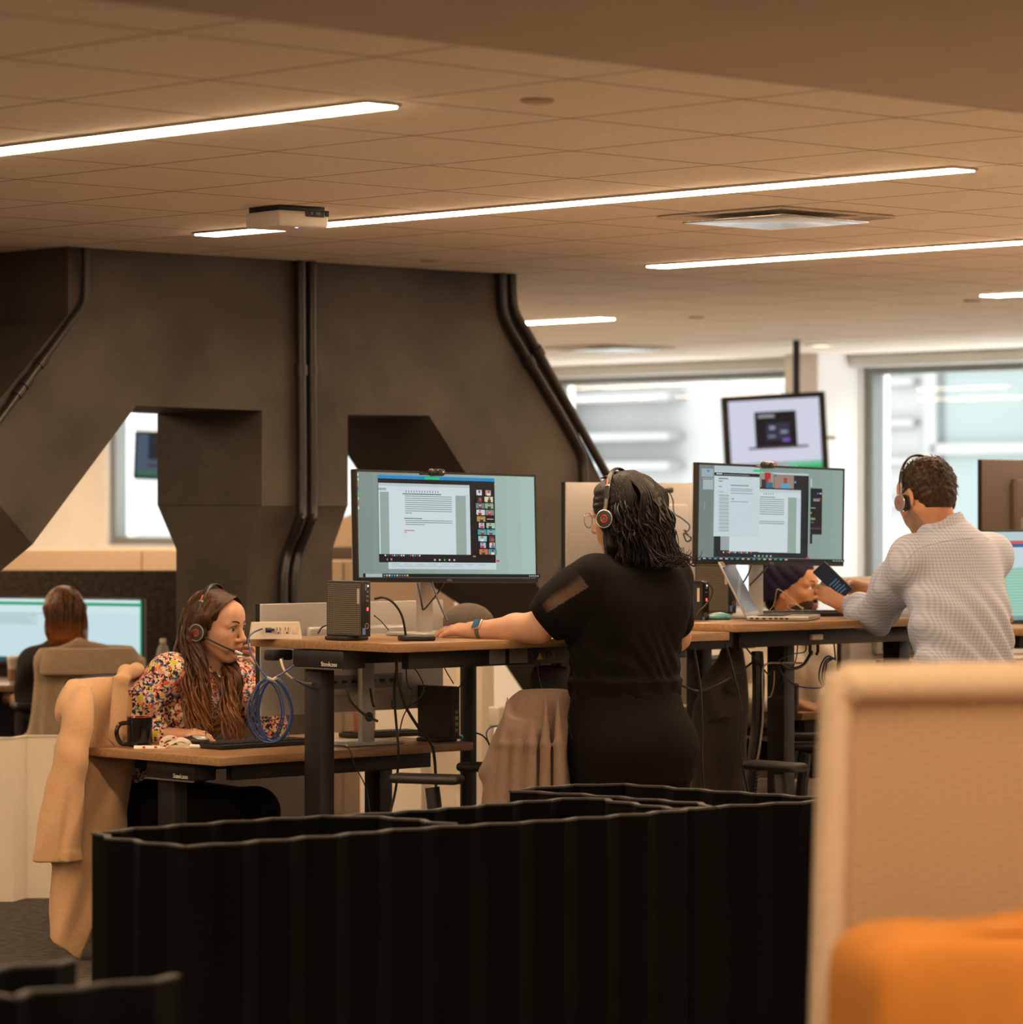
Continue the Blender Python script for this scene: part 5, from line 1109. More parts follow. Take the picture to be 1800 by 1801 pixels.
hd2 = unit(A_(452, 1150, 12.80)-WLF); tipL, nLF = hand_sdf(g3, WLF+hd2*.01, hd2, unit((.75, -.35, -.2)), 1, ((.55, .9, .5), (.6, 1.0, .5), (.65, 1.0, .5), (.7, 1.0, .5)), .05, (.6, .1, .3), .95, .88)
g2 = grid_around([HF.O], .18, .0030); head_sdf(HF, g2); g2.chain([HF.p(-.025, 0, -.055), NbF-(0, 0, .02)], [.047, .055], .03)
s_peach = skin('peach_skin', (.545, .300, .185)); pF = person('woman in a floral blouse sitting at the low desk, hand on a mouse', 'person', [g0, gl0, g1, g3, g2], [s_peach, s_lip], (PvF[0], PvF[1], 0), lipfn(HF))
eyes(HF, pF, (70, 90, 100), (1, -.25, .05)); brows(HF, pF, M('dark_brown_brow', (.018, .009, .005), .7), .0042); lashes(HF, pF); m_nail = M('pale_pink_nails', (.62, .50, .48), .15); nails(tipR, nRF, pF, m_nail, .95); nails(tipL, nLF, pF, m_nail, .95)
MB().tube([Vector(tipR[1][0]-tipR[1][1]*.05)+Vector((.009*math.cos(a)*0, .009*math.cos(a), .009*math.sin(a))) for a in [2*PI*k/16 for k in range(16)]], .0016, 6, cyc=True).build('ring', chrome, pF, world=True)
def floral():
    m = M('floral_print', (.5, .5, .5), .65, spec=.25); nt = m.node_tree; b = nt.nodes['Principled BSDF']; N = nt.nodes.new; L = nt.links.new
    tc = N('ShaderNodeTexCoord'); nz = N('ShaderNodeTexNoise'); nz.inputs['Scale'].default_value = 55; nz.inputs['Detail'].default_value = 2; L(tc.outputs['Object'], nz.inputs[0])
    ad = N('ShaderNodeVectorMath'); ad.operation = 'MULTIPLY_ADD'; ad.inputs[1].default_value = (.028, .028, .028); L(nz.outputs['Color'], ad.inputs[0]); L(tc.outputs['Object'], ad.inputs[2])
    v = N('ShaderNodeTexVoronoi'); v.inputs['Scale'].default_value = 125; L(ad.outputs[0], v.inputs[0])
    s = N('ShaderNodeSeparateColor'); L(v.outputs['Color'], s.inputs[0]); r = N('ShaderNodeValToRGB'); r.color_ramp.interpolation = 'CONSTANT'; e = r.color_ramp.elements
    cols = [(0, (.012, .014, .05)), (.20, (.66, .56, .44)), (.44, (.62, .09, .05)), (.58, (.70, .28, .16)), (.66, (.05, .16, .42)), (.74, (.52, .46, .05)), (.82, (.72, .42, .36)), (.90, (.03, .02, .03))]
    e[0].position, e[0].color = 0, (*cols[0][1], 1); e[1].position, e[1].color = cols[1][0], (*cols[1][1], 1)
    for q, c in cols[2:]: x = e.new(q); x.color = (*c, 1)
    L(s.outputs[0], r.inputs[0]); v2 = N('ShaderNodeTexVoronoi'); v2.inputs['Scale'].default_value = 24; L(ad.outputs[0], v2.inputs[0]); s2 = N('ShaderNodeSeparateColor'); L(v2.outputs['Color'], s2.inputs[0])
    g = N('ShaderNodeMath'); g.operation = 'LESS_THAN'; g.inputs[1].default_value = .32; L(v2.outputs['Distance'], g.inputs[0]); h = N('ShaderNodeMath'); h.operation = 'LESS_THAN'; h.inputs[1].default_value = .22; L(s2.outputs[1], h.inputs[0])
    w = N('ShaderNodeMath'); w.operation = 'MULTIPLY'; L(g.outputs[0], w.inputs[0]); L(h.outputs[0], w.inputs[1]); mx = N('ShaderNodeMix'); mx.data_type = 'RGBA'; L(w.outputs[0], mx.inputs[0]); L(r.outputs[0], mx.inputs[6]); mx.inputs[7].default_value = (.50, .44, .035, 1); L(mx.outputs[2], b.inputs['Base Color']); return m
m_flo = floral()
g = grid_around([SLF, SRF, PvF, ERF, WRF, ELF, WLF, NbF], .13, .0055); torsoF(g, .010, lambda t, a, p, q: .005*np.sin(8*a+5*t))
g.chain([SRF, SRF*.5+ERF*.5+fr2*.012, ERF, WRF*.5+ERF*.5-(0, 0, .0), WRF*.9+ERF*.1], [.072, .070, .060, .050, .032], .04); g.chain([SLF, SLF*.5+ELF*.5, ELF, WLF*.5+ELF*.5, WLF*.92+ELF*.08], [.070, .066, .056, .046, .032], .04)
g.chain([UpF+(0, 0, .02), NbF-(0, 0, .01)], [.085, .064], .04)
g.warp(lambda X, Y, Z: -.004*np.sin(60*(X*.7+Z*.9)+16*Y)*np.exp(-((X-ERF[0]-.03)**2+(Z-ERF[2]-.05)**2)/.016)-.003*np.sin(55*(Z-X)+20*Y))
g.clip(WRF*.96+ERF*.04, (1, -.1, .0)) if False else None
nv = UpF+ff*.12+(0, 0, .055)      # open V of the neckline
g.chain([NbF+ff*.02+(0, 0, .03), UpF+ff*.085+(0, 0, .02), ChF+ff*.155+(0, 0, .075)], [.062, .040, .006], .006, '-')
for w_, e_ in ((WRF, ERF), (WLF, ELF)):
    dd = unit(w_-e_); X_, Yg, Z_ = g.pts(tuple(slice(0, x) for x in g.n)); c0 = w_*.93+e_*.07
    hem = (X_-c0[0])*dd[0]+(Yg-c0[1])*dd[1]+(Z_-c0[2])*dd[2]; near = (X_-c0[0])**2+(Yg-c0[1])**2+(Z_-c0[2])**2 < .07**2; g.d = np.where(near, np.maximum(g.d, hem), g.d).astype(np.float32)
g.neckcut(NbF+(0, 0, .006), (0, 0, 1), .085); bl_ = meshobj('blouse', [g], m_flo, pF)
mb = MB()
for q in (1, -1): mb.tube(smoothpath([NbF+fr2*.055*q-ff*.02+(0, 0, .012), NbF+fr2*.060*q+ff*.045-(0, 0, .02), UpF+ff*.115+fr2*.030*q+(0, 0, .012), ChF+ff*.165+fr2*.006*q+(0, 0, .065)], 5), .011, 8, flat=.35, up=Vector(ff))
mb.build('neckline_trim', m_flo, bl_, world=True)
g = grid_around([PvF, kF[0], kF[1], (PvF[0]+.45, PvF[1]-.25, .05)], .2, .011); g.seg(WaF-(0, 0, .04), PvF, (.155, .13), (.185, .15), fr2, .05)
for q, k_, a_ in zip((1, -1), kF, aF): g.chain([PvF+fr2*.09*q, k_, a_], [.105, .082, .062], .04)
meshobj('trousers', [g], m_blk2, pF); mb = MB()
for a_ in aF: mb.box(a_+ff*.05-(0, 0, .06), (.09, .24, .06), .025, R=rz3(math.atan2(ff[1], ff[0])-PI/2))
mb.build('shoe', black, pF, world=True)
hF = hair_mat('chestnut_hair', (.018, .008, .0042), (.090, .038, .016), 240, .36, (.19, .080, .030), (.84, 1.02))
g = grid_around([HF.O, A_(370, 1240, 12.85)], .17, .0042); g.ell(HF.p(-.030, 0, .036), [x*1.05 for x in (.092, .083, .087)], HF.ax, .03)
g.seg(HF.p(-.055, 0, .02), HF.p(-.085, 0, -.13), (.078, .050), (.070, .036), HF.l, .05)
for q in (1, -1): g.chain([HF.p(.035, q*.055, .078), HF.p(.005, q*.078, .035), HF.p(-.03, q*.085, -.03), HF.p(-.045, q*.078, -.11)], [.022, .024, .026, .026], .03)
g.ell(HF.p(.105, 0, -.022), (.062, .060, .085), HF.ax, .012, '-'); g.ell(HF.p(.045, 0, -.08), (.075, .074, .07), HF.ax, .01, '-')
g.warp(lambda X, Y, Z: .0022*np.sin(170*X+60*Y+14*np.sin(12*Z))+.0016*np.sin(230*X-120*Y)); hr = meshobj('hair', [g], hF, pF)
mb = MB(); rnd = random.Random(11)
def strand(P, r, wv, fq=2.2): lock(mb, P, r, .0012, wv, fq, rnd.uniform(0, 6), 6, .5, HF.l, 8)
for k in range(80):       # near side: behind the ear cup, down over the chest
    s1, s2 = rnd.uniform(-1, 1), rnd.uniform(-1, 1)
    strand([HF.p(-.035+.025*s1, -.078, .06), HF.p(-.045+.030*s1, -.092-.008*s2, -.03), A_(346+18*s1, 1185+8*s2, 12.74+.03*s2), A_(344+20*s1, 1240+10*s2, 12.70+.02*s2), A_(354+20*s1, 1282+22*rnd.random(), 12.70+.02*s2)], rnd.uniform(.0045, .0085), rnd.uniform(.010, .022), 2.6)
for k in range(60):       # far side: past the throat
    s1, s2 = rnd.uniform(-1, 1), rnd.uniform(-1, 1)
    strand([HF.p(-.02, .080, .0), HF.p(-.01+.02*s1, .085, -.09), A_(410+12*s1, 1190+6*s2, 12.80+.02*s2), A_(404+16*s1, 1240+8*s2, 12.74+.02*s2), A_(414+16*s1, 1280+28*rnd.random(), 12.72+.02*s2)], rnd.uniform(.0045, .008), rnd.uniform(.010, .020), 2.6)
for k in range(30):       # back
    s1 = rnd.uniform(-1, 1); strand([HF.p(-.09, .05*s1, .07), HF.p(-.115, .06*s1, -.03), HF.p(-.115, .07*s1, -.12), A_(318+14*s1, 1215+16*rnd.random(), 12.92)], .009, .008)
for k in range(260):       # parted strands swept back from the forehead
    q = -1 if k % 4 else 1; t = rnd.random(); strand([HF.p(.077-.07*t, q*.004, .106+.022*t), HF.p(.064-.075*t, q*.054, .082+.034*t), HF.p(.036-.085*t, q*.088, .038+.024*t), HF.p(-.045-.03*t, q*.097, -.02)], .0036, .0012, 1.2)
mb.build('long_waves', hF, hr, world=True, angle=180)
headset(HF, 'headset with microphone boom on the woman in the floral blouse', wid=.094, up=.142, back=-.016, cup_u=-.020, mic=-1)

# ======== man in the navy turban, seated beyond the laptop desk
HD_ = Frame(A_(1394, 1036, 14.6), (.90, -.42, .10), sc=1.06)
df = unit((.80, -.60, 0)); dr = unit((-.60, -.80, 0))
PvD, ChD, UpD, NbD = A_(1380, 1330, 14.75), A_(1388, 1200, 14.72), A_(1388, 1140, 14.70), A_(1388, 1104, 14.66)
SRD, SLD = A_(1326, 1146, 14.55), A_(1450, 1150, 14.85); ERD, WRD = A_(1328, 1240, 14.42), A_(1404, 1243, 14.36); ELD, WLD = A_(1474, 1236, 14.72), A_(1444, 1248, 14.5)
g0 = grid_around([SRD, SLD, PvD, ERD, WRD, ELD, WLD, NbD, A_(1450, 1250, 14.3)], .2, .0065)
def torsoD(g, inf): g.loft([(UpD+(0, 0, .02), .14+inf, .08+inf), (UpD-(0, 0, .04), .185+inf, .11+inf), (ChD, .19+inf, .13+inf), (PvD+(0, 0, .04), .18+inf, .15+inf), (PvD-(0, 0, .06), .18+inf, .15+inf)], dr, .05); g.chain([SRD, UpD, SLD], [.066+inf, .08+inf, .066+inf], .05)
torsoD(g0, -.01); g0.chain([UpD, NbD], [.08, .06], .04); g0.chain([SRD, ERD, WRD], [.05, .043, .030], .03); g0.chain([SLD, ELD, WLD], [.05, .043, .030], .03)
hd = unit(A_(1450, 1250, 14.30)-WRD); tD, nD = hand_sdf(g0, WRD+hd*.012, hd, (0, -.4, .9), -1, ((.4, .5, .3),)*4, .06, (.5, .3, .2), 1.0, 1.05); hd = unit((.3, -.7, -.05)); hand_sdf(g0, WLD+hd*.012, hd, (0, -.3, .9), 1, ((.4, .5, .3),)*4, .06, (.5, .3, .2), 1.0, 1.05)
g2 = grid_around([HD_.O], .18, .0034); head_sdf(HD_, g2, True); g2.chain([HD_.p(-.025, 0, -.06), NbD-(0, 0, .02)], [.058, .064], .03)
gl0 = grid_around([PvD, PvD+df*.45, (PvD[0]+.3, PvD[1]-.2, 0)], .22, .012); 
for q in (1, -1):
    k_ = PvD+df*.42+dr*.1*q; a_ = k_+df*.04; a_[2] = .07; gl0.chain([PvD+dr*.09*q, k_, a_], [.09, .065, .045], .03)
s_tan = skin('brown_skin', (.40, .185, .085)); m_beard = M('dark_beard', (.030, .019, .012), .8, noise=.5, nscale=120, bump=.6, bscale=260)
def beardfn(q, m):
    u, f, l = q[:, 2], q[:, 0], np.abs(q[:, 1]); lip = (f > .082) & (l < .022) & (u > -.084) & (u < -.0625)
    bd = ((u < -.052-.4*(.06-f)*(f < .06)) & (f > -.004) & (u > -.135)) | ((f > .08) & (u < -.050) & (u > -.062) & (l < .03))
    return np.where(lip, 1, np.where(bd & (m == 0), 2, m))
pD = person('man in a navy turban and cream shirt seated behind the laptop desk', 'person', [g0, gl0, g2], [s_tan, s_lip, m_beard], (PvD[0], PvD[1], 0), lipfn(HD_, beardfn)); eyes(HD_, pD, (45, 28, 18), (1, .12, .12)); brows(HD_, pD, M('black_brow', (.01, .008, .006), .7), .004); nails(tD, nD, pD, M('bare_nails', (.5, .3, .2), .3))
m_cream = M('cream_cotton_shirt', (.60, .52, .42), .8, spec=.2)
g = grid_around([SRD, SLD, PvD, ERD, WRD, ELD, WLD, NbD], .16, .0075); torsoD(g, .012); g.chain([SRD, ERD, WRD*.72+ERD*.28], [.078, .066, .046], .04); g.chain([SLD, ELD, WLD*.72+ELD*.28], [.078, .066, .046], .04); g.chain([UpD, NbD-(0, 0, .02)], [.09, .068], .04)
g.warp(lambda X, Y, Z: -.006*np.sin(34*(Z+.7*X)+12*Y)); g.neckcut(NbD, (0, 0, 1)); meshobj('shirt', [g], m_cream, pD)
g = grid_around([PvD, PvD+df*.45, (PvD[0]+.3, PvD[1]-.2, .05)], .24, .012); g.seg(PvD+(0, 0, .1), PvD-(0, 0, .02), (.19, .15), (.2, .16), dr, .05)
for q in (1, -1):
    k_ = PvD+df*.42+dr*.1*q; a_ = k_+df*.04; a_[2] = .05; g.chain([PvD+dr*.09*q, k_, a_], [.11, .085, .065], .04)
meshobj('trousers', [g], M('dark_grey_trousers', (.02, .019, .018), .85, spec=.1), pD)
m_navy = M('navy_turban_cloth', (.0135, .0115, .034), .8, spec=.2, bump=.2, bscale=200); g = grid_around([HD_.O], .21, .0034)
tu = unit(HD_.u-.30*HD_.f); g.ell(HD_.p(-.022, 0, .060), [x*1.06 for x in (.112, .096, .084)], HD_.ax, .02); g.ell(HD_.p(-.055, 0, .005), [x*1.06 for x in (.075, .092, .065)], HD_.ax, .04)
g.clip(HD_.p(.0, 0, .0), unit(-HD_.u+.62*HD_.f)); dn = unit(.55*HD_.u+.75*HD_.f); 
g.warp(lambda X, Y, Z: -.0042*np.abs(np.sin(78*((X-HD_.O[0])*dn[0]+(Y-HD_.O[1])*dn[1]+(Z-HD_.O[2])*dn[2])+.6))); meshobj('turban', [g], m_navy, pD)
hb_ = MB(); rnd = random.Random(2)
for k in range(30): l_ = rnd.uniform(-.07, .07); lock(hb_, [HD_.p(-.075, l_, -.01), HD_.p(-.085, l_, -.05), HD_.p(-.07, l_*.95, -.085)], .008, .002, .002, 1, 0, 5, .6, HD_.l)
hb_.build('nape_hair', hA, pD, world=True, angle=180)
br_ = thing('bracelet', 'thin gold bracelet on the arm beside the dark brown cup', 'bracelet', Vector(WRD)); dx_ = unit(WRD-ERD); n1 = unit(np.cross(dx_, (0, 0, 1))); n2 = np.cross(n1, dx_)
gold = M('gold', (.80, .48, .12), .22, 1)
MB().tube([WRD-dx_*.01+.038*(n1*math.cos(a)+n2*math.sin(a)) for a in [2*PI*k/24 for k in range(24)]], .0026, 6, cyc=True).build('band', gold, br_, world=True)
MB().sphere(WRD-dx_*.01-n2*.040, .0055, 10, 8).build('charm', gold, br_, world=True)
# ======== woman at the far left, seen from behind
HE = Frame(A_(112, 1080, 16.45), (-.25, .95, -.05), sc=1.04); ef = unit((-.25, .95, 0)); er = unit((.95, .25, 0))
PvE, ChE, UpE, NbE = A_(112, 1290, 16.4), A_(112, 1190, 16.42), A_(112, 1150, 16.42), A_(113, 1122, 16.44)
SLE, SRE = A_(62, 1168, 16.36), A_(163, 1166, 16.5); ELE, WLE = A_(50, 1236, 16.40), A_(22, 1225, 16.72); ERE, WRE = A_(190, 1235, 16.60), A_(150, 1212, 16.85)
g0 = grid_around([SLE, SRE, PvE, ELE, WLE, ERE, WRE, NbE], .2, .009)
def torsoE(g, inf): g.loft([(UpE+(0, 0, .02), .11+inf, .07+inf), (UpE-(0, 0, .03), .155+inf, .095+inf), (ChE, .16+inf, .11+inf), (PvE+(0, 0, .04), .17+inf, .14+inf), (PvE-(0, 0, .06), .175+inf, .14+inf)], er, .05); g.chain([SLE, UpE, SRE], [.06+inf, .07+inf, .06+inf], .05)
torsoE(g0, -.01); g0.chain([UpE, NbE], [.07, .052], .04); g0.chain([SLE, ELE, WLE], [.046, .040, .027], .03); g0.chain([SRE, ERE, WRE], [.046, .040, .027], .03)
for W_ in (WLE, WRE): hand_sdf(g0, W_, ef, (0, 0, 1), 1, ((.3, .4, .3),)*4, .06, (.5, .3, .2), .95, 1.0)
g2 = grid_around([HE.O], .17, .0045); head_sdf(HE, g2); g2.chain([HE.p(-.02, 0, -.05), NbE], [.05, .055], .03)
gl0 = grid_around([PvE, PvE+ef*.45, (PvE[0]-.1, PvE[1]+.45, 0)], .22, .014)
for q in (1, -1):
    k_ = PvE+ef*.40+er*.1*q; a_ = k_+ef*.03; a_[2] = .06; gl0.chain([PvE+er*.09*q, k_, a_], [.09, .065, .045], .03)
pE = person('woman in a charcoal top at far left, seen from behind before a bright spreadsheet', 'person', [g0, gl0, g2], [s_fair, s_lip], (PvE[0], PvE[1], 0), lipfn(HE))
m_char = M('charcoal_jersey', (.030, .029, .027), .85, spec=.12); g = grid_around([SLE, SRE, PvE, ELE, ERE, NbE], .15, .0085); torsoE(g, .012); g.chain([SLE, SLE*.12+ELE*.88], [.074, .070], .04); g.chain([SRE, SRE*.12+ERE*.88], [.074, .070], .04); g.chain([UpE, NbE-(0, 0, .03)], [.08, .062], .04)
g.warp(lambda X, Y, Z: -.004*np.sin(40*(Z-X))); g.neckcut(NbE, (0, 0, 1)); meshobj('top', [g], m_char, pE)
g = grid_around([PvE, PvE+ef*.45, (PvE[0]-.1, PvE[1]+.45, .05)], .24, .014)
for q in (1, -1):
    k_ = PvE+ef*.40+er*.1*q; a_ = k_+ef*.03; a_[2] = .05; g.chain([PvE+er*.09*q, k_, a_], [.11, .085, .065], .04)
meshobj('trousers', [g], m_blk2, pE)
hE = hair_mat('auburn_hair', (.030, .012, .006), (.26, .115, .050), 110, .45, (.42, .14, .025), (.96, 1.06)); g = grid_around([HE.O, A_(112, 1125, 16.4)], .17, .005)
g.ell(HE.p(-.020, 0, .036), [x*1.06 for x in (.10, .085, .088)], HE.ax, .03); g.seg(HE.p(-.055, 0, .03), HE.p(-.085, 0, -.12), (.088, .055), (.082, .040), HE.l, .05); g.ell(HE.p(.095, 0, -.03), (.06, .066, .09), HE.ax, .01, '-')
hh_ = meshobj('hair', [g], hE, pE); mb = MB(); rnd = random.Random(4)
for k in range(70):
    s1 = rnd.uniform(-1, 1); lock(mb, [HE.p(-.06, .04*s1, .115), HE.p(-.118+.03*s1*s1, .082*s1, .03), HE.p(-.122+.03*s1*s1, .092*s1, -.07), HE.p(-.118+.03*s1*s1, .080*s1-.01, -.13-.05*rnd.random())], .008, .0015, .003, 1.2, rnd.uniform(0, 6), 5, .5, HE.l)
mb.build('long_strands', hE, hh_, world=True, angle=180)
# ---------------------------------------------------------------- office chairs
m_mesh = M('grey_chair_mesh', (.20, .185, .165), .8, bump=.6, bscale=500, stretch=(1, 1, 6)); m_seatg = M('grey_seat_fabric', (.33, .28, .26), .9, noise=.08, nscale=90)
def chair(label, x, y, ang, hb=.95, seat=m_seatg, arms=(1, -1), za=.67, sb=.46):
    """ang: direction the sitter faces"""
    o = thing('office_chair', label, 'chair', (x, y, 0), ang-PI/2, 'office chairs at the desks')        # local +y = forward
    b = MB()
    for k in range(5):
        a = 2*PI*k/5+.3; b.box((.15*math.cos(a), .15*math.sin(a), .085), (.30, .035, .028), .01, R=rz3(a))
    bo = b.build('star_base', black, o)
    for k in range(5):
        a = 2*PI*k/5+.3; MB().cyl((.29*math.cos(a)-.012*math.sin(a), .29*math.sin(a)+.012*math.cos(a), .033), (.29*math.cos(a)+.012*math.sin(a), .29*math.sin(a)-.012*math.cos(a), .033), .032).build('caster', black, bo)
    MB().tube([(0, 0, .08), (0, 0, .25), (0, 0, .251), (0, 0, sb-.05)], [.028, .028, .018, .018], 14).build('gas_column', black, o)
    MB().box((0, 0, sb-.055), (.24, .28, .04), .012).build('mechanism', black, o)
    MB().box((0, .02, sb), (.50, .48, .075), .034, 4).build('seat', seat, o)
    sp = smoothpath([(0, -.18, sb-.06), (0, -.30, sb-.02), (0, -.31, sb+.15), (0, -.285, hb-.25)], 6); MB().tube(sp, .022, 10, flat=.7).build('back_stem', black, o)
    w, h0 = .225, sb+.10; pts = [(-w*.8, h0), (-w, h0+.12), (-w*.98, hb-.10), (-w*.86, hb-.02), (-w*.6, hb), (w*.6, hb), (w*.86, hb-.02), (w*.98, hb-.10), (w, h0+.12), (w*.8, h0), (0, h0-.02)]
    P = smoothpath([(x_, -.26-.05*math.cos((z-h0)/(hb-h0)*PI-.6)*.6+.05*(1-(x_/w)**2)*-.6, z) for x_, z in pts], 4, cyc=True)
    bk = MB(); bk.tube(P, .011, 8, cyc=True); bf_ = bk.build('back_frame', black, o)
    c = sum(P, Vector())/len(P); n = len(P); MB().add(P+[p+Vector((0, -.006, 0)) for p in P]+[c+Vector((0, -.02, 0)), c+Vector((0, -.026, 0))], [(i, (i+1) % n, 2*n) for i in range(n)]+[(n+(i+1) % n, n+i, 2*n+1) for i in range(n)]).build('back_mesh', m_mesh, bf_)
    for s in arms:
        ar = MB(); ar.tube(smoothpath([(s*.16, -.02, sb-.05), (s*.27, -.02, sb-.03), (s*.285, -.015, sb+.05), (s*.285, .0, za-.04)], 5), [.022]*16, 10, flat=1.5); a_ = ar.build('armrest', black, o)
        pd = MB(); pd.box((0, 0, 0), (.085, .25, .032), .015, 3); p_ = pd.build('arm_pad', M('arm_pad_rubber', (.017, .016, .015), .55), a_); p_.data.transform(Matrix.Translation((s*.285, .02, za-.012)))
    return o
cF = atY(290, 1300, 13.02); chair('black office chair under the camel coat, where the floral blouse woman sits', cF.x-.01, cF.y-.01, math.atan2(-.45, .90), hb=.94)
cT = atY(800, 1300, 12.38); chair('office chair with pale seat and taupe coat on its back, empty', cT.x+.04, 12.24, math.atan2(.38, -.925), hb=.92)
cM = atY(1470, 1300, 12.75); chair('office chair behind the tan booth, its armrest showing left of the booth', cM.x-.01, cM.y, math.atan2(.72, -.69))
cE = Vector((PvE[0], PvE[1], 0)); chair('office chair under the beige trench coat at far left', cE.x+.09, cE.y+.03, math.atan2(ef[1], ef[0]), hb=.93)
cG = atY(1282, 1300, 13.85); chair('office chair under the dark grey coat, seen below the laptop desk', cG.x+.28, cG.y+.05, 0.0, hb=.95)
cDp = Vector((PvD[0], PvD[1], 0)); chair('office chair of the man in the navy turban', cDp.x-.02, cDp.y+.02, math.atan2(df[1], df[0]), hb=.94)
# ---------------------------------------------------------------- coats hung over chair backs
def coat(name, label, g, mat, base, **k): return tag(meshobj(name, g, mat, None, base, **k), label, 'coat', 'coats hung over chairs')
m_camel = M('camel_wool', (.50, .305, .165), .95, noise=.06, nscale=90, bump=.25, bscale=350, sheen=.2)
rv = unit((.36, .93, 0)); 
g = grid_around([A_(60, 1180, 12.35), A_(250, 1690, 12.35), A_(240, 1180, 12.95)], .06, .0062)
fold_c = lambda t, a, p, q: .010*np.sin(30*p+4*t)*np.clip(t*1.2, 0, 1)
rv = unit((.62, .78, 0))
g.loft([(A_(186, 1192, 12.70), .17, .030), (A_(183, 1206, 12.68), .19, .050), (A_(176, 1300, 12.62), .195, .056), (A_(160, 1430, 12.52), .185, .060), (A_(150, 1560, 12.46), .150, .062), (A_(143, 1700, 12.42), .125, .060)], rv, .03, lambda t, a, p, q: .006*np.sin(40*p+4*(1-t))*np.clip(1.1-t, 0, 1))
g.clip(A_(112, 1663, 12.38), (-.60, 0, -.80)); g.clip(A_(168, 1622, 12.42), (.93, 0, -.36))
g.loft([(A_(150, 1206, 12.52), .020, .030), (A_(145, 1225, 12.48), .040, .042), (A_(130, 1300, 12.40), .058, .050), (A_(116, 1400, 12.36), .066, .048), (A_(106, 1470, 12.34), .080, .045), (A_(101, 1512, 12.33), .086, .042)], (1, .15, 0), .035, lambda t, a, p, q: .013*np.exp(-((p-.012)/.013)**2)*np.clip(1-1.6*t, 0, 1))
g.loft([(A_(102, 1496, 12.33), .087, .045), (A_(101, 1515, 12.33), .0895, .044)], (1, .15, 0), .003, lambda t, a, p, q: .013*np.exp(-((p-.012)/.013)**2))
g.warp(lambda X, Y, Z: .0035*np.sin(45*(Z*.9+X*.6)+9*Y)*np.exp(-((Z-.72)/.12)**2)+.002*np.sin(80*X-30*Z))
cc = coat('coat', 'camel wool coat hung on the chair of the woman in the floral blouse, sleeve dangling', [g], m_camel, tuple(A_(170, 1560, 12.5)*np.array((1, 1, 0))))
g = grid_around([A_(190, 1170, 12.6), A_(262, 1180, 12.9), A_(215, 1325, 12.55)], .05, .0045)
g.chain([A_(212, 1196, 12.56), A_(222, 1183, 12.62), A_(240, 1180, 12.78), A_(250, 1186, 12.92)], [.020, .026, .026, .02], .02); g.seg(A_(212, 1192, 12.56), A_(206, 1300, 12.52), (.030, .014), (.034, .013), (.8, .6, 0), .02); g.chain([A_(206, 1298, 12.52), A_(212, 1318, 12.52)], [.026, .012], .02)
meshobj('collar', [g], m_camel, cc)
m_taupe = M('taupe_wool', (.185, .122, .092), .95, noise=.06, nscale=90, bump=.2, bscale=350, sheen=.15); rv = unit((.95, .35, 0))
g = grid_around([A_(835, 1205, 11.95), A_(1010, 1450, 11.95)], .14, .0058)
g.loft([(A_(955, 1213, 12.02), .085, .018), (A_(953, 1222, 12.02), .105, .04), (A_(948, 1260, 12.00), .125, .055), (A_(940, 1320, 11.97), .145, .062), (A_(935, 1380, 11.95), .155, .068), (A_(932, 1450, 11.94), .165, .07)], rv, .03, lambda t, a, p, q: .008*np.sin(50*p)*np.clip(1.05-t, 0, 1))
g.seg(A_(915, 1270, 11.94), A_(868, 1368, 11.92), (.05, .03), (.045, .022), (1, -.1, -.5), .03, mod=lambda t, a, p, q: .007*np.sin(70*p)); g.chain([A_(905, 1290, 11.92), A_(852, 1364, 11.91)], [.03, .008], .03); g.seg(A_(880, 1345, 11.92), A_(905, 1440, 11.92), (.055, .022), (.03, .02), (1, 0, 0), .03, mod=lambda t, a, p, q: .006*np.sin(60*p))
for x0, x1, r1 in ((893, 880, .020), (915, 905, .024), (938, 932, .024), (961, 958, .026), (982, 984, .024)): g.chain([A_(x0, 1226, 11.965), A_((x0+x1)/2, 1310, 11.893), A_(x1, 1450, 11.850)], [.004, .017, .021], .010)
coat('coat', 'taupe wool coat draped over a chair back, left of the woman in black', [g], m_taupe, tuple(A_(940, 1560, 11.97)*np.array((1, 1, 0))))
m_beige = M('beige_trench_cotton', (.46, .345, .235), .9, noise=.05, nscale=40); rv = unit((.97, .22, 0)); bk_ = cE-Vector((ef[0], ef[1], 0))*.31; yb = bk_.y
q = lambda x, y, d=0: A_(x, y, yb-.02+d); g = grid_around([q(55, 1120), q(255, 1310)], .12, .0075)
g.loft([(q(155, 1138), .205, .03), (q(155, 1148), .232, .052), (q(155, 1200), .238, .062), (q(152, 1260), .245, .075), (q(150, 1330), .255, .085)], rv, .03, lambda t, a, p, q: .022*(np.abs(np.sin(24*p+2*t))-.5)*np.clip(1.15-t, 0, 1))
g.seg(q(92, 1158, -.03), q(80, 1300, -.02), (.055, .05), (.07, .05), rv, .03); g.seg(q(235, 1160, .02), q(232, 1290, .02), (.05, .05), (.05, .05), rv, .03)
for x0, x1 in ((88, 82), (112, 108), (150, 152), (182, 186), (214, 218), (240, 246)): g.chain([q(x0, 1165, -.055), q((x0+x1)/2, 1220, -.075), q(x1, 1320, -.095)], [.012, .020, .028], .018)
cb = coat('coat', 'beige trench coat hung over the chair of the woman at far left', [g], m_beige, (float(bk_.x), float(bk_.y), 0))
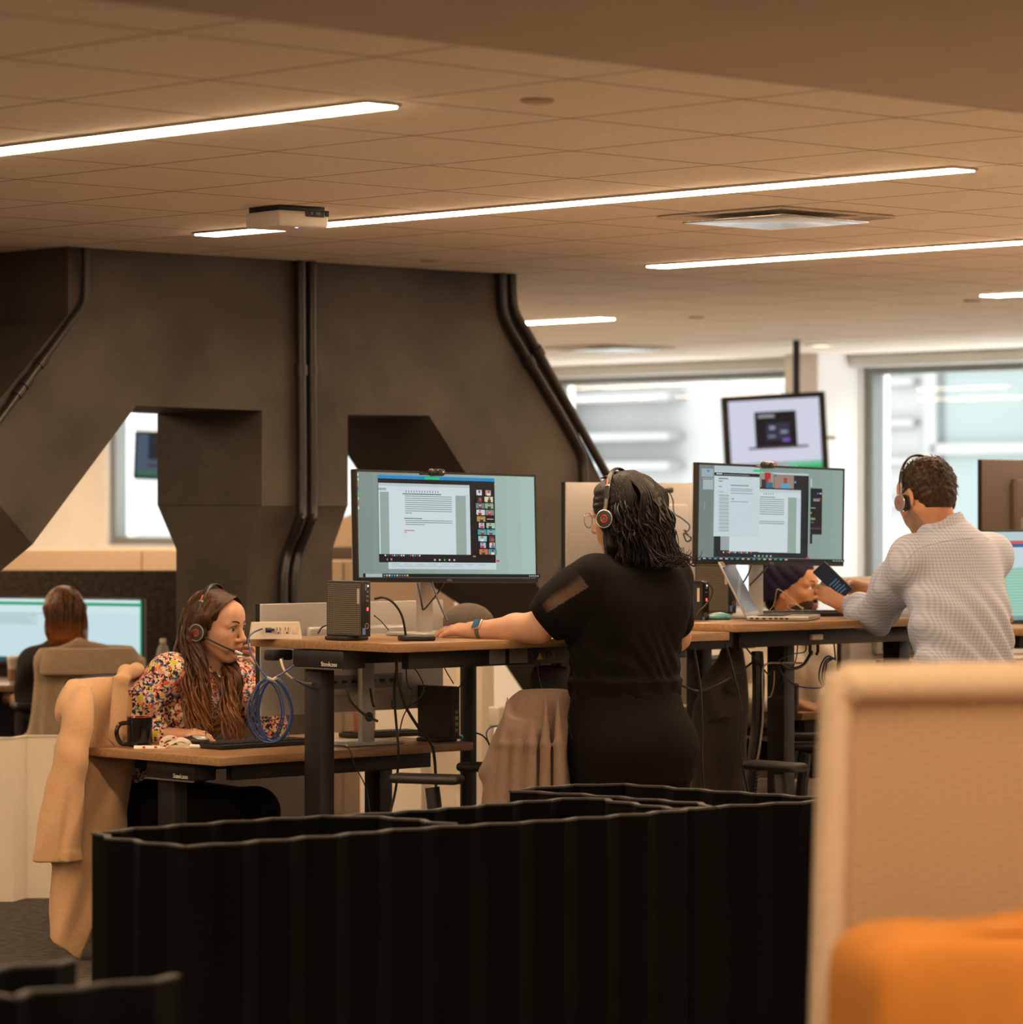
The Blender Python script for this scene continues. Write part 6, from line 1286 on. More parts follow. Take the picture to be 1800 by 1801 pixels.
g = grid_around([q(80, 1120, -.1), q(240, 1200, -.1)], .10, .006); g.loft([(q(160, 1140, -.05), .20, .05), (q(158, 1165, -.068), .218, .066), (q(157, 1186, -.078), .220, .074)], rv, .01, lambda t, a, p, q: .010*np.sin(9*p+.5)*0); g.clip(q(160, 1185, 0), (0, 0, -1)); meshobj('storm_flap', [g], m_beige, cb)
g = grid_around([q(80, 1110, -.1), q(240, 1160, -.1)], .08, .006); g.chain([q(78, 1192, -.09), q(95, 1150, -.08), q(140, 1133, -.02), q(185, 1140, -.02)], [.016, .022, .026, .02], .02); meshobj('collar', [g], m_beige, cb)
MB().lathe([(.012, 0), (.012, .005), (0, .006)], q(162, 1182, -.125), 14, R=Matrix(((1, 0, 0), (0, 0, -1), (0, 1, 0)))).build('button', black, cb, world=True)
m_dgrey = M('dark_grey_wool', (.085, .070, .060), .95, noise=.1, nscale=90, sheen=.1); rv = unit((.95, -.1, 0)); q = lambda x, y, d=0: A_(x, y, 13.72+d)
g = grid_around([q(1215, 1140), q(1335, 1420)], .12, .0075); g.loft([(q(1292, 1140), .045, .03), (q(1284, 1180), .075, .05), (q(1275, 1240), .105, .062), (q(1268, 1310), .108, .07), (q(1262, 1400), .115, .075), (q(1260, 1440), .118, .075)], rv, .03, lambda t, a, p, q: .008*np.sin(46*p+6*t))
g.seg(q(1282, 1160, -.05), q(1240, 1212, -.07), (.035, .03), (.035, .03), rv, .03); g.seg(q(1240, 1212, -.07), q(1262, 1262, -.07), (.035, .03), (.04, .03), rv, .03)
dg = coat('coat', 'dark grey coat hung on a chair beyond the standing woman, under the laptop desk', [g], m_dgrey, tuple(q(1268, 1600)*np.array((1, 1, 0))))
MB().box(q(1288, 1216, -.085), (.05, .01, .022), .004, R=Matrix.Rotation(.5, 3, 'Y')).build('pocket_flap', m_dgrey, dg, world=True)
# dome read as a cap top, and denim-like cloth; post and strap invented
g = grid_around([A_(824, 1085, 13.05)], .16, .005); g.ell(A_(824, 1100, 13.05), (.098, .085, .082), None, .01); g.seg(A_(824, 1110, 13.05), A_(824, 1160, 13.05), (.092, .08), (.085, .07), (1, 0, 0), .03)
hx = meshobj('cap_dome', [g], M('heather_grey_fabric', (.105, .085, .070), .95, noise=.25, nscale=220, bump=.3, bscale=300), None, tuple(A_(824, 1160, 13.05))); tag(hx, 'rounded heather grey cap top showing above the middle standing desk, behind the wrist', 'cap_dome')
P = [A_(800, 1068, 12.97), A_(822, 1060, 13.0), A_(846, 1066, 12.99), A_(862, 1082, 12.98)]
MB().tube([A_(824, 1160, 13.05), A_(824, 1160, 13.05)-np.array((0, 0, A_(824, 1160, 13.05)[2]-.02))], .03, 12).build('post', black, hx, world=True)
MB().lathe([(.16, .0), (.16, .02), (.03, .03)], (A_(824, 1160, 13.05)[0], 13.05, .0), 24).build('foot_plate', black, hx, world=True)
g = grid_around([A_(968, 1185, 12.7)], .2, .006); g.seg(A_(968, 1172, 12.7), A_(966, 1260, 12.7), (.065, .05), (.075, .06), (1, 0, 0), .02); g.warp(lambda X, Y, Z: .003*np.sin(60*(X+Z)))
bg_ = meshobj('denim_cloth', [g], M('slate_cloth', (.060, .060, .062), .9, noise=.1, nscale=60), None, tuple(A_(967, 1262, 12.7))); tag(bg_, 'slate grey denim-like cloth hanging behind the taupe coat, beside the woman in black', 'denim_cloth')
MB().tube(smoothpath([A_(945, 1166, 12.63), A_(948, 1190, 12.63), A_(955, 1215, 12.63)], 5), .0022, 5).build('pale_seam', M('grey_seam', (.16, .15, .14), .8), bg_, world=True)
MB().tube(smoothpath([A_(950, 1172, 12.66), A_(958, 1140, 12.66), A_(975, 1140, 12.68), A_(984, 1172, 12.68)], 5), .007, 8, flat=.4).build('strap', M('slate_cloth', (0, 0, 0)), bg_, world=True)
# ---------------------------------------------------------------- small computers
m_perf = M('perforated_black_metal', (.03, .028, .026), .5); nt = m_perf.node_tree; b = nt.nodes['Principled BSDF']
tc = nt.nodes.new('ShaderNodeTexCoord'); mp = nt.nodes.new('ShaderNodeMapping'); mp.inputs['Rotation'].default_value = (PI/4, 0, 0); ck = nt.nodes.new('ShaderNodeTexChecker'); ck.inputs['Scale'].default_value = 210; ck.inputs['Color1'].default_value = (.17, .145, .115, 1); ck.inputs['Color2'].default_value = (.006, .006, .006, 1)
nt.links.new(tc.outputs['Object'], mp.inputs[0]); nt.links.new(mp.outputs[0], ck.inputs[0]); nt.links.new(ck.outputs[0], b.inputs['Base Color'])
def micro_pc(label, u, v, z, front=True, mesh=m_perf, h=.185, d=.182, w=.038, foot=True):
    o = thing('mini_computer', label, 'computer', W(u, v, z), ROT, 'upright mini computers'); zz = .014 if foot else 0
    MB().box((0, 0, zz+h/2), (w, d, h), .003).build('case', black, o)
    MB().box((-w/2-.0006, -.0, zz+h/2), (.0012, d-.014, h-.012)).build('vent_panel', mesh, o, smooth=False)
    if foot: MB().box((0, .01, .008), (.10, d*.62, .014), .005).build('stand_foot', black, o)
    y = -d/2-.001; p_ = MB()
    if front:
        for zc in (.120, .135, .150): p_.box((.003, y, zz+zc), (.009, .002, .006))
        p_.box((-.004, y, zz+.165), (.006, .002, .02)); fo = p_.build('front_port', greyp, o, smooth=False)
        MB().sphere((.006, y, zz+h-.016), (.0035, .0015, .0035), 10, 6).build('power_light', M('white_blue_led', (.2, .25, .4), .4, emit=(.6, .75, 1), estr=1.5), o)
        MB().sphere((.004, y, zz+.092), (.005, .002, .007), 10, 6).build('red_light', M('red_led', (.3, .02, .02), .4, emit=(1, .12, .06), estr=1.2), o)
        rg = MB(); rg.tube([(.0+.0085*math.cos(a), y-.0005, zz+.036+.0085*math.sin(a)) for a in [2*PI*k/24 for k in range(24)]], .0012, 6, cyc=True); eo = rg.build('round_emblem', M('emblem_copper', (.30, .22, .16), .35, .5), o)
        text('DELL', .0062, (0, y-.0005, zz+.036), RFRONT, M('emblem_copper', (0, 0, 0)), eo)
        MB().box((-.012, y+.0, zz+.018), (.012, .002, .022)).build('blue_sticker', M('blue_sticker', (.10, .22, .55), .4), o, smooth=False)
        MB().box((-w/2-.0015, -d/2+.018, zz+h-.05), (.001, .012, .05)).build('paper_label', M('paper_label', (.45, .40, .34), .7), o, smooth=False)
    else:
        for k in range(6): p_.box((.002, y, zz+.03+.022*k), (.014, .003, .012))
        p_.box((.002, y-.001, zz+.162), (.008, .004, .02)); p_.build('rear_port', chrome, o, smooth=False)
    lk = MB(); lk.tube([(0, d/2*(1 if front else -1)+q_, zz+h*.62+z_q) for q_, z_q in ((0, .012), (.012*(1 if front else -1), .012), (.012*(1 if front else -1), -.012), (0, -.012))], .0022, 6); lk.build('lock_loop', black, o)
    return o
micro_pc('upright mini computer with perforated side, on the middle standing desk beside the screen', 7.905, 9.02, ZS1)
micro_pc('black upright mini computer with rear ports, at the right end of the low desk', 8.665, 9.40, ZL, front=False, mesh=M('fine_black_mesh', (.012, .012, .012), .6))
micro_pc('upright mini computer with perforated side, behind the open silver laptop', 10.05, 9.34, ZS2)
pcb = atY(1210, 1064, 13.3); u_, v_ = toUV(pcb); micro_pc('black mini computer half hidden behind the shoulder of the standing woman', u_, v_, ZS2-.03, mesh=M('fine_black_mesh', (0, 0, 0)), h=.16)
# ---------------------------------------------------------------- desk things
oc = atY(485, 1121, 12.13); ob = thing('power_outlet_box', 'cream desktop power outlet box at left end of the middle standing desk', 'outlet box', (oc.x, 12.13, ZS1), math.radians(8))
m_cr = M('cream_plastic', (.66, .58, .48), .5); bx_ = [(-.088, -.03, 0), (.088, -.03, 0), (.088, .04, 0), (-.088, .04, 0), (-.080, -.024, .056), (.080, -.024, .056), (.080, .034, .056), (-.080, .034, .056)]
MB().add(bx_, [(0, 1, 5, 4), (1, 2, 6, 5), (2, 3, 7, 6), (3, 0, 4, 7), (4, 5, 6, 7), (3, 2, 1, 0)]).build('housing', m_cr, ob, smooth=False)
f_ = lambda x, z: (x, -.0305+.006*z/.056, z)
for x in (.008, .036):
    MB().box(f_(x, .029), (.022, .002, .030), .001).build('socket_face', m_cr, ob); k = MB()
    for dx in (-.005, .005): k.box((f_(x+dx, .034)[0], f_(x, .034)[1]-.0012, .034), (.0022, .0015, .010))
    k.box((x, f_(x, .021)[1]-.0012, .021), (.004, .0015, .005)); k.build('socket_slot', black, ob, smooth=False)
MB().box(f_(.064, .029), (.020, .0025, .030), .001).build('blank_cover', m_cr, ob); MB().box(f_(-.026, .030), (.020, .003, .016)).build('data_port', black, ob, smooth=False); MB().box((-.019, -.036, .032), (.026, .012, .008), .002).build('blue_plug', M('blue_cable', (.012, .045, .17), .4), ob)
def puck(name, label, cat, px, py, Y, d, mat, z=None, rz=0, bev=.006):
    p = atY(px, py, Y); o = thing(name, label, cat, (p.x, p.y, z), rz); MB().box((0, 0, d[2]/2+.001), d, bev, 3).build('body', mat, o); return o
hub = puck('usb_hub', 'flat black cable hub at front edge of the middle standing desk', 'hub', 733, 1127, 11.93, (.115, .07, .018), black, ZS1, .3)
def keyboard(label, px, py, Y, z, rz, n=(15, 5), w=.42, d=.13):
    p = atY(px, py, Y); o = thing('keyboard', label, 'keyboard', (p.x, p.y, z), rz, 'black keyboards'); MB().box((0, 0, .009), (w, d, .016), .004).build('body', black, o); k = MB()
    for i in range(n[0]):
        for j in range(n[1]): k.box((-w/2+.016+(w-.032)*i/(n[0]-1), -d/2+.018+(d-.036)*j/(n[1]-1), .0195), ((w-.03)/n[0]*.82, (d-.03)/n[1]*.8, .006))
    k.build('keys', M('key_black', (.018, .018, .018), .5), o, smooth=False); return o
keyboard('black keyboard on the low desk in front of the floral blouse woman', 452, 1304, 12.52, ZL, ROT)
keyboard('black keyboard behind the laptop, beside the leaning man\'s cuff', 1424, 1080, 13.72, ZS2, math.radians(20))
keyboard('black keyboard on the low desk under the hanging cables, beside the copper tumbler', 672, 1293, 13.05, ZL, math.radians(35), w=.30, d=.12)
# laptop
lp = thing('laptop', 'open silver laptop on the right standing desk, seen from its left edge', 'laptop', Vector((*((atY(1313, 1090, 13.14)).xy), ZS2)), math.radians(-13)); m_lap = M('laptop_silver', (.36, .33, .30), .35, .5)
MB().box((.115, .155, .010), (.23, .31, .016), .004).build('base', m_lap, lp); k = MB()
for i in range(5):
    for j in range(13): k.box((.045+.020*i, .03+.0208*j, .019), (.016, .017, .003))
k.build('keys', M('key_black', (0, 0, 0)), lp, smooth=False); MB().box((.185, .155, .0184), (.06, .10, .001)).build('touchpad', greyp, lp); k = MB()
for x in (.02, .04, .065, .09, .11, .13, .15): k.box((x, -.0005, .010), (.012, .002, .006))
k.build('side_port', black, lp, smooth=False)
Ml = Matrix.Translation((0, 0, .018)) @ Matrix.Rotation(math.radians(-27), 4, 'Y')
ld = MB().box((-.003, .155, .112), (.006, .31, .224), .002).build('lid', m_lap, lp); ld.data.transform(Ml)
for nm, bx2, mt in (('display', (.0004, .155, .108, .0012, .292, .185), E((58, 64, 66))), ('webcam_bar', (.0006, .155, .213, .0012, .29, .012), M('laptop_bezel_brown', (.20, .16, .13), .5))):
    w_ = MB().box(bx2[:3], bx2[3:]).build(nm, mt, ld, smooth=False); w_.data.transform(Ml)
w_ = MB().add([(.0015, .012, .06), (.0015, .298, .15), (.0015, .298, .175), (.0015, .012, .085)], [(0, 1, 2, 3)]).build('screen_band', E((92, 96, 94)), ld, smooth=False); w_.data.transform(Ml)
# webcams on monitors
def webcam(label, px, py, v, face=True):
    p = onV(px, py, v); o = thing('webcam', label, 'webcam', p, ROT, 'webcams on the monitors'); s_ = -1 if face else 1
    MB().box((0, 0, 0), (.068, .028, .026), .011, 4).build('body', M('webcam_black', (.02, .018, .016), .35), o); MB().lathe([(.010, 0), (.010, .004), (.007, .005), (0, .004)], (0, s_*.013, 0), 18, R=Matrix(((1, 0, 0), (0, 0, s_), (0, 1, 0)))).build('lens', black, o)
    MB().sphere((.020, s_*.0135, 0), (.003, .0015, .003), 8, 6).build('indicator', chrome, o); MB().box((-.02*1, .015, -.006), (.085, .03, .007), .003).build('clip', M('webcam_black', (0, 0, 0)), o); MB().box((0, .032, -.022), (.03, .006, .035), .002).build('foot_clip', black, o)
webcam('small black webcam on top of the monitor with the video call', 768, 831, 9.100)
webcam('small black webcam on top of the monitor above the laptop', 1351, 818, 9.00)
wc3 = onV(1170, 860, 9.72); webcam('webcam seen from behind on the turned away monitor, right of the black hair', 1172, 862, 9.735, False)
# mug, lanyard, mouse, tumbler, cups, bottle
m_mug = M('glossy_black_glaze', (.008, .008, .008), .12, spec=.6); mp_ = atY(246, 1312, 12.5)
mu = thing('mug', 'black mug with red rim on the low desk beside the hand', 'mug', (mp_.x, mp_.y, ZL)); MB().lathe([(.036, .001), (.043, .004), (.0445, .02), (.0445, .104), (.0430, .105), (.0405, .102), (.040, .01), (0, .008)], (0, 0, 0), 30).build('body', m_mug, mu)
MB().tube([(.0432*math.cos(a), .0432*math.sin(a), .1045) for a in [2*PI*k/32 for k in range(32)]], .0014, 6, cyc=True).build('rim', M('red_glaze', (.30, .03, .015), .2), mu)
MB().tube(smoothpath([(-.038, -.022, .086), (-.066, -.036, .080), (-.076, -.042, .050), (-.062, -.034, .016), (-.036, -.022, .010)], 6), .0058, 10, flat=1.4).build('handle', m_mug, mu)
ms_ = atY(342, 1304, 12.64); mo = thing('mouse', 'black and silver computer mouse under the hand on the low desk', 'mouse', (ms_.x, ms_.y, ZL), -.25)
MB().sphere((0, 0, .012), (.054, .030, .020), 20, 12).build('body', black, mo); MB().sphere((.012, 0, .0165), (.040, .026, .0175), 18, 10).build('top_shell', silver, mo)
ln = thing('lanyard', 'cream badge lanyard with red prints, lying crumpled on the low desk', 'lanyard', (*atY(300, 1313, 12.4).xy, ZL)); m_lan = M('cream_ribbon', (.66, .58, .48), .7); L_ = lambda x, y, h: Vector((*atY(x, y, 12.42).xy, ZL+h))
P = smoothpath([L_(236, 1316, .003), L_(262, 1317, .003), L_(285, 1316, .004), L_(300, 1310, .018), L_(318, 1306, .032), L_(334, 1312, .016), L_(318, 1316, .005), L_(296, 1316, .004), L_(284, 1312, .016), L_(292, 1304, .034), L_(306, 1304, .036), L_(322, 1313, .012), L_(345, 1317, .005)], 6)
MB().tube(P, .0085, 8, flat=.16, up=(0, -.8, .6)).build('ribbon', m_lan, ln, world=True); MB().tube([L_(335, 1317, .007), L_(356, 1317, .007)], .007, 10).build('clasp', white, ln, world=True); k = MB()
for i in (4, 9, 16, 44, 50, 60): k.box(P[i]+Vector((0, -.003, .002)), (.010, .004, .006), .002)
k.build('red_print', M('red_print', (.45, .03, .02), .6), ln, world=True)
tp_ = atY(641, 1291, 13.15); tu_ = thing('tumbler', 'copper coloured tumbler on the low desk beside the cable bundle', 'tumbler', (tp_.x, tp_.y, ZL)); MB().lathe([(.036, .001), (.040, .003), (.043, .10), (.042, .102)], (0, 0, 0), 28).build('body', M('brushed_copper', (.48, .20, .11), .3, .8), tu_); MB().lathe([(.0425, .102), (.043, .108), (.02, .112), (0, .112)], (0, 0, 0), 28).build('lid', black, tu_)
pk = M('blue_white_foil', (.12, .40, .48), .3, noise=.5, nscale=22)
def packet(label, px, py, Y, z, w, d, h, rz):
    p = atY(px, py, Y); o = thing('wipes_packet', label, 'packet', (p.x, p.y, z), rz, 'blue wipes packets'); g = SDF((-w/2-.03, -d/2-.03, -.01), (w/2+.03, d/2+.03, h+.03), .004); g.ell((0, 0, h/2), (w/2, d/2, h/2+.003), None, .01)
    for s in (1, -1): g.cap((s*w*.40, -d*.38, h*.40), (s*w*.40, d*.38, h*.40), .006, .006, .012)
    P_, F_ = g.mesh(); mb = MB(); P_[:, 2] += .004*np.sin(60*P_[:, 0]+40*P_[:, 1])*(P_[:, 2]/h); mb.add(P_, F_); mb.build('pouch', pk, o, angle=180); MB().box((0, 0, h-.001), (w*.34, d*.4, .003), .001).build('lid_label', white, o)
packet('crumpled blue and white wipes packet left of the silver laptop', 1257, 1087, 13.3, ZS2, .13, .07, .022, .2); packet('flat pale blue wipes packet on the low desk, below the black computer', 780, 1303, 12.92, ZL, .15, .08, .014, .5)
rf = thing('folder', 'thin red folder at right end of the middle standing desk', 'folder', W(9.28, 8.95, ZS1), ROT+.1); MB().box((0, 0, .003), (.18, .24, .005), .001).build('cover', M('red_card', (.55, .05, .03), .6), rf)
ob2 = puck('power_outlet_box', 'cream outlet box beyond right end of the low desk, left of the taupe coat', 'outlet box', 893, 1304, 13.6, (.15, .06, .075), m_cr, 0, ROT); ob2.location.z = .735; st_ = MB().box((0, 0, -.37), (.05, .04, .735), .004).build('pedestal', black, ob2)
ob3 = puck('power_outlet_box', 'tan outlet box on the low desk beside the turned away monitor, by the booth', 'outlet box', 1548, 1172, 14.1, (.13, .06, .055), m_cr, .75, ROT)
cup = atY(1390, 1253, 14.22); cu2 = thing('cup', 'dark brown cup on the low desk beside the gold bracelet', 'cup', (cup.x, cup.y, .75)); MB().lathe([(.030, .001), (.034, .004), (.037, .115), (.0345, .115), (.031, .01), (0, .008)], (0, 0, 0), 26).build('body', M('brown_glass_glaze', (.030, .013, .007), .15, spec=.6), cu2); MB().tube([(.036*math.cos(a), .036*math.sin(a), .116) for a in [2*PI*k/28 for k in range(28)]], .0012, 6, cyc=True).build('rim', M('red_glaze', (0, 0, 0)), cu2)
pcp = atY(28, 1200, 16.62); pc_ = thing('paper_cup', 'white paper cup with brown sleeve at the far left desk', 'cup', (pcp.x, pcp.y, zd5)); MB().lathe([(.030, .001), (.040, .12), (.0, .12)], (0, 0, 0), 24).build('body', M('paper_white', (.62, .54, .45), .7), pc_); MB().lathe([(.0325, .02), (.0372, .075), (.0385, .075), (.0340, .02)], (0, 0, 0), 24).build('sleeve', M('kraft_sleeve', (.32, .17, .07), .8), pc_); MB().lathe([(.042, .12), (.042, .126), (.037, .136), (0, .136)], (0, 0, 0), 24).build('lid', white, pc_)
bt = atY(287, 1170, 16.9); b_ = thing('water_bottle', 'clear plastic water bottle standing behind the shoulder of the floral blouse', 'bottle', (bt.x, bt.y, zd5)); m_cl = M('clear_plastic', (.75, .72, .68), .12, alpha=.35); MB().lathe([(.030, .001), (.032, .01), (.032, .13), (.024, .165), (.013, .18), (.013, .195)], (0, 0, 0), 22).build('body', m_cl, b_); MB().lathe([(.0145, .186), (.0145, .204), (0, .205)], (0, 0, 0), 18).build('cap', white, b_)
# ---------------------------------------------------------------- cables
m_cab = M('black_cable', (.010, .010, .010), .45); m_blue = M('blue_cable', (0, 0, 0)); m_gcab = M('grey_cable', (.20, .17, .14), .5); m_brc = M('beige_cable', (.42, .35, .26), .5)
def cable(label, pts, r, mat, group='black cables under the desks', n=6, closed=False):
    P = smoothpath([atY(x, y, Y) for x, y, Y in pts], n, closed); o = MB().tube(P, r, 7, cyc=closed).build('cable', mat, None); c0 = P[0].copy(); o.data.transform(Matrix.Translation(-c0)); o.location = c0; return tag(o, label, 'cable', group)
cb_ = MB(); rnd = random.Random(9); yc = 11.80
for k in range(5):
    a0 = (-3, 4, -8, 7, 1)[k]; hw, hh = (38, 34, 27, 31, 22)[k], (57, 54, 52, 56, 50)[k]
    cb_.tube(smoothpath([atY(477+a0+hw*math.cos(t)*(1-.16*max(0, math.sin(t))), 1249-hh*math.sin(t), yc+.012*k+.015*math.cos(t+k)) for t in [2*PI*i/16 for i in range(16)]], 3, True), .0030, 7, cyc=True)
cb_.tube(smoothpath([atY(461, 1106, 12.09), atY(447, 1112, 12.02), atY(438, 1122, 11.98), atY(439, 1140, 11.9), atY(452, 1168, 11.86), atY(468, 1190, yc), atY(479, 1194, yc)], 6), .0030, 7); cb_.tube(smoothpath([atY(479, 1194, yc), atY(498, 1184, 11.86), atY(517, 1170, 11.95)], 6), .0030, 7)
cbo = thing('cable_coil', 'coiled blue network cable hanging from left end of the middle standing desk', 'cable', atY(477, 1195, yc)); cb_.build('cable', m_blue, cbo, world=True); MB().tube([atY(470, 1192, yc-.01), atY(480, 1196, yc-.012), atY(486, 1192, yc)], .006, 8).build('tie', M('grey_tie', (.35, .32, .3), .5), cbo, world=True)
cable('beige cable drooping under left end of the middle standing desk', [(494, 1160, 11.95), (500, 1178, 11.9), (515, 1194, 11.9), (540, 1202, 12.0), (575, 1200, 12.1)], .0042, m_brc); cable('blue cable drooping beside the beige one under the middle standing desk', [(497, 1158, 11.97), (505, 1182, 11.92), (524, 1198, 11.9), (548, 1210, 12.0), (578, 1216, 12.1)], .0028, m_blue)
u1 = MB().box((0, 0, 0), (.09, .05, .035), .006).build('cable_clamp', black); u1.location = atY(490, 1152, 12.1); u1.rotation_euler = (0, 0, ROT); tag(u1, 'small black cable clamp under left end of the middle standing desk', 'clamp')
BK = [('thick black cable drooping from the middle standing desk to the floor, past the silver stand', [(697, 1160, 12.0), (700, 1192, 12.0), (712, 1238, 12.05), (734, 1276, 12.1), (755, 1303, 12.15), (764, 1328, 12.2), (768, 1400, 12.2), (770, 1480, 12.2)], .0052),
      ('thin black cable looping left of the thick one under the middle standing desk', [(714, 1160, 12.1), (717, 1204, 12.1), (727, 1216, 12.1), (719, 1241, 12.1), (709, 1262, 12.1), (702, 1292, 12.1)], .0024),
      ('thin black cable making a wide loop beside the monitor back', [(720, 1164, 12.1), (738, 1188, 12.1), (746, 1212, 12.1), (736, 1230, 12.1), (716, 1244, 12.1), (692, 1246, 12.15), (690, 1232, 12.2)], .0022),
      ('short thin cable crossing right of the monitor back', [(776, 1162, 12.2), (786, 1182, 12.2), (798, 1202, 12.3)], .0020), ('thin black cable hanging over the black mini computer', [(825, 1160, 12.3), (817, 1196, 12.3), (790, 1230, 12.3), (784, 1262, 12.35), (760, 1290, 12.4)], .0024),
      ('bundle of thin black cables dropping to the seat', [(699, 1160, 12.1), (694, 1220, 12.15), (698, 1280, 12.15), (701, 1322, 12.15), (697, 1384, 12.2), (684, 1440, 12.2), (676, 1480, 12.2)], .0045), ('thin cable running from the desk surface down past the pale seat', [(585, 1310, 12.1), (612, 1315, 12.05), (625, 1347, 12.05), (644, 1386, 12.1), (652, 1440, 12.1), (654, 1490, 12.1)], .0020),
      ('power cable arching from the perforated mini computer to the hub', [(660, 1053, 11.88), (676, 1051, 11.85), (694, 1062, 11.85), (708, 1085, 11.88), (715, 1122, 11.92)], .0042), ('thin lead from the perforated mini computer down to the desk top', [(658, 1082, 11.9), (670, 1092, 11.9), (684, 1108, 12.0)], .0022),
      ('monitor cable slanting down right of the silver stand on the middle desk', [(760, 1024, 12.35), (772, 1058, 12.3), (787, 1092, 12.25)], .0034), ('monitor cable slanting down left into the silver stand on the middle desk', [(782, 1024, 12.36), (768, 1046, 12.38), (748, 1070, 12.36), (743, 1072, 12.36)], .0030),
      ('pair of thin leads running down the silver stand on the middle desk', [(735, 1026, 12.30), (740, 1050, 12.28), (744, 1072, 12.28)], .0034), ('thick black power lead from the turned away monitor on the low desk', [(611, 1212, 12.40), (618, 1234, 12.30), (640, 1256, 12.22), (664, 1268, 12.15)], .0048), ('second power lead from the turned away monitor on the low desk', [(652, 1212, 12.42), (655, 1232, 12.35), (658, 1242, 12.3)], .0044),
      ('black cable hanging straight down right of the woman in black', [(1221, 1140, 12.7), (1228, 1180, 12.7), (1233, 1220, 12.7), (1235, 1270, 12.7), (1235, 1340, 12.7), (1240, 1420, 12.7)], .0048), ('black cable falling from the right standing desk towards the grey coat', [(1276, 1130, 12.9), (1291, 1184, 12.9), (1304, 1250, 12.9), (1302, 1320, 12.9), (1322, 1420, 12.9)], .0048),
      ('black cable sagging across in front of the dark grey coat', [(1196, 1204, 12.75), (1230, 1215, 12.8), (1268, 1201, 12.85), (1300, 1182, 12.95), (1330, 1160, 13.1)], .0042), ('thin lead slanting down to the cable chain under the laptop desk', [(1306, 1128, 13.0), (1318, 1146, 13.0), (1336, 1166, 13.05), (1352, 1186, 13.1), (1360, 1172, 13.1)], .0030),
      ('black cable sagging from the desk clip to the leg of the laptop desk', [(1428, 1146, 13.3), (1412, 1170, 13.2), (1390, 1175, 13.15), (1372, 1166, 13.1)], .0062), ('thin black cable looping under the clip of the laptop desk', [(1418, 1130, 13.3), (1416, 1146, 13.3), (1395, 1150, 13.2), (1372, 1160, 13.15), (1366, 1172, 13.1)], .0026),
      ('black cable running from under the laptop desk to the brown cup', [(1386, 1126, 13.3), (1384, 1160, 13.3), (1378, 1190, 13.3), (1374, 1202, 13.3)], .0040), ('thin cable crossing the cream shirt under the laptop desk', [(1404, 1130, 13.35), (1400, 1160, 13.3), (1388, 1180, 13.3), (1372, 1164, 13.2)], .0024),
      ('webcam cable looping down the back of the turned away monitor', [(1176, 862, 13.97), (1184, 880, 14.0), (1186, 902, 14.0), (1200, 912, 14.0), (1213, 924, 13.98), (1210, 934, 13.98), (1203, 932, 13.98)], .0026), ('knotted loop of webcam cable beside the monitor edge', [(1203, 932, 13.96), (1210, 940, 13.96), (1216, 948, 13.95), (1208, 952, 13.96), (1203, 938, 13.96), (1214, 944, 13.95), (1219, 946, 13.95)], .0030),
      ('cable from the silver stand to the mini computer behind the laptop', [(1322, 994, 13.2), (1316, 1010, 13.2), (1308, 1024, 13.25)], .0030), ('monitor cable slanting left under the screen above the laptop', [(1350, 996, 13.3), (1336, 1012, 13.28), (1318, 1030, 13.26)], .0036),
      ('looping lead beside the mini computer near the woman in black', [(1220, 1022, 13.25), (1240, 1024, 13.2), (1253, 1036, 13.2), (1248, 1056, 13.2), (1230, 1076, 13.2), (1226, 1086, 13.2)], .0034)]
for lb, pt, r in BK: cable(lb, pt, r, m_cab)
cable('pale cable looped beside the black cable chain', [(1412, 1166, 13.15), (1372, 1166, 13.1), (1348, 1168, 13.05), (1341, 1188, 13.02), (1342, 1260, 13.0), (1336, 1316, 13.0), (1328, 1350, 13.0)], .0036, m_gcab); cable('grey lead curling by the leg of the laptop desk', [(1362, 1180, 13.05), (1361, 1205, 13.05), (1356, 1224, 13.05), (1350, 1226, 13.05)], .0026, m_gcab)
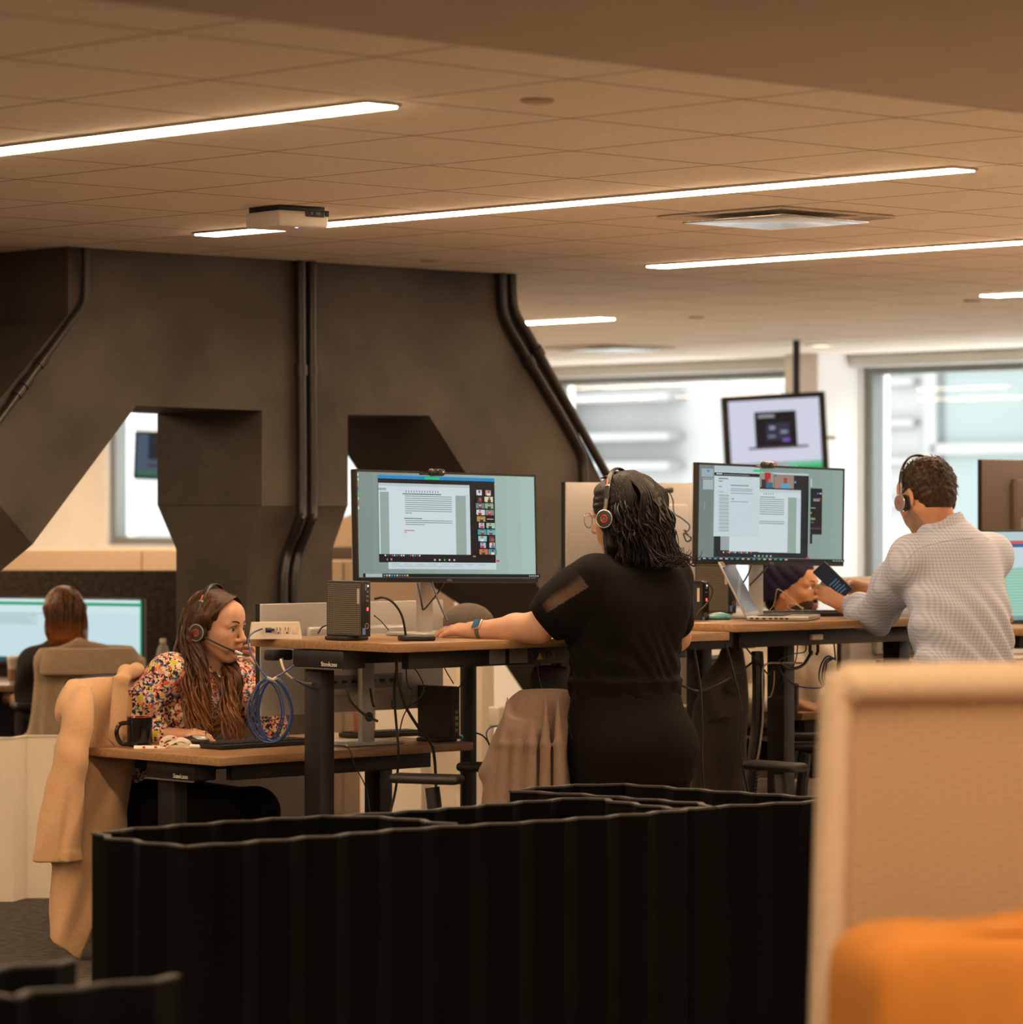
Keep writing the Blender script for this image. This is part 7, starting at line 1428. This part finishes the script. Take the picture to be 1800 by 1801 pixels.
for i, (lb, pt) in enumerate((('blue network cable from the black mini computer to the floor', [(836, 1288, 12.75), (852, 1296, 12.7), (864, 1318, 12.65), (862, 1350, 12.65), (866, 1420, 12.65)]), ('blue network cable from the outlet box beyond the low desk', [(878, 1276, 13.5), (862, 1280, 13.2), (856, 1294, 13.0), (868, 1328, 12.8)]), ('blue network cable sagging below the brown cup', [(1370, 1172, 13.2), (1380, 1190, 13.2), (1402, 1206, 13.2), (1440, 1210, 13.25), (1460, 1200, 13.3)]), ('blue network cable behind the cream shirt, dropping from the laptop desk', [(1466, 1118, 13.5), (1468, 1140, 13.5), (1470, 1162, 13.5)]), ('short blue cable behind the perforated mini computer', [(574, 1100, 12.1), (566, 1104, 12.12), (560, 1114, 12.15)]))): cable(lb, pt, .0030, m_blue, 'blue network cables')
for k in range(3): cable('blue cable loop above the booth edge, %s of three' % ('outermost', 'middle', 'innermost')[k], [(1470, 1160-2*k, 13.4), (1456, 1154+5*k, 13.38), (1445+4*k, 1168+3*k, 13.36), (1441+5*k, 1190, 13.36), (1446+5*k, 1205, 13.38)], .0034, m_cab if k == 1 else m_blue, 'cable loops above the booth')
cable('thin pale wire bent over the turban man\'s cheek from behind the laptop', [(1353, 1074, 14.0), (1362, 1062, 13.95), (1366, 1040, 13.9), (1371, 1037, 13.9), (1392, 1052, 13.9), (1412, 1072, 13.95)], .0016, m_brc, 'thin pale wires'); cable('small loop of pale wire in front of the dark beard', [(1414, 1070, 13.9), (1398, 1062, 13.88), (1387, 1062, 13.88), (1388, 1070, 13.88), (1400, 1074, 13.9)], .0015, m_brc, 'thin pale wires')
cs = MB(); cp = smoothpath([atY(1332, 1150, 13.1), atY(1334, 1200, 13.05), atY(1332, 1270, 13.05), atY(1326, 1330, 13.05), atY(1318, 1420, 13.05)], 14)
for i in range(0, len(cp)-2): cs.box(cp[i], (.036, .03, .020), .004, R=rz3(.5)); cs.box(cp[i]+Vector((.016, -.012, .0)), (.012, .012, .010), .002)
co_ = cs.build('cable_chain', black); tag(co_, 'segmented black cable chain hanging beside the leg of the laptop desk', 'cable chain')
clp = thing('cable_clip', 'black twin hook cable clip under the laptop desk', 'clip', atY(1432, 1125, 13.3), ROT); k = MB(); k.box((0, 0, .01), (.06, .04, .02), .003); k.build('plate', m_cr, clp)
for x in (-.022, .022): MB().tube([(x, 0, 0), (x, 0, -.045), (x*.6, 0, -.055)], .006, 8).build('hook', black, clp)
